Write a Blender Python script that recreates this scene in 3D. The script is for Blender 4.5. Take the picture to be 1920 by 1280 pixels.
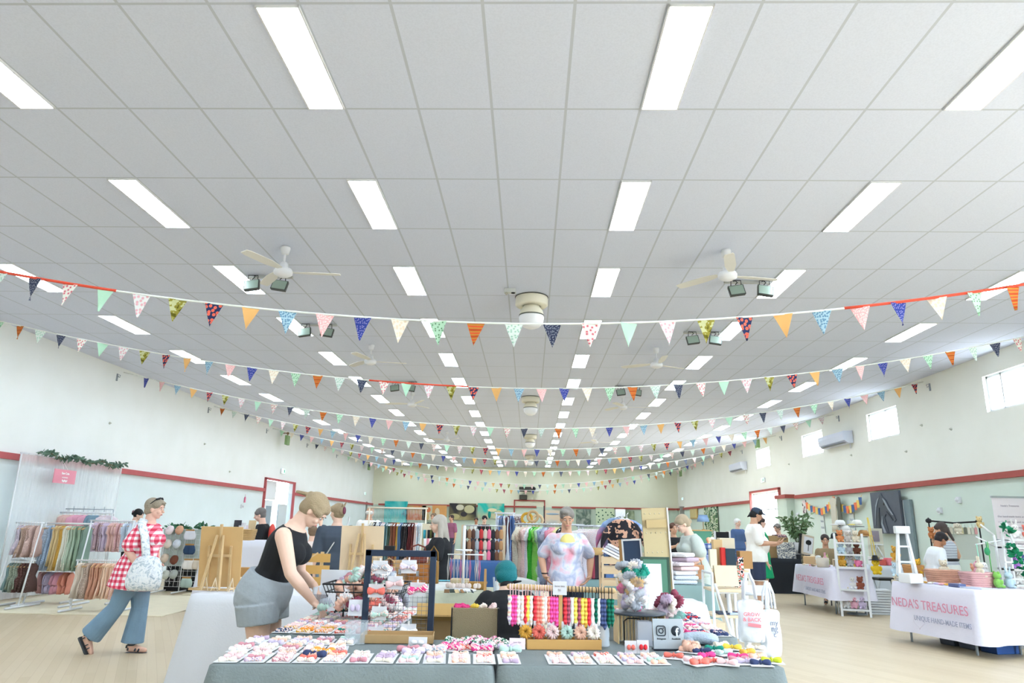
import bpy, bmesh, math, random
from math import sin, cos, pi, radians, sqrt
from mathutils import Vector, Matrix, Euler
random.seed(7)
for o in list(bpy.data.objects): bpy.data.objects.remove(o)
S = bpy.context.scene
C = S.collection
# ---------------------------------------------------------------- camera
FPX, PITCH, YAW, ROLL, CZ = 1317.6, .2550, -.0282, -.0176, 1.40
def cam2world(a, b, w):
    c, s = cos(-ROLL), sin(-ROLL); a, b = c*a - s*b, s*a + c*b
    y = w*cos(PITCH) - b*sin(PITCH); z = w*sin(PITCH) + b*cos(PITCH); x = a
    c, s = cos(-YAW), sin(-YAW); x, y = c*x - s*y, s*x + c*y
    return Vector((x, y, z))
cd = bpy.data.cameras.new('camera'); cam = bpy.data.objects.new('camera', cd); C.objects.link(cam)
cd.sensor_width = 36; cd.lens = 36*FPX/1920; cd.clip_start = .05; cd.clip_end = 300
R_, U_, F_ = cam2world(1, 0, 0), cam2world(0, 1, 0), cam2world(0, 0, 1)
cam.matrix_world = Matrix(((R_.x, U_.x, -F_.x, 0), (R_.y, U_.y, -F_.y, 0), (R_.z, U_.z, -F_.z, CZ), (0, 0, 0, 1)))
S.camera = cam
def ray(px, py): return cam2world((px-960)/FPX, -(py-640)/FPX, 1)
def PY(px, py, Y):
    r = ray(px, py); return Vector((0, 0, CZ)) + r*(Y/r.y)
def PZ(px, py, Z=0.):
    r = ray(px, py); return Vector((0, 0, CZ)) + r*((Z-CZ)/r.z)
def PX(px, py, X):
    r = ray(px, py); return Vector((0, 0, CZ)) + r*(X/r.x)
# ---------------------------------------------------------------- world, exposure
LIGHT_W = 12.0          # radiance of the ceiling panels
w = bpy.data.worlds.new('world'); S.world = w; w.use_nodes = True
bg = w.node_tree.nodes['Background']; bg.inputs[1].default_value = 17.0
_t = w.node_tree; _c = _t.nodes.new('ShaderNodeTexCoord'); _s = _t.nodes.new('ShaderNodeSeparateXYZ'); _r = _t.nodes.new('ShaderNodeValToRGB')   # bright hazy sky above, pale paving below
_t.links.new(_c.outputs['Generated'], _s.inputs[0]); _t.links.new(_s.outputs['Z'], _r.inputs[0]); _t.links.new(_r.outputs[0], bg.inputs[0])
_r.color_ramp.elements[0].position = 0; _r.color_ramp.elements[0].color = (.20, .21, .22, 1); _r.color_ramp.elements[1].position = .02; _r.color_ramp.elements[1].color = (.70, .85, 1, 1)
S.view_settings.view_transform = 'Standard'; S.view_settings.look = 'None'
S.view_settings.gamma = 1; S.view_settings.use_curve_mapping = False
S.view_settings.exposure = .90
# ---------------------------------------------------------------- materials
def lin(c):
    return tuple(((x/255)/12.92 if x/255 <= .04045 else ((x/255+.055)/1.055)**2.4) for x in c) + (1,)
MATS = {}
def nt(name):
    m = bpy.data.materials.new(name); m.use_nodes = True
    t = m.node_tree; return m, t, t.nodes['Principled BSDF']
def bump(t, b, scale, strength, coord='Object', dist=.01):
    tc = t.nodes.new('ShaderNodeTexCoord'); n = t.nodes.new('ShaderNodeTexNoise'); n.inputs['Scale'].default_value = scale
    n.inputs['Detail'].default_value = 4
    bp = t.nodes.new('ShaderNodeBump'); bp.inputs['Strength'].default_value = strength; bp.inputs['Distance'].default_value = dist
    t.links.new(tc.outputs[coord], n.inputs['Vector']); t.links.new(n.outputs['Fac'], bp.inputs['Height'])
    t.links.new(bp.outputs[0], b.inputs['Normal'])
def mat(col, rough=.75, key=None, metal=0, bmp=None, var=.0, spec=.3, trans=0, alpha=1):
    k = key or ('c%d_%d_%d_%g_%g_%s_%g_%g' % (*col, rough, metal, bmp, var, alpha))
    if k in MATS: return MATS[k]
    m, t, b = nt(k)
    b.inputs['Base Color'].default_value = lin(col); b.inputs['Roughness'].default_value = rough
    b.inputs['Metallic'].default_value = metal; b.inputs['Specular IOR Level'].default_value = spec
    if alpha < 1: b.inputs['Alpha'].default_value = alpha
    if trans: b.inputs['Transmission Weight'].default_value = trans
    if var:
        tc = t.nodes.new('ShaderNodeTexCoord'); n = t.nodes.new('ShaderNodeTexNoise'); n.inputs['Scale'].default_value = 6
        n.inputs['Detail'].default_value = 5
        mx = t.nodes.new('ShaderNodeMix'); mx.data_type = 'RGBA'
        mx.inputs[6].default_value = lin([max(0, c*(1-var)) for c in col]); mx.inputs[7].default_value = lin([min(255, c*(1+var*.6)) for c in col])
        t.links.new(tc.outputs['Object'], n.inputs['Vector']); t.links.new(n.outputs['Fac'], mx.inputs[0]); t.links.new(mx.outputs[2], b.inputs['Base Color'])
    if bmp: bump(t, b, bmp[0], bmp[1])
    MATS[k] = m; return m
def ramp(t, cols, fac, const=True):
    r = t.nodes.new('ShaderNodeValToRGB'); e = r.color_ramp.elements
    r.color_ramp.interpolation = 'CONSTANT' if const else 'LINEAR'
    while len(e) < len(cols): e.new(.5)
    for i, (p, c) in enumerate(cols): e[i].position = p; e[i].color = lin(c)
    t.links.new(fac, r.inputs[0]); return r.outputs[0]
def pat(key, kind, cols, scale, rough=.8):
    """printed fabric: dots / blotch / stripe / gingham / grid"""
    if key in MATS: return MATS[key]
    m, t, b = nt(key); b.inputs['Roughness'].default_value = rough; b.inputs['Specular IOR Level'].default_value = .2
    tc = t.nodes.new('ShaderNodeTexCoord'); L = t.links
    if kind == 'dots':
        v = t.nodes.new('ShaderNodeTexVoronoi'); v.voronoi_dimensions = '2D'; v.inputs['Scale'].default_value = scale; v.inputs['Randomness'].default_value = .7
        sp = t.nodes.new('ShaderNodeSeparateXYZ'); L.new(tc.outputs['Object'], sp.inputs[0]); ad = t.nodes.new('ShaderNodeMath'); ad.operation = 'ADD'; L.new(sp.outputs['X'], ad.inputs[0]); L.new(sp.outputs['Y'], ad.inputs[1])
        cb = t.nodes.new('ShaderNodeCombineXYZ'); L.new(ad.outputs[0], cb.inputs[0]); L.new(sp.outputs['Z'], cb.inputs[1]); L.new(cb.outputs[0], v.inputs['Vector'])
        out = ramp(t, [(0, cols[1]), (.18, cols[2] if len(cols) > 2 else cols[1]), (.36, cols[0])], v.outputs['Distance'])
    elif kind == 'blotch':
        v = t.nodes.new('ShaderNodeTexNoise'); v.inputs['Scale'].default_value = scale; v.inputs['Detail'].default_value = 2
        L.new(tc.outputs['Object'], v.inputs['Vector']); n = len(cols)
        out = ramp(t, [(0 if i == 0 else .34+.32*i/n, c) for i, c in enumerate(cols)], v.outputs['Fac'])
    elif kind == 'soft':
        v = t.nodes.new('ShaderNodeTexNoise'); v.inputs['Scale'].default_value = scale; v.inputs['Detail'].default_value = 3; v.inputs['Distortion'].default_value = .6
        L.new(tc.outputs['Object'], v.inputs['Vector']); n = len(cols)
        out = ramp(t, [(.28+.46*i/(n-1), c) for i, c in enumerate(cols)], v.outputs['Fac'], False)
    elif kind == 'stripe':
        v = t.nodes.new('ShaderNodeTexWave'); v.bands_direction = 'Z'; v.inputs['Scale'].default_value = scale; v.inputs['Distortion'].default_value = 1.0
        L.new(tc.outputs['Object'], v.inputs['Vector']); n = len(cols)
        out = ramp(t, [(i/n, c) for i, c in enumerate(cols)], v.outputs['Fac'])
    elif kind == 'gingham':
        sp = t.nodes.new('ShaderNodeSeparateXYZ'); L.new(tc.outputs['Object'], sp.inputs[0]); bits = []
        for ax in ('X', 'Y', 'Z'):
            a = t.nodes.new('ShaderNodeMath'); a.operation = 'MULTIPLY'; a.inputs[1].default_value = scale; L.new(sp.outputs[ax], a.inputs[0])
            f = t.nodes.new('ShaderNodeMath'); f.operation = 'FRACT'; L.new(a.outputs[0], f.inputs[0])
            g = t.nodes.new('ShaderNodeMath'); g.operation = 'GREATER_THAN'; g.inputs[1].default_value = .5; L.new(f.outputs[0], g.inputs[0]); bits.append(g)
        hx = t.nodes.new('ShaderNodeMath'); hx.operation = 'ABSOLUTE'
        if len(cols) > 3:   # seen along X: use Y and Z
            L.new(bits[1].outputs[0], hx.inputs[0])
        else: L.new(bits[0].outputs[0], hx.inputs[0])
        ad = t.nodes.new('ShaderNodeMath'); ad.operation = 'ADD'; L.new(hx.outputs[0], ad.inputs[0]); L.new(bits[2].outputs[0], ad.inputs[1])
        dv = t.nodes.new('ShaderNodeMath'); dv.operation = 'MULTIPLY'; dv.inputs[1].default_value = .45; L.new(ad.outputs[0], dv.inputs[0])
        out = ramp(t, [(0, cols[0]), (.3, cols[1]), (.7, cols[2])], dv.outputs[0])
    L.new(out, b.inputs['Base Color']); bump(t, b, 60, .15)
    MATS[key] = m; return m
def glass(key, col=(235, 240, 245), a=.18, rough=.08):
    return mat(col, rough, key=key, alpha=a, spec=.6)
# ---------------------------------------------------------------- mesh builder
class MB:
    def __init__(s): s.v = []; s.f = []; s.sm = []
    def add(s, vs, fs, smooth=True, M=None):
        o = len(s.v)
        s.v += [tuple(M @ Vector(v)) if M else tuple(v) for v in vs]
        s.f += [tuple(i+o for i in f) for f in fs]; s.sm += [smooth]*len(fs); return s
    def box(s, c, d, rz=0, M=None):
        x, y, z = d[0]/2, d[1]/2, d[2]/2
        vs = [(i, j, k) for i in (-x, x) for j in (-y, y) for k in (-z, z)]
        T = Matrix.Translation(c) @ Matrix.Rotation(rz, 4, 'Z')
        if M: T = M @ T
        return s.add(vs, [(0, 1, 3, 2), (4, 6, 7, 5), (0, 4, 5, 1), (2, 3, 7, 6), (0, 2, 6, 4), (1, 5, 7, 3)], False, T)
    def bar(s, a, b, w_, h_=None, up=(0, 0, 1)):
        a, b = Vector(a), Vector(b); h_ = h_ or w_; d = b-a; L = d.length; d.normalize(); u = Vector(up)
        if abs(d.dot(u)) > .98: u = Vector((1, 0, 0))
        x = d.cross(u).normalized(); u = x.cross(d)
        M = Matrix(((x.x, d.x, u.x, 0), (x.y, d.y, u.y, 0), (x.z, d.z, u.z, 0), (0, 0, 0, 1)))
        return s.box((0, 0, 0), (w_, L, h_), M=Matrix.Translation((a+b)/2) @ M)
    def loft(s, rings, cap=True, smooth=True, closed=False):
        n = len(rings[0]); vs = [p for r in rings for p in r]; fs = []
        m = len(rings)
        for i in range(m if closed else m-1):
            for j in range(n):
                a, b = i*n+j, i*n+(j+1) % n; i2 = (i+1) % m
                fs.append((a, b, i2*n+(j+1) % n, i2*n+j))
        if cap and not closed: fs.append(tuple(range(n-1, -1, -1))); fs.append(tuple(range((m-1)*n, m*n)))
        return s.add(vs, fs, smooth)
    def tube(s, pts, r, n=8, closed=False, flat=None):
        pts = [Vector(p) for p in pts]; m = len(pts); rings = []; u = None
        for i, p in enumerate(pts):
            a = pts[i-1] if (i or closed) else p; b = pts[(i+1) % m] if (i < m-1 or closed) else p
            d = (b-a).normalized() if (b-a).length > 1e-9 else Vector((0, 0, 1))
            if u is None:
                u = d.orthogonal().normalized()
                if abs(d.z) < .9: u = (Vector((0, 0, 1))-d*d.z).normalized()
            u = (u-d*u.dot(d)); u = u.normalized() if u.length > 1e-6 else d.orthogonal().normalized()
            v = d.cross(u); rr = r[i] if isinstance(r, (list, tuple)) else r
            rings.append([p+(u*cos(2*pi*k/n)*(flat or 1)+v*sin(2*pi*k/n))*rr for k in range(n)])
        return s.loft(rings, closed=closed)
    def cone(s, a, b, ra, rb, n=14):
        """round-ended tapered limb"""
        a, b = Vector(a), Vector(b); d = (b-a)
        if d.length < 1e-6: d = Vector((0, 0, 1e-4))
        d.normalize(); pts = []; rs = []
        for k in (80, 55, 30): pts.append(a-d*ra*sin(radians(k))); rs.append(ra*cos(radians(k)))
        for k in range(5): pts.append(a.lerp(b, k/4)); rs.append(ra+(rb-ra)*k/4)
        for k in (30, 55, 80): pts.append(b+d*rb*sin(radians(k))); rs.append(rb*cos(radians(k)))
        return s.tube(pts, rs, n)
    def ell(s, c, r, M=None, n=16, m=10):
        r = (r, r, r) if isinstance(r, (int, float)) else r
        vs = [(0, 0, r[2])]; fs = []
        for i in range(1, m):
            t = pi*i/m
            for j in range(n): p = 2*pi*j/n; vs.append((r[0]*sin(t)*cos(p), r[1]*sin(t)*sin(p), r[2]*cos(t)))
        vs.append((0, 0, -r[2]))
        for j in range(n): fs.append((0, 1+j, 1+(j+1) % n))
        for i in range(m-2):
            for j in range(n):
                a = 1+i*n+j; b = 1+i*n+(j+1) % n; fs.append((a, a+n, b+n, b))
        k = len(vs)-1
        for j in range(n): fs.append((k, 1+(m-2)*n+(j+1) % n, 1+(m-2)*n+j))
        T = Matrix.Translation(c)
        if M is not None: T = T @ M.to_4x4()
        return s.add(vs, fs, True, T)
    def lathe(s, prof, c=(0, 0, 0), n=24, cap=True, M=None):
        c = Vector(c); rings = [[(M @ Vector((r*cos(2*pi*k/n), r*sin(2*pi*k/n), z)) if M else Vector((r*cos(2*pi*k/n), r*sin(2*pi*k/n), z)))+c for k in range(n)] for r, z in prof]
        return s.loft(rings, cap)
    def prism(s, poly, t, M=None):
        """poly in local xz, thickness t along y"""
        n = len(poly); vs = [(x, -t/2, z) for x, z in poly]+[(x, t/2, z) for x, z in poly]
        fs = [tuple(range(n)), tuple(range(2*n-1, n-1, -1))]+[(i, i+n, (i+1) % n+n, (i+1) % n) for i in range(n)]
        return s.add(vs, fs, False, M)
    def grid(s, fn, nu, nv, smooth=True):
        vs = [fn(i/nu, j/nv) for j in range(nv+1) for i in range(nu+1)]
        fs = [(j*(nu+1)+i, j*(nu+1)+i+1, (j+1)*(nu+1)+i+1, (j+1)*(nu+1)+i) for j in range(nv) for i in range(nu)]
        return s.add(vs, fs, smooth)
    def build(s, name, m, parent=None, bevel=0, remesh=0, smooth=0, solid=0, loc=None, rz=0, sub=0):
        me = bpy.data.meshes.new(name); me.from_pydata(s.v, [], s.f)
        me.polygons.foreach_set('use_smooth', s.sm); me.update()
        if m: me.materials.append(m)
        bm = bmesh.new(); bm.from_mesh(me); bmesh.ops.recalc_face_normals(bm, faces=bm.faces); bm.to_mesh(me); bm.free()
        o = bpy.data.objects.new(name, me); C.objects.link(o)
        if parent: o.parent = parent
        if loc is not None: o.location = loc
        o.rotation_euler.z = rz
        if bevel:
            q = o.modifiers.new('b', 'BEVEL'); q.width = bevel; q.segments = 2; q.limit_method = 'ANGLE'
        if solid:
            q = o.modifiers.new('s', 'SOLIDIFY'); q.thickness = solid; q.offset = 0
        if remesh:
            q = o.modifiers.new('r', 'REMESH'); q.mode = 'VOXEL'; q.voxel_size = remesh; q.use_smooth_shade = True
            if smooth: q = o.modifiers.new('m', 'SMOOTH'); q.iterations = smooth; q.factor = .5
        if sub: q = o.modifiers.new('u', 'SUBSURF'); q.levels = sub; q.render_levels = sub
        return o
def props(o, label, cat, group=None, kind=None):
    if label: o['label'] = label
    if cat: o['category'] = cat
    if group: o['group'] = group
    if kind: o['kind'] = kind
    return o
def thing(name, label, cat, loc=(0, 0, 0), rz=0, group=None):
    o = bpy.data.objects.new(name, None); C.objects.link(o); o.empty_display_size = .1
    o.location = tuple(loc) if len(loc) > 2 else (loc[0], loc[1], 0); o.rotation_euler = (0, 0, rz); return props(o, label, cat, group)
def copy_tree(o, parent=None):
    c = o.copy(); C.objects.link(c)
    if parent: c.parent = parent
    for ch in list(o.children): copy_tree(ch, c)
    return c
def dup(o, loc, rz=0, label=None, group=None, sc=None, rot=None):
    c = copy_tree(o); c.location = loc; c.rotation_euler = rot or (0, 0, rz)
    if label: c['label'] = label
    if group: c['group'] = group
    if sc: c.scale = (sc, sc, sc) if isinstance(sc, (int, float)) else sc
    return c
def struct(mb, name, m, parent=None, **k):
    o = mb.build(name, m, parent, **k)
    if not parent: o['kind'] = 'structure'
    return o
ORD = ['first', 'second', 'third', 'fourth', 'fifth', 'sixth', 'seventh', 'eighth', 'ninth', 'tenth', 'eleventh', 'twelfth', 'thirteenth', 'fourteenth', 'fifteenth', 'sixteenth', 'seventeenth', 'eighteenth', 'nineteenth', 'twentieth']
def nth(i):
    if i < 20: return ORD[i]
    i += 1; return '%d%s' % (i, {1: 'st', 2: 'nd', 3: 'rd'}.get(i % 10, 'th') if i//10 % 10 != 1 else 'th')
def text(body, name, m, parent, loc, size, rot=(pi/2, 0, 0), ext=.0015, align='CENTER', sx=1, bold=0):
    c = bpy.data.curves.new(name, 'FONT'); c.body = body; c.size = size; c.extrude = ext; c.align_x = align; c.align_y = 'CENTER'; c.offset = bold
    c.resolution_u = 3
    o = bpy.data.objects.new(name, c); C.objects.link(o); o.parent = parent; o.location = loc; o.rotation_euler = rot; o.scale = (sx, 1, 1)
    me = bpy.data.meshes.new_from_object(o); me.materials.clear(); me.materials.append(m); bpy.data.objects.remove(o); o = bpy.data.objects.new(name, me); C.objects.link(o)
    o.parent = parent; o.location = loc; o.rotation_euler = rot; o.scale = (sx, 1, 1); return o
# common materials
WHITE = mat((232, 232, 234), .5, 'white_paint'); WPL = mat((228, 230, 234), .35, 'white_plastic'); BLACK = mat((30, 31, 34), .5, 'black')
DNAVY = mat((42, 54, 74), .5, 'navy_paint'); WOOD = mat((206, 174, 128), .55, 'pine', var=.10); WOODL = mat((222, 202, 170), .6, 'plywood', var=.06)
WOODD = mat((182, 138, 84), .55, 'wood_amber', var=.12); METAL = mat((190, 195, 200), .3, 'metal', metal=.8); CARD = mat((182, 150, 106), .8, 'cardboard', var=.05)
PAPER = mat((220, 220, 224), .7, 'paper'); MDF = mat((204, 180, 140), .6, 'mdf', var=.04); GREY = mat((150, 158, 165), .6, 'grey'); STEEL = mat((205, 208, 212), .35, 'steel_white')
LINEN = mat((126, 135, 136), .9, 'grey_linen', bmp=(90, .35), var=.10); WCLOTH = mat((212, 213, 218), .85, 'white_cloth', bmp=(60, .12))
GREENL = mat((60, 120, 80), .6, 'leaf', var=.3); WICK = mat((206, 170, 116), .7, 'wicker', bmp=(160, .9), var=.2)
# ================================================================ THE HALL
XL, XR, YB, YF, HC = -9.2, 8.6, 41.9, -7.5, 4.667
ZT = 2.42      # dado trim height
GX, GY = -.339, 3.846       # ceiling grid origin
# ceiling with its tile grid
m, t, b = nt('ceiling_tiles'); b.inputs['Roughness'].default_value = .9; L = t.links
tc = t.nodes.new('ShaderNodeTexCoord'); sp = t.nodes.new('ShaderNodeSeparateXYZ'); L.new(tc.outputs['Object'], sp.inputs[0])
def gridline(ax, off, pitch, wd):
    a = t.nodes.new('ShaderNodeMath'); a.operation = 'SUBTRACT'; a.inputs[1].default_value = off-50*pitch; L.new(sp.outputs[ax], a.inputs[0])
    d = t.nodes.new('ShaderNodeMath'); d.operation = 'DIVIDE'; d.inputs[1].default_value = pitch; L.new(a.outputs[0], d.inputs[0])
    f = t.nodes.new('ShaderNodeMath'); f.operation = 'FRACT'; L.new(d.outputs[0], f.inputs[0])
    s = t.nodes.new('ShaderNodeMath'); s.operation = 'SUBTRACT'; s.inputs[1].default_value = .5; L.new(f.outputs[0], s.inputs[0])
    g = t.nodes.new('ShaderNodeMath'); g.operation = 'ABSOLUTE'; L.new(s.outputs[0], g.inputs[0])
    h = t.nodes.new('ShaderNodeMath'); h.operation = 'GREATER_THAN'; h.inputs[1].default_value = .5-wd/pitch/2; L.new(g.outputs[0], h.inputs[0]); return h
g1, g2 = gridline('X', GX, .6, .022), gridline('Y', GY, 1.2, .022)
mxm = t.nodes.new('ShaderNodeMath'); mxm.operation = 'MAXIMUM'; L.new(g1.outputs[0], mxm.inputs[0]); L.new(g2.outputs[0], mxm.inputs[1])
nz = t.nodes.new('ShaderNodeTexNoise'); nz.inputs['Scale'].default_value = 70; nz.inputs['Detail'].default_value = 3; L.new(tc.outputs['Object'], nz.inputs['Vector'])
fc = ramp(t, [(.35, (214, 219, 234)), (.6, (219, 224, 239))], nz.outputs['Fac'], False)
mx = t.nodes.new('ShaderNodeMix'); mx.data_type = 'RGBA'; L.new(mxm.outputs[0], mx.inputs[0]); L.new(fc, mx.inputs[6]); mx.inputs[7].default_value = lin((192, 197, 207)); L.new(mx.outputs[2], b.inputs['Base Color'])
CEILM = m
q = MB(); q.box(((XL+XR)/2, (YB+YF)/2, HC+.05), (XR-XL+.4, YB-YF+.4, .1)); struct(q, 'ceiling', CEILM)
# floor: pale timber boards, satin
m, t, b = nt('floor_boards'); L = t.links
tc = t.nodes.new('ShaderNodeTexCoord'); mp = t.nodes.new('ShaderNodeMapping'); mp.inputs['Scale'].default_value = (1, 1, 1); mp.inputs['Rotation'].default_value = (0, 0, radians(62)); L.new(tc.outputs['Object'], mp.inputs[0])
br = t.nodes.new('ShaderNodeTexBrick'); br.inputs['Scale'].default_value = 1; br.inputs['Brick Width'].default_value = 1.8; br.inputs['Row Height'].default_value = .085
br.inputs['Mortar Size'].default_value = .0012; br.inputs['Color1'].default_value = lin((207, 190, 161)); br.inputs['Color2'].default_value = lin((199, 181, 150)); br.inputs['Mortar'].default_value = lin((180, 158, 126))
L.new(mp.outputs[0], br.inputs['Vector'])
n1 = t.nodes.new('ShaderNodeTexNoise'); n1.inputs['Scale'].default_value = .35; L.new(tc.outputs['Object'], n1.inputs['Vector'])
mx = t.nodes.new('ShaderNodeMix'); mx.data_type = 'RGBA'; mx.blend_type = 'MULTIPLY'; mx.inputs[0].default_value = .25
L.new(br.outputs[0], mx.inputs[6]); L.new(ramp(t, [(.3, (235, 225, 215)), (.7, (255, 255, 255))], n1.outputs['Fac'], False), mx.inputs[7]); L.new(mx.outputs[2], b.inputs['Base Color'])
b.inputs['Roughness'].default_value = .42; b.inputs['Specular IOR Level'].default_value = .45
q = MB(); q.box(((XL+XR)/2, (YB+YF)/2, -.05), (XR-XL+.4, YB-YF+.4, .1)); struct(q, 'floor', m)
# walls: painted block, cream above, sage below the timber dado rail
def wallmat(key, up, low, ax):
    m, t, b = nt(key); L = t.links; b.inputs['Roughness'].default_value = .8; b.inputs['Specular IOR Level'].default_value = .2
    tc = t.nodes.new('ShaderNodeTexCoord'); sp = t.nodes.new('ShaderNodeSeparateXYZ'); L.new(tc.outputs['Object'], sp.inputs[0])
    g = t.nodes.new('ShaderNodeMath'); g.operation = 'GREATER_THAN'; g.inputs[1].default_value = ZT; L.new(sp.outputs['Z'], g.inputs[0])
    mx = t.nodes.new('ShaderNodeMix'); mx.data_type = 'RGBA'; mx.inputs[6].default_value = lin(low); mx.inputs[7].default_value = lin(up); L.new(g.outputs[0], mx.inputs[0])
    n = t.nodes.new('ShaderNodeTexNoise'); n.inputs['Scale'].default_value = 1.3; n.inputs['Detail'].default_value = 6; L.new(tc.outputs['Object'], n.inputs['Vector'])
    m2 = t.nodes.new('ShaderNodeMix'); m2.data_type = 'RGBA'; m2.blend_type = 'MULTIPLY'; m2.inputs[0].default_value = .25
    L.new(mx.outputs[2], m2.inputs[6]); L.new(ramp(t, [(.3, (236, 236, 230)), (.7, (255, 255, 255))], n.outputs['Fac'], False), m2.inputs[7]); L.new(m2.outputs[2], b.inputs['Base Color'])
    cx = t.nodes.new('ShaderNodeCombineXYZ'); L.new(sp.outputs[ax], cx.inputs[0]); L.new(sp.outputs['Z'], cx.inputs[1])
    br = t.nodes.new('ShaderNodeTexBrick'); br.inputs['Scale'].default_value = 1; br.inputs['Brick Width'].default_value = .4; br.inputs['Row Height'].default_value = .2; br.inputs['Mortar Size'].default_value = .006
    br.inputs['Color1'].default_value = (1, 1, 1, 1); br.inputs['Color2'].default_value = (1, 1, 1, 1); br.inputs['Mortar'].default_value = (0, 0, 0, 1); L.new(cx.outputs[0], br.inputs['Vector'])
    bp = t.nodes.new('ShaderNodeBump'); bp.inputs['Strength'].default_value = .1; bp.inputs['Distance'].default_value = .004; L.new(br.outputs[0], bp.inputs['Height']); L.new(bp.outputs[0], b.inputs['Normal'])
    return m
WL = wallmat('wall_paint_left', (246, 248, 246), (226, 236, 238), 'Y')
WR = wallmat('wall_paint_right', (243, 243, 234), (216, 229, 218), 'Y')
WB = wallmat('wall_paint_back', (234, 234, 212), (204, 219, 204), 'X')
# right wall with window openings and a glazed door
WIN = [(13.35-4.6*2, 1.6), (13.35-4.6, 1.6), (13.35-1.5, 1.5), ]
WZ0, WZ1 = 3.60, 4.28
wins = [(2.8-1.45, 2.8), (7.35-1.45, 7.35), (11.9+.55, 13.96), (17.45, 19.0), (22.2, 23.6), (26.95, 28.4), (31.5, 32.9), (-3.2, -1.75)]
wins = [(2.75, 4.2), (7.3, 8.75)]+[(11.85, 13.35), (16.6, 18.12), (20.95, 22.55), (25.65, 27.15)]+[(-3.4, -1.95)]
wins.sort()
DY0, DY1, DZ = 24.9, 28.05, 2.72      # glazed side door
EY0, EY1 = -2.5, 4.6        # open double doors beside the camera
holes = [(a, b_, WZ0, WZ1) for a, b_ in wins]+[(DY0, DY1, 0, DZ), (EY0, EY1, 0, 2.45)]
ys = sorted({YF, YB}|{h[0] for h in holes}|{h[1] for h in holes}); zs = [0, 2.45, DZ, WZ0, WZ1, HC]
q = MB(); TH = .24
for i in range(len(ys)-1):
    for j in range(5):
        yc, zc = (ys[i]+ys[i+1])/2, (zs[j]+zs[j+1])/2
        if any(h[0] < yc < h[1] and h[2] < zc < h[3] for h in holes): continue
        q.box((XR+TH/2, yc, zc), (TH, ys[i+1]-ys[i], zs[j+1]-zs[j]))
struct(q, 'wall_right', WR)
q = MB(); q.box((XL-.1, (24.6+YF)/2, HC/2), (.2, 24.6-YF, HC)); q.box((XL-.1, (27.75+YB)/2, HC/2), (.2, YB-27.75, HC)); q.box((XL-.1, 26.175, (2.82+HC)/2), (.2, 3.15, HC-2.82)); struct(q, 'wall_left', WL)
q = MB(); q.box(((XL+XR)/2, YB+.1, HC/2), (XR-XL+.4, .2, HC)); struct(q, 'wall_back', WB)
# wall behind the camera
q = MB()
for x0, x1, z0, z1 in [(XL, XR, 0, HC)]: q.box(((x0+x1)/2, YF-.1, (z0+z1)/2), (x1-x0, .2, z1-z0))
struct(q, 'wall_front', WR)
GL = glass('window_glass', a=.06)
WF = mat((236, 240, 244), .4, 'window_frame_white')
for i, (a, b_) in enumerate(wins):
    fr = bpy.data.objects.new('window_%d' % (i+1), None); C.objects.link(fr); fr['kind'] = 'structure'; fr.location = (XR+.1, (a+b_)/2, (WZ0+WZ1)/2)
    wd, hh = (b_-a), WZ1-WZ0; q = MB()
    for z in (-hh/2+.02, hh/2-.02): q.box((0, 0, z), (.06, wd, .04))
    for y in (-wd/2+.02, wd/2-.02, wd/2-.42 if i % 2 else -.1): q.box((0, y, 0), (.06, .04, hh))
    q.build('window_frame', WF, fr)
    q = MB(); q.box((.02, 0, 0), (.006, wd-.04, hh-.04)); q.build('glass_pane', GL, fr)
q = MB()
for y in (DY0+.03, DY1-.03, (DY0+DY1)/2, DY0+.75): q.box((XR+.1, y, DZ/2), (.06, .05, DZ))
q.box((XR+.1, (DY0+DY1)/2, DZ-.03), (.06, DY1-DY0, .06)); q.box((XR+.1, (DY0+DY1)/2, 2.1), (.06, DY1-DY0, .05)); q.box((XR+.1, (DY0+DY1)/2, .04), (.06, DY1-DY0, .08))
dr = bpy.data.objects.new('door_1', None); C.objects.link(dr); dr['kind'] = 'structure'
q.build('door_frame', WF, dr); q = MB(); q.box((XR+.12, (DY0+DY1)/2, DZ/2), (.006, DY1-DY0-.06, DZ-.06)); q.build('glass_pane', GL, dr)
RED = mat((172, 84, 76), .6, 'rail_red', var=.06); REDL = mat((190, 96, 98), .6, 'rail_red_left', var=.05)
q = MB(); TX = 6.6     # boxed pier beside the door
q.box((XR-.04, 14.0, ZT), (.08, 18.8, .11)); q.box((XR-.04, (YB+DY1+.1)/2, ZT), (.08, YB-DY1-.1, .11)); struct(q, 'trim_1', RED)
q = MB(); q.box((XL+.04, (YF+24.55)/2, ZT), (.08, 24.55-YF, .11)); q.box((XL+.04, (YB+27.8)/2, ZT), (.08, YB-27.8, .11)); struct(q, 'trim_2', REDL)
q = MB(); q.box((-4.2, YB-.04, ZT), (XL*-1-.1-.2+.3, .08, .1)); q.box((4.9, YB-.04, ZT), (7.2, .08, .1)); struct(q, 'trim_3', RED)
# pier
q = MB(); PY0 = PX(1490, 945, XR).y; PX0 = PY(1475, 945, PY0).x; PY1 = min(PX(1457, 945, PX0).y, DY0-.1); pc = ((PX0+XR)/2, (PY0+PY1)/2); pd = (XR-PX0, PY1-PY0); q.box((pc[0], pc[1], ZT/2), (pd[0], pd[1], ZT)); struct(q, 'wall_pier', wallmat('pier_paint', (206, 220, 208), (206, 220, 208), 'Y'))
q = MB(); q.box((pc[0]-.03, pc[1], ZT+.03), (pd[0]+.06, pd[1]+.12, .12)); struct(q, 'trim_4', RED)
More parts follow.
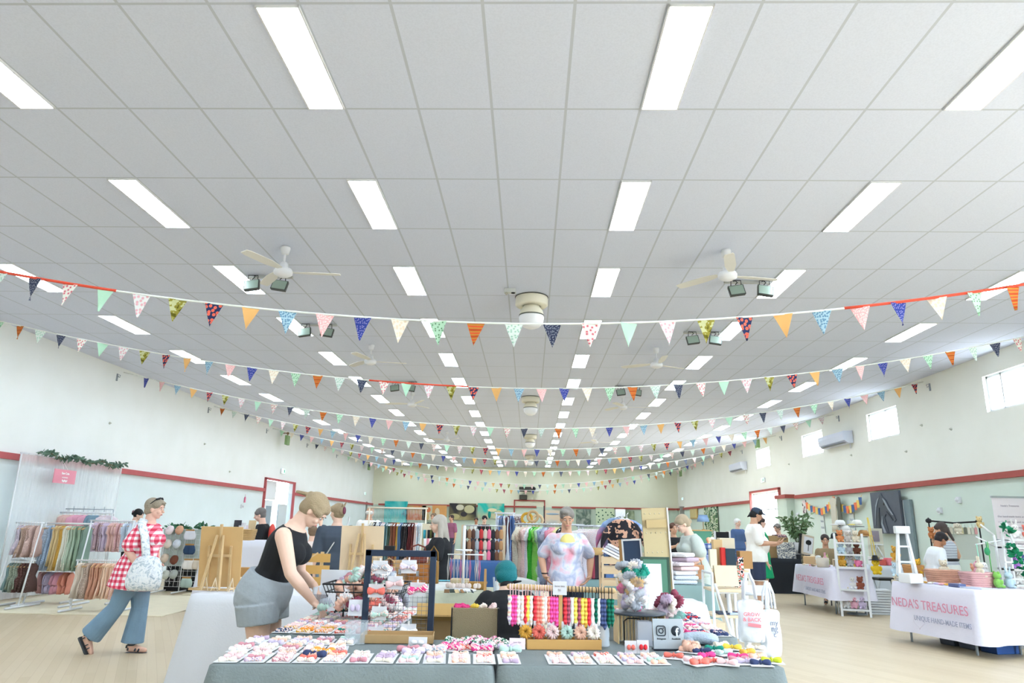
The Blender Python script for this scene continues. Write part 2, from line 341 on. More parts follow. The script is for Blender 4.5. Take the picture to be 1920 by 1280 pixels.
# red door surrounds
def surround(n, c, axis, wd, h, m_=RED, t_=.07):
    q = MB()
    for s in (-1, 1):
        p = (c[0], c[1]+s*wd/2, h/2) if axis == 'y' else (c[0]+s*wd/2, c[1], h/2)
        q.box(p, (.09, t_, h) if axis == 'y' else (t_, .09, h))
    q.box((c[0], c[1], h), (.09, wd+t_, t_) if axis == 'y' else (wd+t_, .09, t_)); struct(q, n, m_)
surround('trim_5', (XR-.03, (DY0+DY1)/2), 'y', DY1-DY0+.1, DZ+.05)
surround('trim_6', (XL+.03, 26.175), 'y', 3.1, 2.82, REDL)
surround('trim_7', (.0, YB-.05), 'x', 1.75, 2.78)
# left doorway: lobby beyond with a white door; far end wall left out to let daylight in
lob = mat((214, 218, 220), .8, 'lobby_paint')
q = MB(); q.box((XL-1.9, 26.2, 1.5), (.1, 5, 3)); q.box((XL-1, 23.75, 1.5), (1.9, .1, 3)); q.box((XL-1.1, 26.2, 3.05), (1.75, 5, .1)); struct(q, 'wall_lobby', lob)
q = MB(); q.box((XL-1.1, 26.2, -.05), (1.7, 5, .1)); struct(q, 'floor_lobby', mat((170, 170, 168), .6, 'lobby_floor'))
d2 = bpy.data.objects.new('door_2', None); C.objects.link(d2); d2['kind'] = 'structure'
q = MB(); q.box((XL-.1, 25.35, 1.05), (.05, .95, 2.1)); q.box((XL-.1, 25.35, 2.45), (.06, 1.4, .66)); q.build('door_panel', mat((232, 235, 238), .5, 'door_white'), d2)
q = MB(); q.box((XL-.07, 25.45, 1.35), (.02, .5, 1.1)); q.build('door_window', mat((150, 165, 178), .2, 'door_glass'), d2)
q = MB(); q.box((XL-.1, 26.95, 1.0), (.05, .9, 2.0)); q.build('door_leaf', mat((206, 214, 218), .5, 'door_grey'), d2)
q = MB(); q.cone((XL-.03, 25.75, 1.05), (XL-.03, 25.85, 1.05), .012, .012, 8); q.build('door_handle', METAL, d2)
# skirting
q = MB(); q.box((XL+.015, 8.5, .05), (.03, 32, .1)); struct(q, 'baseboard_left', mat((120, 100, 90), .6, 'skirting'))
q = MB(); q.box((XR-.015, 14.1, .05), (.03, 18.6, .1)); struct(q, 'baseboard_right', mat((120, 100, 90), .6, 'skirting'))
# ---------------------------------------------------------------- ceiling light panels
m, t, b = nt('light_panel'); b.inputs['Base Color'].default_value = (.9, .9, .9, 1); b.inputs['Emission Color'].default_value = (.765, .885, 1, 1); b.inputs['Emission Strength'].default_value = LIGHT_W
LP = m
def make_light():
    r = thing('ceiling_light', '', 'ceiling light')
    q = MB(); q.box((0, 0, -.010), (.275, 1.155, .008)); q.build('diffuser', LP, r)
    q = MB()
    for sx in (-1, 1): q.box((sx*.142, 0, -.008), (.012, 1.18, .016))
    for sy in (-1, 1): q.box((0, sy*.584, -.008), (.296, .012, .016))
    q.build('frame', WHITE, r); return r
l0 = make_light(); first = True
cols = [(-11.25, 'far left'), (-6.25, 'outer left'), (-2.25, 'inner left'), (2.25, 'inner right'), (6.25, 'outer right'), (11.25, 'far right')]
for gx, nm in cols:
    for k in range(-5, 16):
        r0 = 2*k+.5; y = GY+1.2*r0; x = GX+.6*gx
        if y < YF+.6: continue
        lab = 'long white light panel in the ceiling, %s from the camera in the %s row' % (nth(k) if k >= 0 else 'behind', nm)
        if k < 0: lab = 'long white light panel in the ceiling behind the camera'
        g = 'light panels of the %s row' % nm if k >= 0 else 'light panels behind the camera'
        if first: l0.location = (x, y, HC); l0['label'] = lab; l0['group'] = g; first = False
        else: dup(l0, (x, y, HC), 0, lab, g)
# ---------------------------------------------------------------- ceiling fans
def make_fan(rz):
    r = thing('ceiling_fan', '', 'ceiling fan')
    q = MB(); q.lathe([(.055, 0), (.06, -.02), (.045, -.09), (.02, -.1)], n=20); q.build('canopy', WHITE, r)
    q = MB(); q.tube([(0, 0, -.08), (0, 0, -.22)], .014, 10); q.build('rod', WHITE, r)
    q = MB(); q.lathe([(.03, -.2), (.05, -.22), (.055, -.27), (.10, -.29), (.115, -.32), (.11, -.355), (.06, -.385), (.0, -.39)], n=28); q.build('motor', WHITE, r)
    for k in range(3):
        a = rz+k*2*pi/3; M = Matrix.Rotation(a, 4, 'Z') @ Matrix.Rotation(.16, 4, 'X')
        q = MB(); q.loft([[M @ Vector((x, y*w_, -.32+z)) for y, z in ((-1, 0), (1, 0), (1, .008), (-1, .008))] for x, w_ in ((.1, .03), (.2, .05), (.3, .065), (.62, .06), (.68, .045))], smooth=False)
        q.build('blade', mat((225, 222, 214), .5, 'fan_blade'), r)
    return r
for i, (x, y, rz, lb) in enumerate([(-3.04, 8.03, .1, 'nearest on the left'), (2.35, 8.03, 2.3, 'nearest on the right'), (-3.04, 12.9, .2, 'second from the camera on the left'), (2.35, 12.9, .5, 'second from the camera on the right'),
        (-3.04, 17.8, 1.0, 'third from the camera on the left'), (2.35, 17.8, .0, 'third from the camera on the right'), (-3.04, 25.6, 1.2, 'fourth from the camera on the left'), (2.35, 25.6, .2, 'fourth from the camera on the right')]):
    r = make_fan(rz); r.location = (x, y, HC); r['label'] = 'white three bladed ceiling fan, '+lb; r['group'] = 'ceiling fans'
# round fan heaters hanging from the ceiling on the centre line
CREAM = mat((232, 226, 206), .45, 'cream_enamel')
def heater(x, y, lb, s=1):
    r = thing('ceiling_ventilator', 'round cream ventilator with white dome on the ceiling, '+lb, 'ventilator', (x, y, HC), 0, 'round ceiling ventilators'); r.scale = (s,)*3
    q = MB(); q.lathe([(.235, 0), (.24, -.03), (.24, -.13), (.22, -.15), (.13, -.15), (.12, -.05)], n=32); q.build('housing', CREAM, r)
    q = MB(); q.lathe([(.10, -.1), (.12, -.16), (.165, -.22), (.18, -.27), (.18, -.29)], n=32); q.build('neck', CREAM, r)
    q = MB(); q.lathe([(.184, -.285), (.184, -.3)], n=32); q.build('ring', mat((90, 92, 80), .5, 'dark_ring'), r)
    q = MB(); q.lathe([(.18, -.3), (.185, -.33), (.17, -.40), (.12, -.46), (.06, -.485), (0, -.49)], n=32); q.build('dome', mat((245, 245, 246), .35, 'dome_white'), r)
    q = MB(); q.tube([(.241*cos(a), .241*sin(a), -.012) for a in [k*pi/16 for k in range(32)]], .006, 6, closed=True); q.build('seal', mat((60, 62, 60), .5, 'dark_seal'), r)
heater(0, 9.9, 'nearest the camera', 1.0); heater(0, 18.3, 'second from the camera'); heater(0, 26.3, 'third from the camera'); heater(0, 34.3, 'farthest from the camera')
r = thing('ceiling_sensor', 'small grey sensor box on the ceiling before the nearest ventilator', 'sensor', (-.31, 9.55, HC))
q = MB(); q.box((0, 0, -.03), (.17, .10, .06)); q.build('box', mat((205, 208, 206), .5, 'sensor_grey'), r, bevel=.006)
q = MB(); q.ell((-.05, -.03, -.075), (.022, .022, .022)); q.build('knob', mat((170, 165, 150), .5, 'sensor_knob'), r)
q = MB(); q.ell((.045, -.03, -.07), (.03, .02, .012)); q.build('lens', BLACK, r)
# pairs of floodlights on brackets
def flood(x, y, lb, s=1):
    r = thing('floodlight_pair', 'pair of grey floodlights on a bar, '+lb, 'floodlight', (x, y, HC), 0, 'floodlight pairs on the ceiling'); r.scale = (s,)*3
    q = MB(); q.box((0, .12, -.02), (.62, .05, .035)); q.build('mounting_bar', mat((188, 190, 188), .5, 'bar_grey'), r)
    for sx in (-.19, .19):
        h = MB(); M = Matrix.Translation((sx, 0, -.19)) @ Matrix.Rotation(.15*(1 if sx > 0 else -1), 4, 'Y') @ Matrix.Rotation(-.25, 4, 'X')
        h.loft([[M @ Vector((x_*w_, y_, z_*w_)) for x_, z_ in ((-.105, -.075), (.105, -.075), (.105, .075), (-.105, .075))] for y_, w_ in ((-.03, 1), (.02, .95), (.06, .6))], smooth=False); o = h.build('lamp_housing', mat((70, 74, 72), .5, 'flood_black'), r)
        q = MB(); q.box((0, -.034, 0), (.185, .006, .128), M=M); q.build('lens', mat((150, 168, 156), .25, 'flood_lens'), o)
        q = MB(); q.tube([(sx-.07, .0, -.115), (sx-.065, 0, -.04), (sx+.065, 0, -.04), (sx+.07, 0, -.115)], .006, 6); q.tube([(sx-.01, 0, -.1), (sx+.02, .0, -.07), (sx, .03, -.03), (sx, .1, -.02)], .006, 6); q.build('bracket', BLACK, r)
for (px, py, Y, lb) in [(487, 497, 8.95, 'nearest on the left'), (1417, 508, 9.0, 'nearest on the right'), (588, 597, 11.35, 'second from the camera on the left'), (1333, 602, 11.6, 'second from the camera on the right'), (750, 706, 16.3, 'third from the camera on the left'), (1186, 711, 16.5, 'third from the camera on the right')]:
    p = PZ(px, py, HC); flood(p.x, Y, lb, 1)
# air conditioners on the right wall
def aircon(y0, z, lb):
    r = thing('air_conditioner', 'white split air conditioner high on the right wall, '+lb, 'air conditioner', (XR-.01, y0, z), 0, 'air conditioners on the right wall')
    q = MB(); n = [(-.0, -.17), (-.14, -.17), (-.24, -.10), (-.26, .05), (-.25, .15), (-.0, .16)]
    q.loft([[Vector((x, y, z_)) for x, z_ in n] for y in (-.85, .85)], smooth=False); q.build('casing', mat((214, 219, 234), .4, 'aircon_white'), r, bevel=.01)
    q = MB(); q.box((-.19, 0, -.155), (.12, 1.5, .012), M=None); q.build('louvre', mat((120, 122, 125), .5, 'louvre'), r)
    q = MB(); q.tube([(-.03, -.7, -.17), (-.03, -.7, -.3)], .015, 8); q.build('pipe', WPL, r)
aircon(19.8, 3.83, 'the nearer one'); aircon(29.2, 3.83, 'the farther one')
# exit signs, hooks, small wall fittings
def exitsign(p, rz, lb, sc=1.0):
    r = thing('exit_sign', 'lit green and white exit sign '+lb, 'exit sign', p, rz); r.scale = (sc,)*3
    q = MB(); q.box((0, 0, 0), (.36, .06, .18)); q.build('housing', WPL, r, bevel=.006)
    e, t, b = nt('exit_glow_'+lb[:4]); b.inputs['Base Color'].default_value = lin((225, 245, 240)); b.inputs['Emission Color'].default_value = lin((190, 245, 230)); b.inputs['Emission Strength'].default_value = 1.2
    q = MB(); q.box((0, -.033, 0), (.34, .006, .16)); q.build('panel', e, r)
    q = MB(); q.box((.09, -.038, 0), (.09, .004, .12)); q.ell((-.05, -.038, .045), (.014, .003, .014)); q.bar((-.05, -.038, .03), (-.06, -.038, -.01), .02, .004); q.bar((-.06, -.038, -.01), (-.1, -.038, -.05), .014, .004); q.bar((-.06, -.038, -.01), (-.02, -.038, -.05), .014, .004); q.bar((-.09, -.038, .02), (-.01, -.038, .0), .012, .004)
    q.build('pictogram', mat((20, 150, 110), .5, 'exit_green'), r)
p = PX(530, 883, XL+.03); exitsign(p, pi/2, 'above the left doorway')
p = PX(1431, 900, XR-.03); exitsign(p, -pi/2, 'above the bright side door', .9)
p = PX(684, 925, XL+.026); exitsign(p, pi/2, 'at the far end of the left wall', .8)
p = PX(1280, 935, XR-.026); exitsign(p, -pi/2, 'at the far end of the right wall', .8)
for i, Y in enumerate([6.1, 10.6, 15.1, 19.7, 24.3, 28.9, 33.5]):
    for sd, X in (('left', XL), ('right', XR)):
        if Y < 8: continue
        r = thing('wall_hook', 'small steel hook on the %s wall below the ceiling, %s from the camera' % (sd, nth(i-1)), 'hook', (X, Y, 4.42), 0 if sd == 'left' else pi, 'bunting hooks on the walls')
        q = MB(); q.box((.01, 0, 0), (.02, .04, .16)); q.build('plate', GREY, r); q = MB(); q.tube([(.02, 0, .02), (.07, 0, .0), (.08, 0, .04), (.05, 0, .06)], .008, 6); q.build('hook', GREY, r)
for sd, X, ps in (('left', XL, [(205, 793), (383, 832), (430, 884), (700, 893-4)]), ('right', XR, [(1480, 870), (1700, 846), (1729, 797), (1784, 804), (1597, 853)])):
    for i, (px, py) in enumerate(ps[:3] if sd == 'left' else ps):
        q = MB(); q.lathe([(.028, 0), (.03, .012), (.014, .03), (.008, .05)], n=12, M=Matrix.Rotation(pi/2 if sd == 'left' else -pi/2, 4, 'Y'))
        o = q.build('wall_socket', mat((200, 202, 190), .5, 'fitting'), loc=PX(px, py, X)); props(o, 'tiny round metal fitting on the %s wall, %s from the camera' % (sd, nth(i)), 'wall fitting', 'round fittings on the %s wall' % sd)
def greenflood(p, rz, lb):
    r = thing('wall_floodlight', 'green wall floodlight under a bracket, '+lb, 'floodlight', p, rz)
    q = MB(); q.box((0, -.12, -.06), (.3, .1, .34)); q.build('housing', mat((140, 172, 116), .5, 'green_glass'), r, bevel=.015)
    q = MB(); q.tube([(0, .05, .2), (0, -.1, .2), (0, -.12, .1)], .02, 8); q.ell((.05, -.1, .2), .05); q.build('bracket', mat((150, 120, 90), .5, 'rust'), r)
greenflood(PX(533, 822, XL+.2), pi/2, 'left wall between bunting hooks'); greenflood(PX(688, 873, XL+.2), pi/2, 'far end of the left wall'); greenflood(PX(1426, 828, XR-.2), -pi/2, 'right wall beyond the air conditioner'); greenflood(PX(1280, 885, XR-.2), -pi/2, 'far end of the right wall')
for i, (px, py, X) in enumerate([(452, 949, XL), (1498, 964, XR), (1800, 937, XR), (1765, 957, XR)]):
    q = MB(); q.box((.02 if X < 0 else -.02, 0, 0), (.06, .1, .12)); q.ell((.06 if X < 0 else -.06, 0, 0), (.04, .04, .04)); o = q.build('wall_switch', WPL, loc=PX(px, py, X)); props(o, 'white wall switch, '+['left of the red doorway', 'beside the tall plant', 'above the basket table', 'between the grey canvas and the hanging rack'][i], 'switch')
# projector and speaker on the back wall
r = thing('wall_projector', 'black projector on a bracket high on the back wall', 'projector', PY(988, 917, YB-.4)); r.scale = (1,)*3
q = MB(); q.box((-.1, 0, 0), (.7, .4, .26)); q.box((-.1, -.21, .0), (.5, .02, .12)); q.build('case', mat((64, 62, 58), .5, 'projector_black'), r, bevel=.01)
q = MB(); q.ell((.35, -.1, .03), (.16, .12, .13)); q.build('lens_cone', BLACK, r)
q = MB(); q.box((.5, .1, -.02), (.4, .3, .2)); q.build('cover', mat((220, 222, 212), .5, 'proj_cover'), r)
r = thing('wall_speaker', 'dark square speaker on the back wall above the red door frame', 'speaker', PY(981, 932, YB-.12))
q = MB(); q.box((0, 0, 0), (.44, .2, .26)); q.build('cabinet', mat((66, 64, 56), .6, 'speaker_dark'), r, bevel=.01)
q = MB(); [q.box((0, -.105, z), (.38, .01, .02)) for z in (-.08, -.04, 0, .04, .08)]; q.build('grille', mat((110, 108, 96), .6, 'speaker_grille'), r)
# ---------------------------------------------------------------- bunting
FM = [pat('flag_dark_floral', 'dots', [(52, 58, 84), (196, 200, 206), (76, 84, 108)], 60), pat('flag_roses', 'dots', [(240, 238, 226), (206, 84, 100), (238, 190, 190)], 26),
      mat((186, 228, 200), .8, 'flag_mint'), pat('flag_pink_flower', 'dots', [(236, 234, 232), (238, 168, 180), (230, 196, 200)], 26), pat('flag_olive', 'blotch', [(96, 92, 24), (150, 142, 60), (198, 200, 150)], 16),
      pat('flag_navy_dots', 'dots', [(44, 52, 92), (240, 100, 84), (240, 120, 96)], 24), mat((240, 186, 116), .8, 'flag_orange'), pat('flag_blue_dots', 'dots', [(176, 208, 222), (112, 152, 184)], 48),
      pat('flag_pink', 'dots', [(244, 182, 182), (250, 220, 216)], 60), pat('flag_royal', 'dots', [(52, 68, 148), (170, 170, 210), (80, 84, 156)], 46), pat('flag_cream', 'dots', [(240, 232, 216), (232, 214, 190)], 30),
      pat('flag_cactus', 'dots', [(188, 226, 196), (90, 140, 96), (178, 216, 186)], 30), pat('flag_rust', 'stripe', [(190, 80, 40), (206, 130, 50), (180, 160, 70), (216, 96, 52)], 5), pat('flag_leaf', 'dots', [(226, 236, 228), (150, 196, 170), (206, 226, 214)], 34)]
FN = ['dark floral', 'rose print', 'mint', 'pale pink flower', 'olive', 'navy with red dots', 'orange', 'blue dotted', 'pink', 'royal blue', 'cream', 'green cactus print', 'rust striped', 'white leaf print']
flagmesh = []
def mkflag(i, w_=.165, h_=.215):
    q = MB(); rows = 6; F = []; B = []
    q.grid(lambda u, v: ((u-.5)*w_*(1-v*.985), .012*sin(u*3+v*2+i)*v, -h_*v), 4, rows)
    n = len(q.v); q.v += [(x, y+.002, z) for x, y, z in q.v]; q.f += [tuple(k+n for k in f[::-1]) for f in q.f]; q.sm += q.sm
    o = q.build('flag', FM[i]); me = o.data; bpy.data.objects.remove(o); return me
flagmesh = [mkflag(i) for i in range(14)]
TAPE = [mat((226, 84, 60), .7, 'tape_red'), mat((236, 238, 232), .7, 'tape_white'), mat((70, 76, 110), .7, 'tape_navy'), mat((196, 150, 110), .7, 'tape_rust')]
rnd = random.Random(3)
# Y, height at walls, height at middle, pitch, phase
def zmid(Y, py): return PY(988, py, Y).z
strings = [(6.1, None, 607, .345, 12, 1, 892), (10.7, None, 728, .35, 9, 1, 1058), (15.3, None, 803, .37, 0, -1, 983), (20.0, None, 842, .365, 9, 1, 1007), (24.8, None, 863, .362, 0, -1, 1006), (29.4, None, 884, .365, 9, 1, 969), (34.2, None, 908, .37, 0, -1, 1012), (36.8, None, 919, .37, 12, 1, 1040)]
for si, (Y, zw, pm, pitch, ph, tp, cx) in enumerate(strings):
    zm = zmid(Y, pm); zw = 4.58
    if si == 0: zw = max(PY(0, 515, Y).z, 0); zw = zm+(zw-zm)/((PY(0, 515, Y).x/XL)**2)
    r = thing('bunting', 'bunting of small fabric triangles strung across the hall, %s nearest the camera' % nth(si), 'bunting', (0, Y, 0), 0, 'bunting strings across the ceiling')
    zf = lambda x: zm+(zw-zm)*(abs(x/ (XL if x < 0 else XR)))**1.9
    xs = [XL+.02+(XR-XL-.04)*k/80 for k in range(81)]
    q = MB(); q.tube([(x, 0, zf(x)) for x in xs], .006 if si < 2 else .008, 5, flat=1.6); q.build('tape', TAPE[abs(tp)], r)
    if si in (0, 1):      # two lengths of patterned red tape
        for a, b_ in ((0, 25), (54, 76)) if si == 0 else ((30, 38),):
            q = MB(); q.tube([(x, -.001, zf(x)+.001) for x in xs[a:b_]], .0085, 5, flat=1.6); o = q.build('printed_tape', TAPE[0] if True else None, r); o['label'] = 'red printed length of tape'
    x0 = PY(cx, pm, Y).x; k0 = int((x0-XL-.2)/pitch)
    for k in range(-k0, int((XR-.2-x0)/pitch)+1):
        x = x0+k*pitch; j = (ph+(k if tp > 0 or si == 0 else -k)) % 14
        if PY(0, 600, Y).x-.3 > x or x > PY(1920, 600, Y).x+.3: continue
        o = bpy.data.objects.new('flag', flagmesh[j]); C.objects.link(o); o.parent = r
        sl = math.atan2(zf(x+.05)-zf(x-.05), .1); o.location = (x, 0, zf(x)-.003); o.rotation_euler = (rnd.uniform(-.1, .1), -sl*.6+rnd.uniform(-.05, .05), rnd.uniform(-.35, .35))
        o['label'] = FN[j]+' flag'
# ================================================================ PEOPLE
SK = {'light': mat((236, 198, 176), .55, 'skin_light', spec=.35), 'pink': mat((232, 188, 168), .55, 'skin_pink', spec=.35), 'tan': mat((206, 160, 132), .55, 'skin_tan', spec=.35), 'brown': mat((176, 124, 94), .55, 'skin_brown', spec=.35)}
LIP = mat((196, 116, 110), .5, 'lips'); EYEW = mat((240, 240, 240), .3, 'eye_white'); EYED = mat((44, 36, 32), .3, 'eye_dark')
def hand(mb, w, d, nrm, k, curl=.5, s=1.0, spread=1):
    """palm, four fingers, thumb; d = pointing direction, nrm = palm normal, k = thumb side sign"""
    d = Vector(d).normalized(); nrm = Vector(nrm); nrm = (nrm-d*nrm.dot(d)); nrm = nrm.normalized() if nrm.length > .01 else d.orthogonal().normalized(); ac = d.cross(nrm)*k; w = Vector(w)
    M = Matrix((ac, d, nrm)).transposed()
    mb.cone(w-d*.01*s, w+d*.02*s, .026*s, .027*s, 10); mb.ell(w+d*.047*s, (.040*s, .052*s, .016*s), M, 14, 8)
    for i, (o, L1) in enumerate([(.028, .042), (.010, .048), (-.009, .044), (-.027, .034)]):
        b0 = w+d*(.088-.003*abs(i-1))*s+ac*o*s; c1 = curl*(.55+.08*i); c2 = curl*(1.2+.1*i)
        d1 = (d*cos(c1)+nrm*sin(c1)+ac*o*2*spread).normalized(); d2 = (d*cos(c2)+nrm*sin(c2)+ac*o*1).normalized(); c3 = curl*(1.8+.1*i); d3 = (d*cos(c3)+nrm*sin(c3)).normalized()
        p1 = b0+d1*L1*s; p2 = p1+d2*L1*.62*s; p3 = p2+d3*L1*.45*s
        mb.cone(b0-d1*.02*s, p1, .0098*s, .009*s, 8); mb.cone(p1, p2, .009*s, .008*s, 8); mb.cone(p2, p3, .008*s, .0065*s, 8)
    t0 = w+d*.022*s+ac*.026*s; t1 = t0+(d*.6+ac*.75+nrm*.35).normalized()*.042*s; t2 = t1+(d*.85+ac*.3+nrm*.5).normalized()*.033*s
    mb.cone(t0, t1, .0125*s, .011*s, 8); mb.cone(t1, t2, .0105*s, .008*s, 8)
TR = [(-.075, .070, .060), (-.05, .092, .068), (-.01, .103, .076), (.04, .096, .072), (.10, .080, .058), (.16, .088, .064), (.21, .099, .070), (.245, .098, .062), (.268, .080, .052), (.286, .052, .042), (.298, .038, .036), (.315, .032, .034)]
def figure(label, loc, rz=0, H=1.68, wd=1., lean=0, pitch=0, yaw=0, aR=None, aL=None, lR=None, lL=None, sit=0, skin='light', hair=None, top=None, bottom=None, shoes=None, vox=.012, bust=0, curl=.5, pelv=None, belly=0, drop=0, roll=0):
    r = thing('person', label, 'person', (loc[0], loc[1], loc[2] if len(loc) > 2 else 0), rz)
    sk = SK[skin]; sl, cl = sin(lean), cos(lean); P0 = Vector(pelv) if pelv else Vector((0, 0, (sit+.06*H) if sit else .53*H))
    D = Vector((0, sl, cl)); Nn = Vector((0, cl, -sl)); X = Vector((1, 0, 0))
    def ring(t_, a, b_, e=0, n=22, cy=0):
        c = P0+D*t_*H+Nn*cy
        return [c+X*(a*H*wd+e)*cos(2*pi*k/n)+Nn*(b_*H*wd+e)*sin(2*pi*k/n) for k in range(n)]
    bd = MB(); bd.loft([ring(*q) for q in TR])
    if belly: bd.ell(P0+D*.09*H+Nn*.045*H, (.085*H*wd, .05*H*wd+belly, .09*H), Matrix((X, Nn, D)).transposed())
    if bust:
        for s_ in (-1, 1): bd.ell(P0+D*.205*H+Nn*.05*H*wd+X*s_*.045*H, (.042*H, .035*H*bust, .042*H))
    sh = {s_: P0+D*.256*H+X*s_*.100*H*wd for s_ in (-1, 1)}
    arms = {}
    for s_, a in ((1, aR), (-1, aL)):
        if a is None: a = (sh[s_]+Vector((s_*.03, -.01, -.165*H)), sh[s_]+Vector((s_*.035, .03, -.32*H)))
        el, wr = Vector(a[0]), Vector(a[1]); arms[s_] = (el, wr)
        bd.cone(sh[s_]-Vector((s_*.01, 0, 0)), el, .033*H*wd**.5, .0245*H*wd**.3, 14); bd.cone(el, el.lerp(wr, .35), .0245*H*wd**.3, .0245*H*wd**.3, 12); bd.cone(el.lerp(wr, .35), wr, .0245*H*wd**.3, .0155*H, 12)
        hd = (wr-el).normalized(); hd = Vector(a[2]) if len(a) > 2 else hd
        hand(bd, wr, hd, Vector(a[3]) if len(a) > 3 else Vector((-s_, .25, -.1)), s_*(1 if len(a) < 5 else a[4]), curl, H/1.72*1.0)
    legs = {}
    for s_, l in ((1, lR), (-1, lL)):
        hp = P0+Vector((s_*.052*H*wd, 0, -.035*H))
        if l is None:
            if sit: l = (Vector((s_*.07*H, .25*H+P0.y, P0.z+.0)), Vector((s_*.07*H, .25*H+P0.y, .045*H)))
            else: l = (Vector((s_*.055*H, .01, .285*H)), Vector((s_*.055*H, -.01, .045*H)))
        kn, an = Vector(l[0]), Vector(l[1]); fd = Vector(l[2]).normalized() if len(l) > 2 else Vector((s_*.15, 1, 0)).normalized(); legs[s_] = (hp, kn, an, fd)
        bd.cone(hp, kn, .053*H*wd, .034*H, 16); bd.cone(kn, kn.lerp(an, .35)+Vector((0, -.008*H, 0)), .033*H, .0325*H, 14); bd.cone(kn.lerp(an, .35)+Vector((0, -.008*H, 0)), an, .0325*H, .020*H, 14)
        up = Vector((0, 0, 1)); up = (up-fd*up.dot(fd)).normalized()
        bd.cone(an, an-fd*.015*H-up*.022*H, .020*H, .019*H, 10); bd.cone(an-up*.008*H, an+fd*.085*H-up*.028*H, .02*H, .015*H, 12); bd.cone(an-fd*.01*H-up*.026*H, an+fd*.09*H-up*.03*H, .017*H, .016*H, 12)
    NB = P0+D*.30*H
    Mh = Matrix.Rotation(yaw, 3, 'Z') @ Matrix.Rotation(-(pitch+lean*.75), 3, 'X') @ Matrix.Rotation(roll, 3, 'Y')
    hc = NB+D*.045*H*.35+Mh @ Vector((0, .012*H, .080*H))-D*drop; k = H/1.7
    hp_ = lambda x, y, z: hc+Mh @ Vector((x*k, y*k, z*k))
    bd.cone(NB-D*.01*H, hc+Mh @ Vector((0, -.018*H, -.03*H)), .037*H, .033*H, 14)
    bd.ell(hp_(0, -.008, .022), (.073*k, .092*k, .083*k), Mh, 20, 14); bd.ell(hp_(0, .018, -.035), (.058*k, .066*k, .068*k), Mh, 18, 12); bd.ell(hp_(0, .05, -.083), (.026*k, .024*k, .02*k), Mh)
    bd.cone(hp_(0, .08, .012), hp_(0, .103, -.02), .008*k, .0135*k, 8); bd.ell(hp_(0, .078, -.052), (.024*k, .012*k, .012*k), Mh)
    for s_ in (-1, 1):
        bd.ell(hp_(s_*.034, .064, -.024), (.022*k, .02*k, .022*k), Mh); bd.ell(hp_(s_*.073, -.005, -.008), (.009*k, .018*k, .028*k), Mh); bd.ell(hp_(s_*.03, .074, .03), (.024*k, .012*k, .008*k), Mh)
    bd.build('body', sk, r, remesh=min(vox, .008), smooth=3)
    q = MB()
    for s_ in (-1, 1): q.ell(hp_(s_*.030, .077, .008), (.012*k, .007*k, .0048*k), Mh, 10, 6)
    q.build('eyes', EYEW, r)
    q = MB()
    for s_ in (-1, 1): q.ell(hp_(s_*.030, .0825, .007), (.0068*k, .004*k, .0052*k), Mh, 8, 6); q.ell(hp_(s_*.031, .083, .029), (.02*k, .006*k, .0035*k), Mh, 8, 6)
    q.build('irises', EYED, r)
    q = MB(); q.ell(hp_(0, .0885, -.052), (.021*k, .006*k, .006*k), Mh, 10, 6); q.build('mouth', LIP, r)
    if hair:
        q = MB(); hm = hair['m']
        if hair.get('style') != 'bald':
            q.ell(hp_(0, -.022, .034), (.082*k, .095*k, .086*k), Mh, 22, 14); q.ell(hp_(0, -.045, -.005), (.077*k, .07*k, .078*k), Mh, 18, 12)
            for s_ in (-1, 1): q.ell(hp_(s_*.05, .018, .055), (.038*k, .06*k, .045*k), Mh)
        for a in hair.get('ell', []): q.ell(hp_(*a[0]), [x*k for x in a[1]], Mh)
        for a in hair.get('cone', []): q.cone(hp_(*a[0]), hp_(*a[1]), a[2]*k, a[3]*k)
        if q.v: q.build('hair', hm, r, remesh=.008, smooth=3)
        for nm, m_, els in hair.get('extra', []):
            q = MB()
            for a in els:
                if len(a) == 2: q.ell(hp_(*a[0]), [x*k for x in a[1]], Mh)
                else: q.cone(hp_(*a[0]), hp_(*a[1]), a[2]*k, a[3]*k, 8)
            q.build(nm, m_, r)
    E = dict(P0=P0, D=D, Nn=Nn, sh=sh, arms=arms, legs=legs, hp=hp_, ring=ring, H=H, Mh=Mh, hc=hc)
    if top:
        e = top.get('e', .016); t0 = top.get('t0', -.03); t1 = top.get('t1', .303); q = MB(); rg = []
        fl = top.get('flare', 0)
        for i, (t_, a, b_) in enumerate(TR):
            if t_ < t0-1e-6 or t_ > t1: continue
            rg.append((t_, a, b_))
        wmin = top.get('wmin', 0); rg = [(t_, max(a, wmin) if t_ < .22 else a, max(b_, wmin*.72) if t_ < .22 else b_) for t_, a, b_ in rg]
        if rg[0][0] > t0+.005 or t0 < -.075:
            a, b_ = rg[0][1:]; a = max(a, .1); b_ = max(b_, .075); rg = [(t0, a, b_)]+[x for x in rg if x[0] > t0+.01 and (x[0] > -.04)]
        rr = []
        for t_, a, b_ in rg:
            ee = e+fl*max(0, (.2-t_))*H
            rr.append(ring(t_, a, b_, ee))
        q.loft(rr)
        if belly: q.ell(P0+D*.09*H+Nn*.045*H, (.088*H*wd+e, .05*H*wd+belly+e, .11*H), Matrix((X, Nn, D)).transposed())
        if bust:
            for s_ in (-1, 1): q.ell(P0+D*.2*H+Nn*.052*H*wd+X*s_*.045*H, (.045*H+e*.5, .035*H*bust+e, .05*H))
        fs = top.get('sleeve', .6)
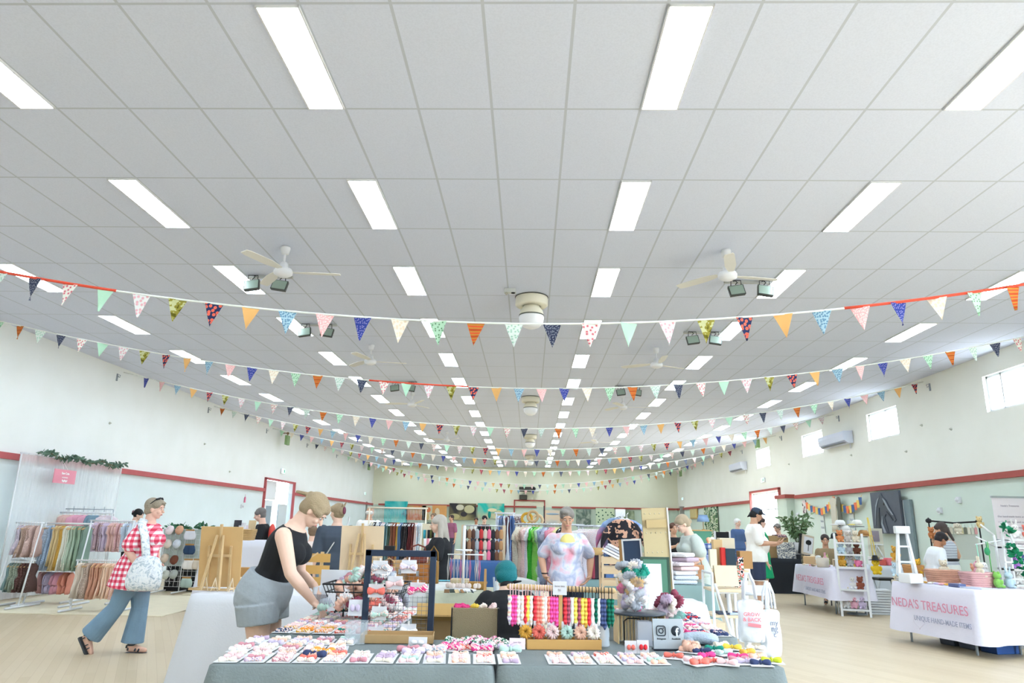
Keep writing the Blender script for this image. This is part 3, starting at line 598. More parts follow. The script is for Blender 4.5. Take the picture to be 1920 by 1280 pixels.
        if fs:
            for s_ in (-1, 1):
                el, wr = arms[s_]; a0 = sh[s_]-X*s_*.02
                if fs <= 1:
                    en = sh[s_].lerp(el, fs); q.cone(a0, en, .034*H*wd**.5+e*.5, .030*H+e*.8+top.get('sfl', 0), 16)
                else:
                    q.cone(a0, el, .035*H*wd**.5+e*.5, .027*H+e*.6, 16); q.cone(el, el.lerp(wr, fs-1), .027*H+e*.6, .02*H+e*.6, 16)
        else:
            for s_ in (-1, 1): q.cone(sh[s_]-X*s_*.035*H+D*.014*H, sh[s_]-X*s_*.04*H-D*.05*H, .022*H, .03*H)
        q.build(top.get('name', 'shirt'), top['m'], r, remesh=min(vox, .012), smooth=top.get('sm', 4))
    if bottom:
        e = bottom.get('e', .014); q = MB(); kind = bottom['kind']; ht = bottom.get('t', .07)
        q.loft([ring(t_, a, b_, e) for t_, a, b_ in TR if -.08 < t_ < ht]+([ring(ht, .082, .062, e)] if ht > .06 else []))
        if kind in ('pants', 'shorts'):
            fr = bottom.get('len', 1.9)
            for s_ in (-1, 1):
                hp2, kn, an, fd = legs[s_]; w0 = .056*H*wd+e
                if fr <= 1:
                    en = hp2.lerp(kn, fr); n = (en-hp2).normalized(); u = Vector((1, 0, 0)); v = n.cross(u).normalized()
                    q.loft([[hp2.lerp(en, tt)+(u*cos(2*pi*j/18)+v*sin(2*pi*j/18))*(w0*(1-tt)+(bottom.get('wl', .055*H)+e)*tt) for j in range(18)] for tt in (0, .3, .6, .85, 1)])
                else:
                    wl = bottom.get('wl', .035*H); q.cone(hp2, kn, w0, .04*H+e, 18); en = kn.lerp(an, fr-1); n = (en-kn).normalized(); u = n.orthogonal().normalized(); v = n.cross(u)
                    q.loft([[kn.lerp(en, tt)+(u*cos(2*pi*j/18)+v*sin(2*pi*j/18))*((.04*H+e)*(1-tt)+wl*tt) for j in range(18)] for tt in (0, .3, .6, .85, 1)])
        elif kind == 'skirt':
            z1 = bottom.get('z', .3*H); n = 32; rr = []
            for i in range(7):
                t_ = i/6; c = (P0-D*.02*H).lerp(Vector((0, P0.y-.02, z1)), t_); rx = (.105*H*wd+e)*(1+bottom.get('fl', .5)*t_); ry = (.08*H*wd+e)*(1+bottom.get('fl', .5)*t_)
                rr.append([c+Vector((rx*cos(2*pi*j/n)*(1+.05*t_*sin(j*5*pi/8)), ry*sin(2*pi*j/n)*(1+.05*t_*sin(j*5*pi/8)), 0)) for j in range(n)])
            q.loft(rr)
        q.build(bottom.get('name', kind), bottom['m'], r, remesh=min(vox, .012), smooth=4)
    if shoes:
        for s_ in (-1, 1):
            hp2, kn, an, fd = legs[s_]; up = Vector((0, 0, 1)); up = (up-fd*up.dot(fd)).normalized(); q = MB(); sd = fd.cross(up)
            if shoes.get('kind') == 'sandal':
                rows = []
                for t_, w_ in ((-.035, .018), (-.02, .022), (.03, .024), (.07, .029), (.095, .024), (.108, .012)):
                    c = an+fd*t_*H; rows.append([c+sd*w_*H*x-up*(.046+y)*H for x, y in ((-1, 0), (1, 0), (1, .012), (-1, .012))])
                q.loft(rows, smooth=False); q.build('sandal_sole', shoes['m'], r)
                for f0, f1, zz, ww in ((.06, .06, -.018, .026), (.035, .045, -.008, .024), (-.012, -.012, .006, .022)):
                    q = MB(); pts = []
                    for j in range(9):
                        a = pi*j/8; pts.append(an+fd*(f0+(f1-f0)*j/8)*H+sd*cos(a)*ww*H+up*((sin(a)*.020 if zz > -.01 or 1 else 0)-.032+zz*.3)*H)
                    q.tube(pts, .0055*H, 6, flat=.6); q.build('strap', shoes['m'], r)
                q = MB(); q.tube([an-fd*.024*H+sd*.02*H-up*.012*H, an-fd*.034*H-up*.006*H, an-fd*.024*H-sd*.02*H-up*.012*H], .006*H, 6); q.tube([an+(fd*cos(a)+sd*sin(a))*.024*H+up*.002*H for a in [j*pi/6 for j in range(12)]], .0045*H, 6, closed=True); q.build('strap', shoes['m'], r)
            else:
                q.cone(an-fd*.012*H-up*.022*H, an+fd*.085*H-up*.026*H, .024*H, .02*H, 12); q.cone(an, an-up*.02*H, .024*H, .024*H); q.build('shoe', shoes['m'], r, remesh=.01, smooth=2)
    return r, E
def torus_strap(r, name, m, pts, rad, flat=1):
    q = MB(); q.tube(pts, rad, 8, flat=flat); return q.build(name, m, r)
DENIM = mat((128, 158, 182), .85, 'denim_light', bmp=(120, .2), var=.12); BLKC = mat((34, 35, 38), .85, 'black_cotton', bmp=(40, .15)); NAVYC = mat((50, 60, 76), .85, 'navy_cotton')
V = Vector
# 1 --- walking woman in red and white gingham, in profile facing right
p = PZ(232, 1224, 0)
GING = pat('gingham_red', 'gingham', [(248, 244, 246), (236, 130, 150), (214, 56, 84), 1], 17)
HB = mat((158, 146, 128), .7, 'hair_ash_blonde', bmp=(120, .8), var=.2)
px_ = PZ(240, 1225, 0); BX, BY = px_.x, px_.y
r1, E1 = figure('woman in a red and white gingham blouse and wide jeans walking past the clothes stall', (BX-.03, BY), -pi/2, 1.63, 1.08, lean=.14, pitch=.02, vox=.007, skin='pink',
    aR=(V((.215, -.02, 1.07)), V((.20, .13, .87)), V((0, .25, -1))), aL=(V((-.20, .06, 1.08)), V((-.17, .13, .92))),
    lL=(V((-.07, .05, .46)), V((-.07, .02, .075)), V((0, 1, 0))), lR=(V((.07, -.13, .47)), V((.075, -.37, .165)), V((0, .55, -.80))),
    hair=dict(m=HB, ell=[((0, -.05, .04), (.09, .085, .09)), ((0, -.07, -.03), (.075, .05, .05)), ((0, .01, .085), (.07, .075, .035))], cone=[((.05, .05, .075), (-.03, .085, .08), .02, .012), ((-.05, .05, .075), (.03, .085, .08), .02, .012)],
        extra=[('sunglasses', BLACK, [((-.07, .02, .115), (-.02, .035, .13), .012, .012), ((.02, .035, .13), (.07, .02, .115), .012, .012), ((.078, .015, .11), (.082, -.06, .03), .005, .005), ((-.078, .015, .11), (-.082, -.06, .03), .005, .005)])]),
    top=dict(m=GING, e=.03, t0=-.12, sleeve=.72, sfl=.02, flare=.16, name='blouse'), bottom=dict(kind='pants', m=DENIM, len=1.93, wl=.115, e=.02), shoes=dict(kind='sandal', m=mat((70, 74, 80), .6, 'sandal_grey')), bust=1.1, curl=.6)
BAGP = pat('bag_floral', 'soft', [(150, 168, 186), (226, 232, 238), (242, 244, 246), (176, 192, 204), (236, 240, 242)], 22)
bg_ = thing('shoulder_bag', 'blue and white floral cloth bag hanging from the walking woman\'s shoulder', 'bag', (BX+.15, BY), -pi/2)
q = MB(); rr = []
for z, a, b_, yy in ((1.02, .02, .10, .06), (.96, .05, .15, .06), (.86, .075, .185, .05), (.76, .085, .2, .045), (.68, .07, .185, .04), (.655, .03, .14, .04)):
    rr.append([V((.265+a*cos(2*pi*j/24)*(1+.08*sin(j*3)), yy+b_*sin(2*pi*j/24)*(1+.06*sin(j*2.2+z*20)), z)) for j in range(24)])
q.loft(rr); q.build('bag_body', BAGP, bg_, sub=1)
q = MB(); q.tube([V((.25, .03, 1.0)), V((.235, -.02, 1.2)), V((.19, -.10, 1.34)), V((.12, -.12, 1.385))], .045, 8, flat=.35); q.build('bag_strap', BAGP, bg_)
# 2 --- young woman bending over the table, black tank top
HBL = mat((170, 150, 120), .65, 'hair_blonde', bmp=(140, .8), var=.2)
YW = 5.2; c = PY(502, 1090, YW); BX, BY = c.x, YW
def L2(px, py, dY=0):     # pixel of the photo -> local coordinates of this figure (faces +X)
    q_ = PY(px, py, YW+dY); return V((-(dY), q_.x-BX, q_.z))
r2, E2 = figure('woman in black tank top and pale grey shorts bending over the bow table', (BX, BY), -pi/2, 1.68, 1.12, lean=.38, pitch=.55, vox=.006, skin='light', pelv=(0, -.02, .90),
    aR=((L2(545, 1075, -.22)), (L2(588, 1128, -.12)), V((.2, .75, -.5)), V((0, -.5, -1))), aL=(L2(562, 1075, .22), L2(590, 1098, .12), V((0, .45, -.9)), V((0, -1, -.4))),
    lR=(V((.09, .02, .48)), V((.09, -.03, .075))), lL=(V((-.09, .05, .48)), V((-.09, .02, .075))),
    hair=dict(m=HBL, ell=[((0, -.03, .045), (.088, .098, .088)), ((0, -.06, -.01), (.08, .06, .07)), ((0, .012, .07), (.077, .075, .045)), ((0, -.11, .06), (.022, .03, .022))], cone=[((0, -.10, .06), (0, -.20, -.01), .02, .012), ((.075, .0, .03), (.07, .05, .03), .02, .03)]),
    top=dict(m=BLKC, e=.008, t0=.02, t1=.288, sleeve=0, name='tank_top', sm=3), bottom=dict(kind='shorts', m=mat((164, 172, 178), .85, 'shorts_grey', bmp=(24, .5)), len=.36, wl=.09, e=.045, t=.08, name='shorts'), shoes=dict(m=WHITE), bust=1.25, curl=.8)
# 3 --- seated person with teal hair, back to us
TEAL = mat((22, 118, 124), .6, 'hair_teal', bmp=(160, .8), var=.25)
c = PY(950, 1200, 5.5)
r3, E3 = figure('person with short teal hair in a black t-shirt sitting with back turned', (PY(953,1100,6.0).x, 6.0, 0), .15, 1.66, 1.10, lean=.16, sit=.29, drop=.05, pitch=.36, yaw=.05, vox=.008, skin='light',
    aL=(V((-.27, .10, .64)), V((-.17, .33, .78)), V((.2, .9, .3))), aR=(V((.27, .08, .60)), V((.15, .34, .64)), V((-.3, 1, .1))),
    hair=dict(m=TEAL, ell=[((0, -.03, .05), (.098, .105, .092)), ((0, -.05, -.0), (.094, .08, .075))], extra=[('undercut_hair', BLACK, [((0, -.05, -.075), (.062, .05, .035)), ((.06, -.07, -.06), (.11, -.10, -.065), .014, .006)])]),
    top=dict(m=BLKC, e=.03, t0=-.07, sleeve=.72, name='t_shirt'), bottom=dict(kind='pants', m=BLKC, len=1.9), shoes=dict(m=BLACK))
# 4 --- tie-dye shirt woman standing facing us
TD = pat('tie_dye', 'soft', [(240, 150, 170), (236, 190, 205), (222, 222, 236), (176, 186, 214), (232, 226, 236), (244, 160, 170)], 4.5)
GH = mat((140, 134, 128), .7, 'hair_grey_short', bmp=(140, .7), var=.25)
c = PZ(1060, 1120, .75); YT = 8.0; c = PY(1062, 1000, YT)
r4, E4 = figure('woman in a pink and blue tie-dye t-shirt standing hands on hips', (c.x, YT), pi+.05, 1.60, 1.06, pitch=.28, vox=.008, skin='tan',
    aR=(V((.27, -.06, 1.07)), V((.24, .08, .88)), V((-.45, .3, -.6))), aL=(V((-.27, -.06, 1.07)), V((-.24, .08, .88)), V((.45, .3, -.6))),
    hair=dict(m=GH, ell=[((0, -.02, .06), (.086, .096, .08)), ((.03, .04, .095), (.06, .055, .03))]), top=dict(m=TD, e=.028, t0=-.06, sleeve=.78, flare=.03, name='tie_dye_t_shirt'), bottom=dict(kind='pants', m=mat((44, 52, 70), .85, 'jeans_navy'), len=1.95, wl=.075), shoes=dict(m=BLACK), bust=.9)
q = MB(); q.lathe([(.0, 0), (.078, 0), (.08, .006), (0, .008)], n=28, M=Matrix.Rotation(-pi/2, 3, 'X')); o = q.build('print_circle', mat((244, 226, 140), .8, 'print_yellow'), r4, loc=(0, .128, 1.235)); o['label'] = 'pale yellow round print'
q = MB(); q.tube([(.24+.033*cos(a), .07+.033*sin(a), .905) for a in [j*pi/6 for j in range(12)]], .006, 6, closed=True); q.build('bracelet', BLACK, r4)
# 5 --- man in white t-shirt and dark cap looking at his phone
c = PZ(1415, 1143, 0)
CAPM = mat((58, 70, 90), .8, 'cap_navy')
r5, E5 = figure('man in white t-shirt, navy shorts and dark cap looking at a phone', (c.x+.10, c.y), -pi/2-.12, 1.80, 1.12, lean=-.02, pitch=.32, vox=.01, skin='tan', belly=.03,
    aR=(V((.24, .02, 1.15)), V((.14, .33, 1.16)), V((-.3, 1, .25)), V((-.5, 0, 1))), aL=(V((-.22, .06, 1.15)), V((-.10, .34, 1.12)), V((.2, 1, .2)), V((0, 0, 1))),
    hair=dict(m=BLACK, ell=[((0, -.1, -.02), (.05, .03, .05))], cone=[((0, -.11, -.03), (0, -.14, -.08), .02, .01)], extra=[('cap', CAPM, [((0, -.01, .055), (.09, .105, .075)), ((0, .06, .052), (.08, .07, .016)), ((0, .115, .045), (.062, .05, .010))])]),
    top=dict(m=mat((246, 244, 240), .85, 'tee_white', bmp=(20, .3)), e=.035, t0=-.07, sleeve=.85, name='t_shirt'), bottom=dict(kind='shorts', m=mat((56, 66, 92), .85, 'shorts_navy'), len=.98, wl=.09, e=.02), shoes=dict(m=mat((200, 160, 130), .7, 'sandals_tan')))
q = MB(); q.box((0, 0, 0), (.075, .15, .01)); o = q.build('phone', BLACK, None, bevel=.003, loc=r5.matrix_basis @ V((0, .49, 1.20))); o.location = (c.x+.10+.49, c.y+.0, 1.205); o.rotation_euler = (.5, 0, -pi/2-.12); props(o, 'black phone held by the man in the cap', 'phone')
# 6 --- woman in a sage grey dress leaning over clothes, facing left
c = PZ(1300, 1150, 0); YS = 9.5; c = PY(1288, 1050, YS)
SAGE = mat((192, 200, 192), .85, 'dress_sage', bmp=(18, .4))
r6, E6 = figure('blonde woman in a sage grey dress leaning over folded clothes', (c.x+.14, YS), pi/2+.2, 1.60, 1.08, lean=.22, pitch=.35, vox=.01, skin='light',
    aR=(V((.2, .06, 1.08)), V((.18, .26, .92))), aL=(V((-.22, .05, 1.05)), V((-.2, .25, .9))), hair=dict(m=mat((178, 160, 134), .7, 'hair_pale', bmp=(120, .6), var=.15), ell=[((0, -.02, .05), (.088, .098, .085)), ((0, -.11, -.01), (.035, .035, .04)), ((0, .012, .07), (.077, .075, .042))]),
    top=dict(m=SAGE, e=.03, t0=-.05, sleeve=.7, sfl=.015, name='dress_top'), bottom=dict(kind='skirt', m=SAGE, z=.26, fl=.55, name='dress_skirt'), shoes=dict(m=BLACK), bust=1.2)
# 7 --- woman with long grey hair and glasses, black t-shirt, profile left
c = PY(826, 1050, 8.6)
r7, E7 = figure('woman with long grey hair and glasses in a black t-shirt behind the leather bags', (c.x-.02, 8.6), pi/2+.1, 1.50, 1.12, pitch=.1, vox=.01, skin='light', aR=(V((.24, .02, 1.0)), V((.2, .28, .98))), aL=(V((-.24, .02, 1.0)), V((-.2, .28, .98))),
    hair=dict(m=mat((198, 190, 178), .6, 'hair_long_grey', bmp=(160, .9), var=.25), ell=[((0, -.03, .05), (.09, .1, .085))], cone=[((.06, -.04, .03), (.09, -.03, -.2), .04, .035), ((-.06, -.04, .03), (-.09, -.03, -.2), .04, .035), ((0, -.07, .02), (0, -.1, -.22), .06, .05), ((.08, -.0, -.05), (.10, .03, -.26), .025, .02)],
        extra=[('glasses', BLACK, [((.015, .092, .008), (.05, .088, .008), .004, .004), ((-.015, .092, .008), (-.05, .088, .008), .004, .004), ((.05, .088, .01), (.078, .01, .01), .003, .003), ((.015, .09, -.02), (.05, .086, -.02), .003, .003)])]),
    top=dict(m=BLKC, e=.028, t0=-.06, sleeve=.8, name='t_shirt'), bottom=dict(kind='pants', m=mat((86, 104, 132), .85, 'jeans_mid'), len=1.95, wl=.07), shoes=dict(m=BLACK), bust=1.3)
# 8 --- woman from behind in charcoal t-shirt, claw clip
c = PY(630, 1050, 9.3)
r8, E8 = figure('woman in a charcoal t-shirt and pale jeans seen from behind, hair in a claw clip', (c.x-.02, 9.3), .45, 1.63, 1.2, pitch=.02, yaw=.5, vox=.01, skin='light',
    hair=dict(m=HBL, ell=[((0, -.03, .045), (.09, .1, .09)), ((0, -.11, .03), (.05, .04, .07))], cone=[((0, -.12, .07), (.03, -.14, .14), .02, .008), ((0, -.12, .07), (-.04, -.15, .12), .02, .008)], extra=[('claw_clip', mat((120, 60, 80), .4, 'clip'), [((0, -.15, .03), (.025, .02, .05))])]),
    top=dict(m=mat((70, 80, 94), .85, 'tee_charcoal'), e=.04, t0=-.05, sleeve=1.0, name='t_shirt'), bottom=dict(kind='pants', m=DENIM, len=1.9, wl=.08), shoes=dict(m=WHITE))
torus_strap(r8, 'bag_strap', mat((206, 206, 204), .5, 'chain'), [V((.15, .0, 1.46)), V((.12, -.11, 1.38)), V((-.02, -.155, 1.2)), V((-.15, -.16, .98))], .008)
# 9 --- woman in black tee with grey hair, red bag, facing left
c = PY(492, 1040, 12.5)
r9, E9 = figure('grey haired woman in a black t-shirt with a red shoulder bag browsing cards', (c.x-.05, 12.6), pi/2+.3, 1.62, 1.1, lean=.08, pitch=.25, vox=.012, skin='pink', aR=(V((.2, .08, 1.02)), V((.12, .36, 1.05))), aL=(V((-.22, .08, 1.02)), V((-.14, .34, 1.08))),
    hair=dict(m=mat((118, 112, 110), .7, 'hair_dark_grey', var=.2), ell=[((0, -.03, .05), (.09, .1, .085)), ((0, -.04, -.01), (.085, .075, .06))]), top=dict(m=BLKC, e=.03, t0=-.06, sleeve=.75, name='t_shirt'), bottom=dict(kind='skirt', m=pat('skirt_print', 'dots', [(70, 96, 90), (200, 206, 190)], 30), z=.35), shoes=dict(m=BLACK), bust=1)
q = MB(); q.ell((-.16, -.14, 1.18), (.1, .06, .17)); q.build('red_bag', mat((208, 76, 66), .6, 'bag_red'), r9)
# 10 --- old man, bald, white shirt, from behind
c = PY(690, 1000, 14.5)
figure('bald older man in a white shirt seen from behind beside the clothes rack', (c.x-.06, 14.8), -.2, 1.74, 1.2, pitch=.1, vox=.012, skin='tan', hair=dict(m=mat((238, 236, 232), .7, 'hair_white'), style='bald', ell=[((0, -.05, -.02), (.08, .06, .05))]), top=dict(m=mat((244, 242, 238), .85, 'shirt_white'), e=.035, t0=-.07, sleeve=1.0), bottom=dict(kind='pants', m=GREY, len=1.95), shoes=dict(m=BLACK))
# 11 --- boy in grey t-shirt looking down (right stall)
c = PY(1752, 1060, 11.2)
r11, _ = figure('dark haired boy in a pale grey t-shirt reaching down behind the basket table', (c.x-.02, 11.2), -pi/2+.1, 1.44, .92, lean=.22, pitch=.45, vox=.01, skin='brown', aR=(V((.19, .02, .93)), V((.18, .22, .74))), aL=(V((-.19, .05, .95)), V((-.15, .25, .8))),
    hair=dict(m=mat((34, 30, 34), .6, 'hair_black', bmp=(120, .5)), ell=[((0, -.02, .05), (.09, .103, .088)), ((0, .02, .075), (.08, .08, .045))]), top=dict(m=mat((226, 230, 234), .85, 'tee_pale_grey'), e=.03, t0=-.07, sleeve=.85, name='t_shirt'), bottom=dict(kind='pants', m=GREY, len=1.95), shoes=dict(m=BLACK))
# 12 --- woman in grey striped top and belt, dark ponytail, back to us
c = PY(1800, 1050, 11.4)
r12, _ = figure('woman with dark ponytail in a sleeveless grey striped dress with black belt', (c.x+.12, 11.9), .5, 1.56, 1.08, lean=.05, pitch=.2, yaw=.3, vox=.01, skin='tan', aR=(V((.22, -.02, 1.04)), V((.22, .12, .84))), aL=(V((-.23, -.02, 1.04)), V((-.22, .10, .84))),
    hair=dict(m=mat((74, 64, 62), .6, 'hair_brown_black', bmp=(120, .5)), ell=[((0, -.03, .05), (.09, .1, .088)), ((0, -.04, .0), (.085, .075, .07))], cone=[((0, -.10, .0), (.03, -.13, -.2), .035, .022)]),
    top=dict(m=pat('stripes_grey', 'stripe', [(196, 202, 210), (166, 172, 184)], 8), e=.014, t0=.04, t1=.29, sleeve=0, name='striped_top'), bottom=dict(kind='skirt', m=mat((216, 220, 214), .85, 'skirt_pale'), z=.4, fl=.4), shoes=dict(m=BLACK))
q = MB(); q.tube([V((.15*cos(a), .112*sin(a), .0))+V((0, .005, .98)) for a in [j*pi/12 for j in range(24)]], .022, 8, closed=True, flat=1); q.build('belt', BLACK, r12)
# 13 --- grey haired woman in dark floral top behind the black table
c = PY(1472, 1015, 18.0)
figure('grey haired woman in a dark floral top standing behind the black draped table', (c.x, 18.4), pi/2+.6, 1.55, 1.1, pitch=.3, vox=.012, skin='pink', aR=(V((.2, .1, .95)), V((.1, .3, .95))), aL=(V((-.2, .1, .95)), V((-.1, .3, .95))), hair=dict(m=GH, ell=[((0, -.03, .05), (.095, .1, .085))]), top=dict(m=pat('top_dark_floral', 'dots', [(70, 60, 70), (220, 180, 180)], 30), e=.03, sleeve=.8), bottom=dict(kind='pants', m=GREY), shoes=dict(m=BLACK))
# 14 --- seated seller among the plush toys
c = PY(1546, 1005, 15.2)
figure('dark haired seller in a brown top sitting behind the first white toy table', (c.x, 15.2), pi-.3, 1.6, 1.0, sit=.47, pitch=.15, vox=.012, skin='tan', hair=dict(m=mat((52, 42, 38), .6, 'hair_dark_brown'), ell=[((0, -.03, .05), (.09, .1, .088))]), top=dict(m=mat((150, 130, 100), .85, 'top_khaki'), e=.03, sleeve=.8), bottom=dict(kind='pants', m=GREY), shoes=dict(m=BLACK))
# 15 --- shopper behind the children's clothes racks
c = PY(244, 1000, 15.2)
figure('woman with dark hair pinned up in a lilac top behind the childrens clothes racks', (c.x, 15.2), -pi/2+.2, 1.60, 1.0, lean=.1, pitch=.3, vox=.012, skin='light', hair=dict(m=BLACK, ell=[((0, -.03, .05), (.092, .102, .088)), ((0, -.12, .0), (.045, .04, .05))], extra=[('hair_clip', mat((150, 120, 130), .4, 'clip_pink'), [((.03, -.14, .03), (.02, .02, .03))])]), top=dict(m=mat((206, 204, 214), .85, 'top_lilac'), e=.03, sleeve=.8), bottom=dict(kind='pants', m=BLKC), shoes=dict(m=BLACK))
# 16.. --- people further back
def far(label, px, py, Y, rz, H, skin, hairc, topm, botm=None, bottom='pants', **k):
    """py = top of the head in the photo"""
    c = PY(px, py, Y); hh = c.z if H is None else H
    sitz = 0
    if H is not None and c.z < H-.25: sitz = max(.2, .45+(c.z-(.45+.5*H))*.0); k['sit'] = sitz
    return figure(label, (c.x, Y), rz, hh if H is None else H, k.pop('wd', 1.08), vox=.016, skin=skin, hair=dict(m=mat(hairc, .7), ell=[((0, -.03, .05), (.09, .1, .088))]) if hairc else None, top=dict(m=topm, e=.03, sleeve=.8), bottom=dict(kind=bottom, m=botm or mat((70, 76, 90), .85)), shoes=dict(m=BLACK), **k)[0]
far('man in a dark green shirt standing by the orange painting at the back', 813, 962, 24, pi-.2, None, 'tan', (120, 100, 80), mat((58, 66, 58), .85))
far('man in a plum shirt in front of the dark floral painting', 847, 965, 28, pi-.6, None, 'tan', (60, 48, 44), mat((150, 92, 118), .85))
far('woman with black bun and black top by the turquoise painting', 908, 966, 24, pi+.3, None, 'light', (34, 32, 40), BLKC, pitch=.3)
far('shopper with brown hair between the two back paintings', 893, 970, 30, pi, None, 'brown', (60, 44, 40), mat((224, 226, 224), .85))
far('seated shopper in black beside the white sandwich board', 1363, 998, 22, pi-.8, 1.62, 'pink', (150, 140, 130), BLKC)
far('brown haired shopper in black holding something behind the pegboard', 1262, 980, 13.5, pi+.2, None, 'tan', (90, 60, 48), BLKC, aR=(V((.22, .1, 1.02)), V((.1, .32, 1.08))))
far('shopper in navy with a black bag beside the blue patterned rack', 938, 985, 13, .5, None, 'tan', (60, 44, 40), mat((46, 52, 66), .85))
far('child with brown hair beyond the bending woman', 587, 985, 11, .4, None, 'light', (126, 104, 84), mat((230, 214, 206), .85))
far('woman in a bright green dress standing beyond the man in the cap', 1424, 968, 14.4, -pi/2, None, 'pink', (60, 50, 48), mat((20, 150, 96), .8, 'green_dress'), mat((20, 160, 104), .8, 'green_skirt'), 'skirt', wd=.95)
r = far('white haired woman in a long blue dress near the bright door', 1382, 972, 21, pi+.4, None, 'light', (228, 228, 226), mat((84, 110, 156), .85, 'dress_blue'), mat((70, 96, 146), .85, 'dress_blue2'), 'skirt')
# ================================================================ FRONT STALL
def cloth(name, label, c, w_, d_, rz, z, drop, m, amp=.035, seed=1, flare=.04, cat='tablecloth', group=None, hem=0, n=None):
    """cloth draped over a rectangular table: flat top, rounded edge, rippled skirt"""
    rn = random.Random(seed); pts = []; per = 2*(w_+d_); N = n or int(per/.035); r_ = .04
    for i in range(N):
        s = per*i/N
        if s < w_: p = (-w_/2+s, -d_/2, 0, -1)
        elif s < w_+d_: p = (w_/2, -d_/2+s-w_, 1, 0)
        elif s < 2*w_+d_: p = (w_/2-(s-w_-d_), d_/2, 0, 1)
        else: p = (-w_/2, d_/2-(s-2*w_-d_), -1, 0)
        cx_, cy_ = max(-w_/2+r_, min(w_/2-r_, p[0])), max(-d_/2+r_, min(d_/2-r_, p[1])); dx, dy = p[0]-cx_, p[1]-cy_; L = sqrt(dx*dx+dy*dy) or 1
        k = max(0, 1-min(sqrt((abs(p[0])-w_/2)**2+(abs(p[1])-d_/2)**2), .3)/.3)
        pts.append((cx_+dx/L*r_, cy_+dy/L*r_, dx/L, dy/L, k, s))
    f1, f2, f3 = rn.uniform(9, 13), rn.uniform(17, 23), rn.uniform(0, 6); rings = []
    rings.append([V((x*.985-nx*.01, y*.985-ny*.01, z+.004)) for x, y, nx, ny, k, s in pts]); rings.append([V((x, y, z-.004)) for x, y, nx, ny, k, s in pts])
    for j in range(1, 11):
        t_ = j/10; R = []
        for x, y, nx, ny, k, s in pts:
            o = flare*t_+amp*t_**.8*(sin(s*f1+f3+1.3*sin(s*3.1))*.6+sin(s*f2+2*f3)*.35)*(.35+k)+k*.07*t_
            R.append(V((x+nx*(.004+o), y+ny*(.004+o), z-.004-(drop-(hem*abs(sin(s*2+f3)) if hem else 0))*t_)))
        rings.append(R)
    q = MB(); nn = len(pts); q.loft(rings, cap=False); q.f.append(tuple(range(nn))); q.sm.append(False)
    o = q.build(name, m, loc=(c[0], c[1], 0), rz=rz); return props(o, label, cat, group)
def folding_table(label, c, w_, d_, rz, z):
    r = thing('folding_table', label, 'table', (c[0], c[1], 0), rz)
    q = MB(); q.box((0, 0, z-.03), (w_-.02, d_-.02, .04)); q.build('tabletop', mat((214, 212, 206), .6, 'table_plastic'), r)
    for sx in (-1, 1):
        q = MB(); q.tube([(sx*(w_/2-.15), -d_/2+.06, 0.01), (sx*(w_/2-.15), -d_/2+.06, z-.05), (sx*(w_/2-.15), d_/2-.06, z-.05), (sx*(w_/2-.15), d_/2-.06, 0.01)], .014, 8); q.build('leg', GREY, r)
    return r
A0, A1 = PZ(388, 1247, .75), PZ(1476, 1253, .75)
UX = (A1-A0); LEN = UX.length; UX.normalize(); UY = V((-UX.y, UX.x, 0)); TA = math.atan2(UX.y, UX.x)
def T(u, v, z=.757): return V((A0.x+UX.x*u+UY.x*v, A0.y+UX.y*u+UY.y*v, z))
half = (PZ(930, 1250, .75)-A0).dot(UX); DT = .78
for i, (a, b_, lb) in enumerate([(0, half-.01, 'left'), (half+.01, LEN, 'right')]):
    c = T((a+b_)/2, DT/2); folding_table('folding table under the %s grey linen cloth at the front' % lb, c, b_-a-.04, DT-.04, TA, .745)
    cloth('tablecloth', 'grey linen cloth over the %s half of the front bow table' % lb, c, b_-a, DT, TA, .75, .72, LINEN, amp=.03, seed=3+i)
WL_C = (-1.17, 5.12); WR_C = (.96, 5.32)
for nm, cc, ww, dd in (('left', WL_C, .74, 1.40), ('right', WR_C, .66, 1.35)):
    folding_table('folding table under the grey cloth of the %s wing of bows' % nm, cc, ww-.04, dd-.04, 0, .745)
    cloth('tablecloth', 'grey linen cloth over the %s wing table behind the front bow table' % nm, cc, ww, dd, 0, .75, .72, LINEN, amp=.012, seed=8, flare=.015)
# --- bows on cards
PAL = [('cream', (240, 230, 214)), ('pale pink', (242, 206, 206)), ('dusty rose', (206, 142, 152)), ('mauve', (200, 176, 200)), ('peach', (244, 196, 172)), ('mint', (190, 220, 208)), ('white', (246, 244, 244)), ('coral', (236, 120, 106)), ('grey', (176, 180, 190)), ('lilac', (214, 200, 226)), ('hot pink', (236, 70, 140)), ('mustard', (222, 168, 70)), ('navy', (56, 68, 106)), ('teal', (30, 140, 120)), ('yellow', (244, 210, 84)), ('lime', (206, 214, 60)), ('orange', (240, 150, 60)), ('burgundy', (150, 70, 90)), ('red', (220, 50, 60))]
PD = dict(PAL)
def bow_mesh(col, s=1., prt=False):
    q = MB()
    for k in (-1, 1):
        rows = []
        for t_, a, b_ in ((.002, .004, .004), (.010, .009, .006), (.022, .015, .009), (.034, .017, .010), (.040, .012, .007), (.042, .003, .003)):
            rows.append([V((k*t_*s, a*s*cos(2*pi*j/10)*(1+.12*sin(j*3+t_*200)), b_*s*sin(2*pi*j/10)+.008*s)) for j in range(10)])
        q.loft(rows)
    q.ell((0, 0, .009*s), (.006*s, .009*s, .009*s), n=8, m=6)
    m_ = mat(PD[col], .8, 'bow_'+col) if not prt else pat('bowp_'+col, 'dots', [PD[col], (236, 160, 150), (250, 246, 240)], 90)
    o = q.build('bow', m_); me = o.data; bpy.data.objects.remove(o); return me
BOWS = {(n_, p): bow_mesh(n_, 1, p) for n_, c_ in PAL for p in (False, True)}
cardmesh = {}
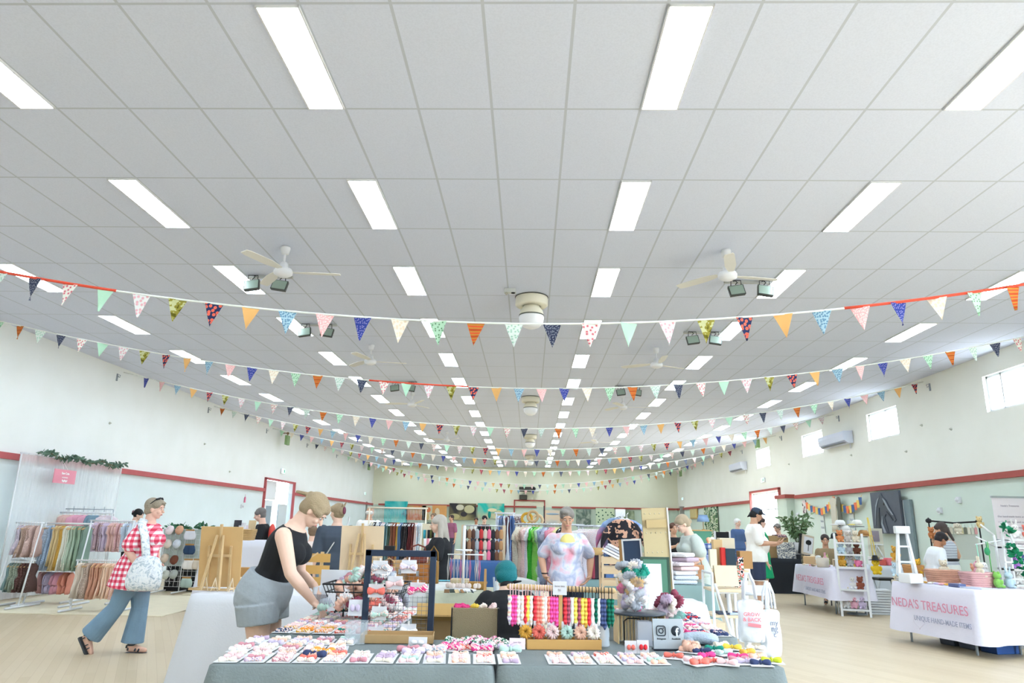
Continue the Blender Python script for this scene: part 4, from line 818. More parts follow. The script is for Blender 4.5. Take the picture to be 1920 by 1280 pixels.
def bow_card(c, rz, w_, h_, cols, label, group, prt=.4, bs=1., rn=random.Random(5)):
    k = (w_, h_)
    if k not in cardmesh:
        q = MB(); q.box((0, 0, .0012), (w_, h_, .0024)); o = q.build('card', PAPER); cardmesh[k] = o.data; bpy.data.objects.remove(o)
    r = thing('bow_card', label, 'bow card', c, rz, group)
    o = bpy.data.objects.new('card', cardmesh[k]); C.objects.link(o); o.parent = r
    n_ = len(cols)
    for i, cn in enumerate(cols):
        o = bpy.data.objects.new('bow', BOWS[(cn, rn.random() < prt)]); C.objects.link(o); o.parent = r
        o.location = (rn.uniform(-.006, .006), h_*((i+.5)/n_-.5), .0024); o.rotation_euler = (rn.uniform(0, .5), 0, rn.uniform(-.2, .2)); s_ = bs*w_/.105; o.scale = (s_, s_, s_*1.15); o['label'] = cn+' bow'
    return r
rn = random.Random(11); soft = ['cream', 'pale pink', 'dusty rose', 'mauve', 'peach', 'mint', 'white', 'pale pink', 'cream', 'lilac', 'peach', 'coral']
def pick(n_, src=soft): return [rn.choice(src) for _ in range(n_)]
gap0, gap1 = (PZ(978, 1240, .75)-A0).dot(UX), (PZ(1000, 1240, .75)-A0).dot(UX)
cnt = 0
for row, (v, u0, u1, nm) in enumerate([(.155, .07, 2.20, 'front row'), (.40, .04, .62, 'second row'), (.63, .05, .62, 'third row')]):
    u = u0; i = 0
    while u < u1:
        if not (gap0-.06 < u < gap1+.04) and (row == 0):
            bow_card(T(u, v), TA+(rn.uniform(-.03, .03)), .108, .255, pick(4), 'card of small bows, %s from the left along the front table edge' % nth(i), 'bow cards along the front table edge', bs=.95); i += 1
        elif row: bow_card(T(u, v), TA+rn.uniform(-.1, .1), .108, .2, pick(3), 'card of pastel bows, %s, %s from the left' % (nm, nth(i)), 'bow cards in the '+nm, bs=1.0); i += 1
        u += .121
for i, (px, py, cs) in enumerate([(600, 1228, ['navy', 'mustard', 'orange']), (846, 1217, ['hot pink', 'hot pink']), (880, 1216, ['coral', 'hot pink']), (905, 1218, ['hot pink', 'mauve']), (955, 1219, ['mint', 'lilac']), (815, 1221, ['grey', 'pale pink']), (770, 1223, ['lilac', 'dusty rose'])]):
    p = PZ(px, py, .757); bow_card((p.x, p.y, .757), TA+.1*(i-3), .1, .14, cs, 'small card with %s bows, behind the front row, %s from the left' % (cs[0], nth(i)), 'small bow cards behind the front row', bs=1.5)
k = 0
for j in range(7):
    for i in range(6):
        x = WL_C[0]-.29+i*.117; y = WL_C[1]-.60+j*.195
        if i > 3 and j < 2 and False: continue
        cs = pick(3)
        if j == 0 and i < 3: cs = [['navy', 'navy', 'mustard'], ['mustard', 'orange', 'orange'], ['orange', 'peach', 'mustard']][i]
        if j == 0 and i > 2: cs = pick(3, ['peach', 'coral', 'pale pink', 'teal'])
        bow_card((x, y, .757), rn.uniform(-.08, .08), .108, .185, cs, 'card of bows, left wing table, %s row back, %s from left' % (nth(j), nth(i)), 'bow cards on the left wing table', bs=.95)
for j in range(7):
    for i in range(5):
        if j < 2 and i < 2: continue
        x = WR_C[0]-.24+i*.12; y = WR_C[1]-.56+j*.185
        cs = pick(3, ['pale pink', 'white', 'cream', 'lilac', 'pale pink', 'hot pink', 'dusty rose'] if rn.random() < .9 else ['red', 'navy'])
        bow_card((x, y, .757), rn.uniform(-.1, .1), .108, .175, cs, 'card of bows, right wing table, %s row back, %s from left' % (nth(j), nth(i)), 'bow cards on the right wing table', bs=.95)
big = [(1262, 1233, 'coral'), (1290, 1222, 'peach'), (1300, 1240, 'pale pink'), (1316, 1224, 'navy'), (1341, 1220, 'teal'), (1326, 1232, 'hot pink'), (1340, 1243, 'coral'), (1357, 1227, 'mint'), (1374, 1217, 'yellow'), (1365, 1246, 'pale pink'), (1385, 1234, 'hot pink'), (1400, 1226, 'mustard'), (1398, 1244, 'lilac'), (1352, 1212, 'cream'), (1420, 1235, 'peach'), (1425, 1246, 'navy'), (1448, 1242, 'lime'), (1385, 1240, 'dusty rose'), (1418, 1219, 'cream'), (1310, 1246, 'coral')]
for i, (px, py, cn) in enumerate(big):
    p = PZ(px, py, .757); bow_card((p.x, p.y, .757+.0006*(i % 5)), TA+rn.uniform(-.5, .5), .11, .10, [cn], 'large %s bow on a card, right end of the table%s' % (cn, {0: ', leftmost', 6: ', in the middle', 19: ', near the edge', 1: ', further back', 14: ', near the corner', 2: ', towards the left', 9: ', mid row', 3: ', left of centre', 15: ', near the corner', 5: ', left of centre', 10: ', right of centre', 13: ', behind', 18: ', near the tote bags'}.get(i, '')), 'large single bows', prt=0, bs=1.15)
# --- scrunchies
def scrunchie_mesh(col, prt=False):
    q = MB(); N = 36; rings = []
    for i in range(N):
        a = 2*pi*i/N; rr = []
        for j in range(10):
            b_ = 2*pi*j/10; r1 = .0215*(1+.34*sin(i*2.3+j*.7)); rad = .029+r1*cos(b_)*1.05+.005*sin(i*3.3)
            rr.append(V((rad*cos(a), rad*sin(a), r1*sin(b_)+.004*cos(i*2.7))))
        rings.append(rr)
    q.loft(rings, closed=True); m_ = mat(PD[col], .75, 'bow_'+col) if not prt else pat('bowp_'+col, 'dots', [PD[col], (236, 160, 150), (250, 246, 240)], 90)
    o = q.build('scrunchie', m_); me = o.data; bpy.data.objects.remove(o); return me
SCR = {n_: scrunchie_mesh(n_, n_ in ('cream', 'white', 'pale pink')) for n_, c_ in PAL}
def scrunchie(p, cn, label, group, rot=None, s=1.):
    o = bpy.data.objects.new('scrunchie', SCR[cn]); C.objects.link(o); o.location = p; o.rotation_euler = rot or (rn.uniform(-1.2, 1.2), rn.uniform(-1.2, 1.2), rn.uniform(0, 6)); o.scale = (s,)*3
    return props(o, label, 'scrunchie', group)
# wire basket heaped with scrunchies, on a post
bp = PY(690, 1110, 5.05); BZ = PY(690, 1142, 5.05).z
r = thing('wire_basket', 'black wire basket on a post heaped with scrunchies behind the dark frame', 'basket', (bp.x, 5.05, BZ))
q = MB()
hw, hd, hh = .27, .16, .17
for z, e in ((0, .75), (.06, .84), (.12, .93), (hh, 1.)): q.tube([(-hw*e, -hd*e, z), (hw*e, -hd*e, z), (hw*e, hd*e, z), (-hw*e, hd*e, z)], .004 if z < hh else .006, 6, closed=True)
for i in range(9):
    x = -1+i/4
    for s_ in (-1, 1): q.tube([(x*hw*.75, s_*hd*.75, 0), (x*hw, s_*hd, hh)], .003, 5)
for i in range(5):
    y = -1+i/2
    for s_ in (-1, 1): q.tube([(s_*hw*.75, y*hd*.75, 0), (s_*hw, y*hd, hh)], .003, 5)
for i in range(7): q.tube([(-hw*.75+i*hw*.25, -hd*.75, 0), (-hw*.75+i*hw*.25, hd*.75, 0)], .003, 5)
q.build('wire_frame', BLACK, r)
q = MB(); q.tube([(-.16, 0, 0), (-.16, 0, .757-BZ)], .006, 8); q.tube([(.10, 0, 0), (.10, 0, .757-BZ)], .006, 8); q.build('post', BLACK, r)
q = MB(); q.box((-.20, -hd-.01, .06), (.05, .004, .11)); q.build('price_tag', PAPER, r)
pc = ['grey', 'white', 'teal', 'pale pink', 'peach', 'peach', 'mauve', 'mint', 'cream', 'coral', 'lilac', 'burgundy', 'dusty rose', 'white', 'mint', 'grey', 'peach', 'burgundy']
for i in range(96):
    lay = i//32; a = rn.uniform(-1, 1)*(.96-.22*lay); b_ = rn.uniform(-1, 1)*(.85-.2*lay); cn = pc[i % 18]
    if lay == 0: b_ = -.85 if i % 2 else b_
    z = BZ+.05+lay*.088+rn.uniform(-.02, .02)
    scrunchie((bp.x+a*hw*.95, 5.05+b_*hd, z), cn, '%s scrunchie in the black wire basket, %s layer' % (cn, ['bottom', 'middle', 'top'][lay]), 'scrunchies in the wire basket, %s %s layer' % (cn, ['bottom', 'middle', 'top'][lay]), s=1.05)
# white display boxes beside the basket, which the woman reaches into
r = thing('display_tray', 'white upright display tray the bending woman reaches into', 'tray', (PY(622, 1100, 5.15).x, 5.28, .757))
q = MB(); q.box((0, .12, .19), (.30, .012, .22)); q.box((0, .03, .09), (.30, .18, .01)); q.box((-.145, .03, .14), (.01, .18, .10)); q.box((.145, .03, .14), (.01, .18, .10)); q.build('tray_body', WPL, r)
q = MB(); q.box((0, -.07, .10), (.28, .006, .09)); q.build('clear_front', glass('smoke_acrylic', (150, 150, 160), .45), r)
q = MB(); q.box((0, .11, .225), (.12, .01, .008)); q.build('slot', GREY, r)
q = MB(); q.tube([(0, 0, 0), (0, 0, .09)], .006, 8); q.lathe([(0.05, 0), (.05, .006), (.01, .01)], n=20); q.build('stand', BLACK, r)
# --- black framed wire display with clipped cards
YFR = 4.36; pL, pR = PY(682, 1190, YFR), PY(806, 1195, YFR); zt = PY(745, 1031, YFR).z
r = thing('frame_display', 'dark navy picture frame with wire mesh holding clipped bow cards', 'display frame', ((pL.x+pR.x)/2, YFR, .757), 0); fw = pR.x-pL.x; fh = zt-.757
q = MB()
for s_ in (-1, 1): q.box((s_*fw/2, 0, fh/2), (.036, .025, fh))
q.box((0, 0, fh-.018), (fw+.036, .025, .036)); q.box((0, 0, .018), (fw+.036, .025, .03)); q.build('frame', DNAVY, r, bevel=.003)
q = MB()
for i in range(1, 14): q.tube([(-fw/2+fw*i/14, 0, .03), (-fw/2+fw*i/14, 0, fh-.03)], .0011, 4)
for i in range(1, 18): q.tube([(-fw/2, .002, .03+(fh-.06)*i/18), (fw/2, .002, .03+(fh-.06)*i/18)], .0011, 4)
q.build('wire_mesh', mat((120, 124, 130), .5, 'mesh_wire'), r)
q = MB(); q.box((-.07, 0, fh+.012), (.06, .03, .024)); q.build('hanging_clip', BLACK, r)
for i, (x, y, cs) in enumerate([(713, 1063, 'grey'), (767, 1062, 'lilac'), (741, 1092, 'pale pink'), (705, 1107, 'coral'), (783, 1104, 'hot pink'), (711, 1149, 'mint'), (704, 1187, 'red'), (766, 1182, 'white')]):
    p = PY(x, y, YFR-.02); c_ = bow_card((p.x, YFR-.022, p.z), 0, .088, .075, [cs], 'white card with %s bow clipped to the dark frame mesh' % cs, 'cards clipped to the dark frame', prt=.4, bs=1.5 if cs != 'hot pink' else 1.7)
    c_.rotation_euler = (pi/2-.05, 0, rn.uniform(-.06, .06)); c_['category'] = 'bow card'
    q = MB(); q.box((0, .042, .004), (.008, .022, .012)); q.build('clip', mat((235, 235, 235), .4, 'peg'), c_)
def sitbox(name, label, cat, px, py, Y, w_, d_, h_, m_, rz=0, z=.757, bevel=.003, wall=None, grp=None):
    p = PY(px, py, Y); q = MB()
    if wall:
        t_ = wall; q.box((0, 0, t_/2), (w_, d_, t_))
        for s_ in (-1, 1): q.box((s_*(w_-t_)/2, 0, h_/2), (t_, d_, h_)); q.box((0, s_*(d_-t_)/2, h_/2), (w_-2*t_, t_, h_))
    else: q.box((0, 0, h_/2), (w_, d_, h_))
    o = q.build(name, m_, loc=(p.x, Y, z), rz=rz, bevel=bevel); return props(o, label, cat, grp)
sitbox('cardboard_tray', 'low brown cardboard tray in front of the dark frame', 'tray', 746, 1200, 4.22, .40, .16, .045, CARD, TA, wall=.004)
sitbox('acrylic_box', 'clear acrylic box at the left of the dark frame', 'box', 668, 1190, 4.15, .11, .12, .11, glass('acrylic', (210, 220, 226), .28), TA, wall=.004)
def upcard(px, py, Y, w_, h_, cn, label, z=None, tilt=.15, print_=None, m_=PAPER):
    p = PY(px, py, Y); r = thing('sign_card', label, 'sign', (p.x, Y, z if z is not None else .757))
    M = Matrix.Rotation(-tilt, 4, 'X'); q = MB(); q.box((0, 0, h_/2), (w_, .003, h_), M=M); q.bar((0, .004, h_*.5), (0, h_*.35, 0), w_*.3, .002); q.build('card', m_, r)
    if cn:
        q = MB()
        for k_ in (-1, 1): q.ell((k_*w_*.18, -.008, h_*.5), (w_*.17, .008, h_*.22), M.to_3x3() if 0 else None, 12, 8)
        q.build('bow', mat(PD[cn], .8, 'bow_'+cn), r)
    if print_:
        for j, t_ in enumerate(print_): text(t_, 'lettering', mat((150, 140, 150), .7, 'print_grey'), r, (0, -.0025-.0+(h_*(.62-.25*j))*math.tan(tilt)*1.0, h_*(.62-.25*j)), h_*.2, (pi/2-tilt, 0, 0), ext=.0005)
    return r
upcard(665, 1160, 4.35, .085, .09, 'lilac', 'card with a pink and violet bow standing on the acrylic box', z=.87)
upcard(783, 1207, 4.05, .10, .05, 'white', 'white label card leaning on the front of the cardboard tray')
upcard(970, 1202, 4.05, .085, .055, None, 'small pink sign card left of the scrunchie tray', print_=['bow clips'], m_=mat((250, 226, 232), .7, 'pink_paper'))
upcard(1183, 1219, 4.0, .062, .062, 'coral', 'small upright card with a pink bow, left of a matching pair')
upcard(1206, 1219, 4.0, .062, .066, 'red', 'small upright card with a red bow, right of a matching pair')
# hessian board, open carton behind, patterned headbands
r = thing('hessian_board', 'beige hessian display board with dark edges standing on the front table', 'display board', (PY(890, 1180, 4.40).x, 4.40, .757), TA)
q = MB(); q.box((0, 0, .085), (.26, .05, .16)); q.build('hessian_face', mat((164, 150, 120), .95, 'hessian', bmp=(240, .8)), r)
q = MB(); [q.box((s_*.136, 0, .083), (.008, .07, .166)) for s_ in (-1, 1)]; q.build('side_edge', BLACK, r)
for i, (dx, cn) in enumerate([(-.1, 'hot pink'), (-.06, 'hot pink'), (.0, 'yellow'), (.04, 'cream'), (.1, 'pale pink')]):
    scrunchie((r.location.x+dx, 4.42, .925), cn, '%s bow resting on top of the hessian board, %s from the left' % (cn, nth(i)), 'bows on top of the hessian board', rot=(.3, .2*i, i), s=.55)['category'] = 'bow'
r = thing('cardboard_box', 'open brown cardboard box with gold wrapping behind the dark frame', 'box', (PY(822, 1185, 4.8).x, 4.75, .62), .05)
q = MB(); q.box((0, 0, .0), (.3, .25, .004)); q.box((-.15, 0, .1), (.004, .25, .2)); q.box((.15, 0, .1), (.004, .25, .2)); q.box((0, .125, .1), (.3, .004, .2)); q.box((0, -.125, .1), (.3, .004, .2)); q.build('carton', CARD, r)
MB().bar((-.0, -.125, .2), (0, -.21, .235), .3, .004).build('flap', mat((196, 162, 104), .8, 'carton_flap'), r); MB().bar((0, .125, .2), (0, .16, .27), .3, .004).build('flap', mat((196, 162, 104), .8, 'carton_flap'), r)
q = MB(); q.grid(lambda u, v: (-.13+.26*u, -.11+.22*v, .16+.03*sin(u*17+v*9)+.02*sin(v*23)), 14, 12); q.build('gold_wrap', mat((190, 150, 70), .25, 'gold', metal=.6), r)
tbl = props(MB().box((0, 0, 0), (.5, .4, .02)).box((-.2, -.15, -.31), (.03, .03, .6)).box((.2, -.15, -.31), (.03, .03, .6)).box((-.2, .15, -.31), (.03, .03, .6)).box((.2, .15, -.31), (.03, .03, .6)).build('stool', WOODL, loc=(r.location.x+.05, 4.78, .608)), 'low wooden stool holding the open carton behind the front table', 'stool')
HB_M = [pat('band_green', 'blotch', [(240, 244, 240), (30, 110, 80), (240, 240, 240)], 60), pat('band_pink', 'blotch', [(246, 238, 240), (222, 50, 140), (250, 244, 240), (120, 40, 90)], 60), pat('band_mix', 'blotch', [(244, 244, 240), (236, 190, 190), (90, 130, 110)], 60)]
for i, (px, py) in enumerate([(858, 1203), (872, 1207), (886, 1203), (900, 1207), (912, 1202), (924, 1206), (938, 1208)]):
    p = PZ(px, py, .77); q = MB(); q.tube([(.06*cos(a), .05*sin(a), .012*sin(3*a)) for a in [j*pi/10 for j in range(20)]], .014, 8, closed=True, flat=.8)
    o = q.build('headband', HB_M[i % 3], loc=(p.x, p.y, .775), rz=i*.5); props(o, 'patterned fabric headband before the hessian board, %s from the left' % nth(i), 'headband', 'headbands before the hessian board')
# --- wooden dowel stand with hanging clips of ribbon
YD = 4.15; dl, dr_ = PY(955, 1099, YD), PY(1150, 1107, YD); pp = PY(1051, 1100, YD)
r = thing('dowel_stand', 'wooden T stand with a long dowel carrying ribbon hair ties', 'stand', (pp.x, YD, .757))
q = MB(); q.cone(dl-r.location, dr_-r.location, .015, .015, 14); q.build('dowel', WOOD, r)
q = MB(); q.box((0, 0, (pp.z-.757)/2), (.022, .02, pp.z-.757)); q.build('post', mat((206, 164, 106), .6, 'post_wood'), r, bevel=.002)
q = MB(); q.box((0, .05, .01), (.24, .14, .02)); q.build('base', WOOD, r)
q = MB(); q.box((-.005, -.02, pp.z-.757-.005), (.078, .003, .072)); o = q.build('price_sign', PAPER, r); text('bow ties', 'lettering', mat((150, 140, 150), .7, 'print_grey'), r, (-.005, -.0225, pp.z-.757+.006), .016); text('$5', 'lettering', mat((150, 140, 150), .7, 'print_grey'), r, (-.005, -.0225, pp.z-.757-.016), .014)
ties = [(948, 'lilac'), (955, 'peach'), (962, 'hot pink'), (967, 'hot pink'), (973, 'pale pink'), (980, 'cream'), (986, 'red'), (990, 'yellow'), (996, 'cream'), (1004, 'red'), (1009, 'coral'), (1014, 'coral'), (1019, 'peach'), (1024, 'white'), (1029, 'coral'), (1034, 'hot pink'), (1039, 'hot pink'), (1044, 'hot pink'), (1060, 'red'), (1066, 'burgundy'), (1073, 'white'), (1079, 'yellow'), (1086, 'burgundy'), (1092, 'yellow'), (1098, 'mustard'), (1104, 'red'), (1111, 'white'), (1117, 'teal'), (1122, 'white'), (1128, 'navy'), (1133, 'navy'), (1141, 'teal'), (1147, 'teal')]
PD2 = dict(PD); PD2['teal'] = (10, 84, 66)
for i, (px, cn) in enumerate(ties):
    f = (px-955)/195; p = dl.lerp(dr_, min(.99, max(.01, f))); q = MB(); L_ = rn.uniform(.13, .165)
    rows = []
    for j in range(9):
        t_ = j/8; rr = .013*(1+.3*sin(j*2.4+i))*(1 if j < 8 else .3); rows.append([V((rr*cos(2*pi*k/8)*.9, rr*1.3*sin(2*pi*k/8), -.045-t_*L_)) for k in range(8)])
    q.loft(rows); rr_ = thing('hair_tie', 'spiral ribbon hair tie in %s, %s from the left on the dowel' % (cn, nth(i)), 'hair tie', p, rn.uniform(-.2, .2), 'ribbon hair ties on the dowel')
    q.build('ribbon', pat('rib_'+cn, 'stripe', [PD2[cn], tuple(min(255, int(x*1.25)+18) for x in PD2[cn])], 14), rr_)
    q = MB(); q.tube([(0, .017*cos(a), .017*sin(a)-.002) for a in [k_*pi/6 for k_ in range(12)]], .0025, 5, closed=True); q.tube([(0, 0, -.019), (0, 0, -.05)], .0025, 5); q.build('elastic', mat((240, 205, 205), .7, 'elastic_pink') if px < 1055 else BLACK, rr_)
# cardboard tray of scrunchie cards
r = thing('scrunchie_tray', 'long brown cardboard tray holding six carded scrunchies', 'tray', (PY(1056, 1208, 4.12).x, 4.12, .757), TA)
q = MB(); q.box((0, 0, .003), (.40, .1, .005)); q.box((0, -.05, .025), (.40, .004, .05)); q.box((0, .05, .025), (.40, .004, .05)); q.box((-.2, 0, .025), (.004, .1, .05)); q.box((.2, 0, .025), (.004, .1, .05)); q.build('tray_body', mat((206, 160, 96), .8, 'tray_kraft'), r)
for i, (px, cn) in enumerate([(985, 'mustard'), (1010, 'coral'), (1036, 'pale pink'), (1063, 'mint'), (1088, 'peach'), (1112, 'lime')]):
    p = PY(px, 1190, 4.13); rr_ = thing('scrunchie_card', '%s scrunchie on a white card in the long cardboard tray' % cn, 'scrunchie card', (p.x, 4.13, .765), TA)
    q = MB(); q.box((0, .012, .065), (.056, .002, .12)); q.build('card', PAPER, rr_)
    o = bpy.data.objects.new('scrunchie', SCR[cn if cn != 'lime' else 'cream']); C.objects.link(o); o.parent = rr_; o.location = (0, -.01, .07); o.rotation_euler = (pi/2-.3, .2*i, 0); o.scale = (.72,)*3
# clear bottle
r = thing('water_bottle', 'clear plastic bottle with blue label right of the scrunchie tray', 'bottle', (PY(1130, 1180, 4.2).x, 4.2, .757))
q = MB(); q.lathe([(.001, 0), (.036, .002), (.038, .01), (.036, .04), (.038, .06), (.036, .1), (.038, .12), (.037, .16), (.02, .19), (.014, .2)], n=24); q.build('bottle_body', glass('bottle_pl', (225, 235, 245), .4, .1), r)
q = MB(); q.lathe([(.039, .11), (.039, .165)], n=24, cap=False); q.build('bottle_label', mat((150, 180, 214), .5, 'label_blue'), r); q = MB(); q.lathe([(.015, .198), (.015, .212), (0, .213)], n=16); q.build('cap', WPL, r)
# shelf unit with striped backing, black plate and clear tub of scrunchies
XS = PY(1200, 1180, 4.35).x
r = thing('display_case', 'small striped display case with black top plate under the scrunchie tub', 'display case', (XS, 4.38, .757), TA)
q = MB()
for i in range(14): q.box((-.13+i*.02, .06, .075), (.009, .01, .15))
q.box((-.135, 0, .075), (.006, .13, .15)); q.box((.135, 0, .075), (.006, .13, .15)); q.build('slats', mat((224, 196, 150), .6, 'slat_wood'), r)
q = MB(); q.box((0, .07, .075), (.27, .006, .15)); q.build('back_panel', mat((246, 244, 240), .7, 'case_back'), r)
q = MB(); q.lathe([(.001, .152), (.15, .154), (.158, .160), (.15, .166), (.001, .166)], n=40); q.build('top_plate', mat((60, 66, 74), .35, 'plate_black'), r)
q = MB(); q.tube([(-.10, -.055, .0), (-.10, -.055, .12), (-.08, -.055, .135), (-.01, -.055, .135), (.0, -.055, .12), (0, -.055, 0)], .004, 6); q.build('wire_arch', BLACK, r)
sitbox('clear_box', 'clear box holding a beige bow under the black plate', 'box', 1207, 1185, 4.27, .085, .06, .13, glass('acrylic2', (225, 228, 238), .4), TA, wall=.003)
scrunchie((PY(1207, 1185, 4.27).x, 4.27, .845), 'cream', 'beige bow inside the clear box under the black plate', 'single', rot=(1.3, 0, 0), s=.62)['category'] = 'bow'
def tub(px, Y, z, r0, r1_, h, label, cols, n_, nm):
    p = PY(px, 1100, Y); r = thing('clear_tub', label, 'tub', (p.x, Y, z))
    q = MB(); q.lathe([(r0*.98, .003), (r0, 0), (r1_, h), (r1_-.003, h), (r0-.003, .004)], n=32, cap=False); q.lathe([(.001, .002), (r0, .002)], n=32, cap=False); q.build('tub_wall', glass('tub_clear', (235, 238, 244), .10), r)
    for i in range(n_):
        t_ = (i+.5)/n_; rr = (r0+(r1_-r0)*t_)-.035; a = i*2.4; zz = .03+t_*(h+.03); k_ = rr*(.9 if i % 3 else .3); cn = cols[min(len(cols)-1, int(t_*len(cols)))] if i % 4 else rn.choice(cols)
        scrunchie((p.x+k_*cos(a), Y+k_*sin(a), z+zz), cn, '%s scrunchie inside the %s tub, level %s' % (cn, nm, nth(int(t_*6))), '%s scrunchies in the %s tub, level %s' % (cn, nm, nth(int(t_*6))), s=.78)
tub(1187, 4.40, .925, .085, .105, .20, 'tapered clear plastic tub full of scrunchies on the black plate', ['grey', 'white', 'grey', 'lilac', 'hot pink', 'mustard', 'cream', 'teal', 'teal', 'grey'], 40, 'tall clear')
tub(1252, 4.62, .757, .09, .10, .17, 'lower clear tub of pastel scrunchies behind the social media sign', ['mauve', 'dusty rose', 'teal', 'pale pink', 'cream', 'burgundy'], 30, 'low clear')
# social media sign
YN = 4.12; p = PY(1255, 1217, YN); r = thing('social_media_sign', 'light grey acrylic sign with two black social media icons', 'sign', (p.x, YN, .757), TA); ICON = mat((44, 52, 62), .5, 'icon_dark'); W2, H2 = .168, .16
q = MB(); M = Matrix.Rotation(-.12, 4, 'X'); q.box((0, 0, H2/2), (W2, .004, H2), M=M); q.build('sign_panel', mat((178, 186, 192), .4, 'sign_grey'), r)
q = MB(); q.box((0, .02, .004), (W2*1.02, .05, .008)); q.build('sign_base', ICON, r)
def onp(x, z, dy=-.004): return M @ V((x, dy, z))
q = MB(); R0 = .024; cx, cz = -.04, .098; sq = []
for k_ in range(32):
    a = 2*pi*k_/32; x = max(-1, min(1, cos(a)*1.25)); z = max(-1, min(1, sin(a)*1.25)); n_ = sqrt(x*x+z*z); f = 1/max(1, n_/1.22); sq.append(onp(cx+x*f*R0, cz+z*f*R0))
q.tube(sq, .0028, 6, closed=True); q.tube([onp(cx+.012*cos(a), cz+.012*sin(a)) for a in [k_*pi/10 for k_ in range(20)]], .0028, 6, closed=True); q.ell(onp(cx+.014, cz+.014), (.003, .002, .003)); q.build('camera_icon', ICON, r)
q = MB(); cx = .042; q.lathe([(.0, 0), (.026, 0), (.026, .002), (0, .002)], n=32, M=(M @ Matrix.Rotation(pi/2, 4, 'X')).to_3x3(), c=onp(cx, cz, -.002)); q.build('round_icon', ICON, r)
text('f', 'icon_letter', mat((214, 220, 226), .5, 'icon_letter_m'), r, onp(cx+.004, cz-.008, -.0065), .058, (pi/2-.12, 0, 0), bold=.0018)
text('Instagram', 'lettering', ICON, r, onp(-.04, .058, -.004), .0125, (pi/2-.12, 0, 0)); text('Facebook', 'lettering', ICON, r, onp(.042, .058, -.004), .0125, (pi/2-.12, 0, 0))
q = MB(); q.box(onp(0, .08), (.0012, .001, .09)); q.build('divider', mat((170, 176, 182), .5, 'divider'), r)
p = PZ(1310, 1207, .757); q = MB(); q.loft([[V((x, (.06+.02*sin(x*30))*cos(a), .03+.035*sin(a)*(1-(x/.11)**2*.5))) for a in [k_*pi/8 for k_ in range(16)]] for x in (-.10, -.06, -.02, .02, .06, .10)]); props(q.build('knitted_headband', mat((176, 190, 204), .95, 'knit_blue', bmp=(90, 1)), loc=(p.x, p.y, .76)), 'folded pale blue knitted headband beside the social media sign', 'headband')
scrunchie((PZ(1296, 1213, .78).x, PZ(1296, 1213, .78).y, .785), 'peach', 'peach bow in front of the blue knitted headband', 'single', rot=(.2, 0, 0), s=.9)['category'] = 'bow'
for i, (px, py, cn) in enumerate([(1286, 1200, 'grey'), (1296, 1188, 'hot pink')]): scrunchie((PZ(px, py, .78).x, PZ(px, py, .78).y, .775), cn, '%s scrunchie on the right wing near the tub' % cn, 'single', rot=(.1, 0, 0), s=.8)
# --- white cloth table on the left with easels
p1, p2 = PZ(356, 1113, .75), PZ(700, 1112, .75); cc = ((p1.x+p2.x)/2+.02, p1.y+.36+.02)
folding_table('folding table under the white cloth with the easels', cc, p2.x-p1.x, .7, .06, .745)
cloth('tablecloth', 'long white cloth over the easel table behind the bending woman', cc, p2.x-p1.x+.06, .74, .06, .75, .73, WCLOTH, amp=.035, seed=5, flare=.09)
def easel_board(label, px0, px1, py0, py1, Y, tilt, m_, z=.757, base=True):
    a, b_ = PY(px0, py1, Y), PY(px1, py1, Y); zt = PY((px0+px1)/2, py0, Y).z; W_ = b_.x-a.x; H_ = zt-z
    r = thing('display_easel', label, 'easel', ((a.x+b_.x)/2, Y, z)); M = Matrix.Rotation(tilt, 4, 'X')
    q = MB(); q.box((0, 0, H_/2+.02), (W_, .012, H_), M=M); q.build('board', m_, r, bevel=.002)
    q = MB()
    for s_ in (-1, 1): q.bar(M @ V((s_*W_*.26, -.02, 0)), M @ V((s_*W_*.26, -.02, H_*.72)), .022, .02)
    q.bar(M @ V((0, -.02, 0.02)), M @ V((0, -.02, H_*1.08)), .03, .02); q.bar(M @ V((-W_*.27, -.035, H_*.56)), M @ V((W_*.27, -.035, H_*.56)), .012, .024); q.build('back_frame', WOODD if m_ is MDF else WOOD, r)
    q = MB(); q.bar(M @ V((-.03, -.035, H_*.9)), (-.06, -.26, 0.01), .018, .018); q.bar(M @ V((.03, -.035, H_*.9)), (.10, -.22, .01), .018, .018); q.build('prop_leg', WOOD, r)
    q = MB(); q.bar((-W_*.5, -.18, .012), (W_*.45, -.2, .012), .02, .02); q.bar((-W_*.4, .02, .012), (-W_*.42, -.2, .012), .02, .02); q.bar((W_*.4, .02, .012), (W_*.38, -.2, .012), .02, .02); q.build('foot', WOOD, r)
    return r
easel_board('timber easel board seen from behind at the left end of the white table', 371, 450, 990, 1095, 7.05, .12, mat((208, 170, 116), .6, 'easel_board_l', var=.05), base=True)
easel_board('timber easel board seen from behind, beyond the bending woman', 634, 715, 989, 1100, 7.6, .05, mat((222, 197, 163), .6, 'easel_board_r', var=.05))
r = thing('slatted_rack', 'amber wooden slatted crate rack between the bending woman and the easel', 'rack', (PY(590, 1070, 7.5).x, 7.5, .757)); AMB = mat((204, 158, 88), .6, 'amber_slat', var=.08)
for i, z in enumerate((.0, .115, .23)):
    q = MB(); q.box((.0, 0, z+.05), (.30, .014, .085)); q.build('slat', AMB, r)
    q = MB(); q.box((.0, .03, z+.05), (.26, .03, .02)); q.build('ledge', BLACK, r)
q = MB(); q.box((-.15, .05, .18), (.03, .04, .36)); q.box((.06, .02, .17), (.03, .03, .34)); q.bar((-.17, -.02, .32), (-.02, -.20, 0), .022, .03); q.bar((-.1, -.02, .25), (.02, .0, .33), .015, .015); q.build('frame', WOOD, r)
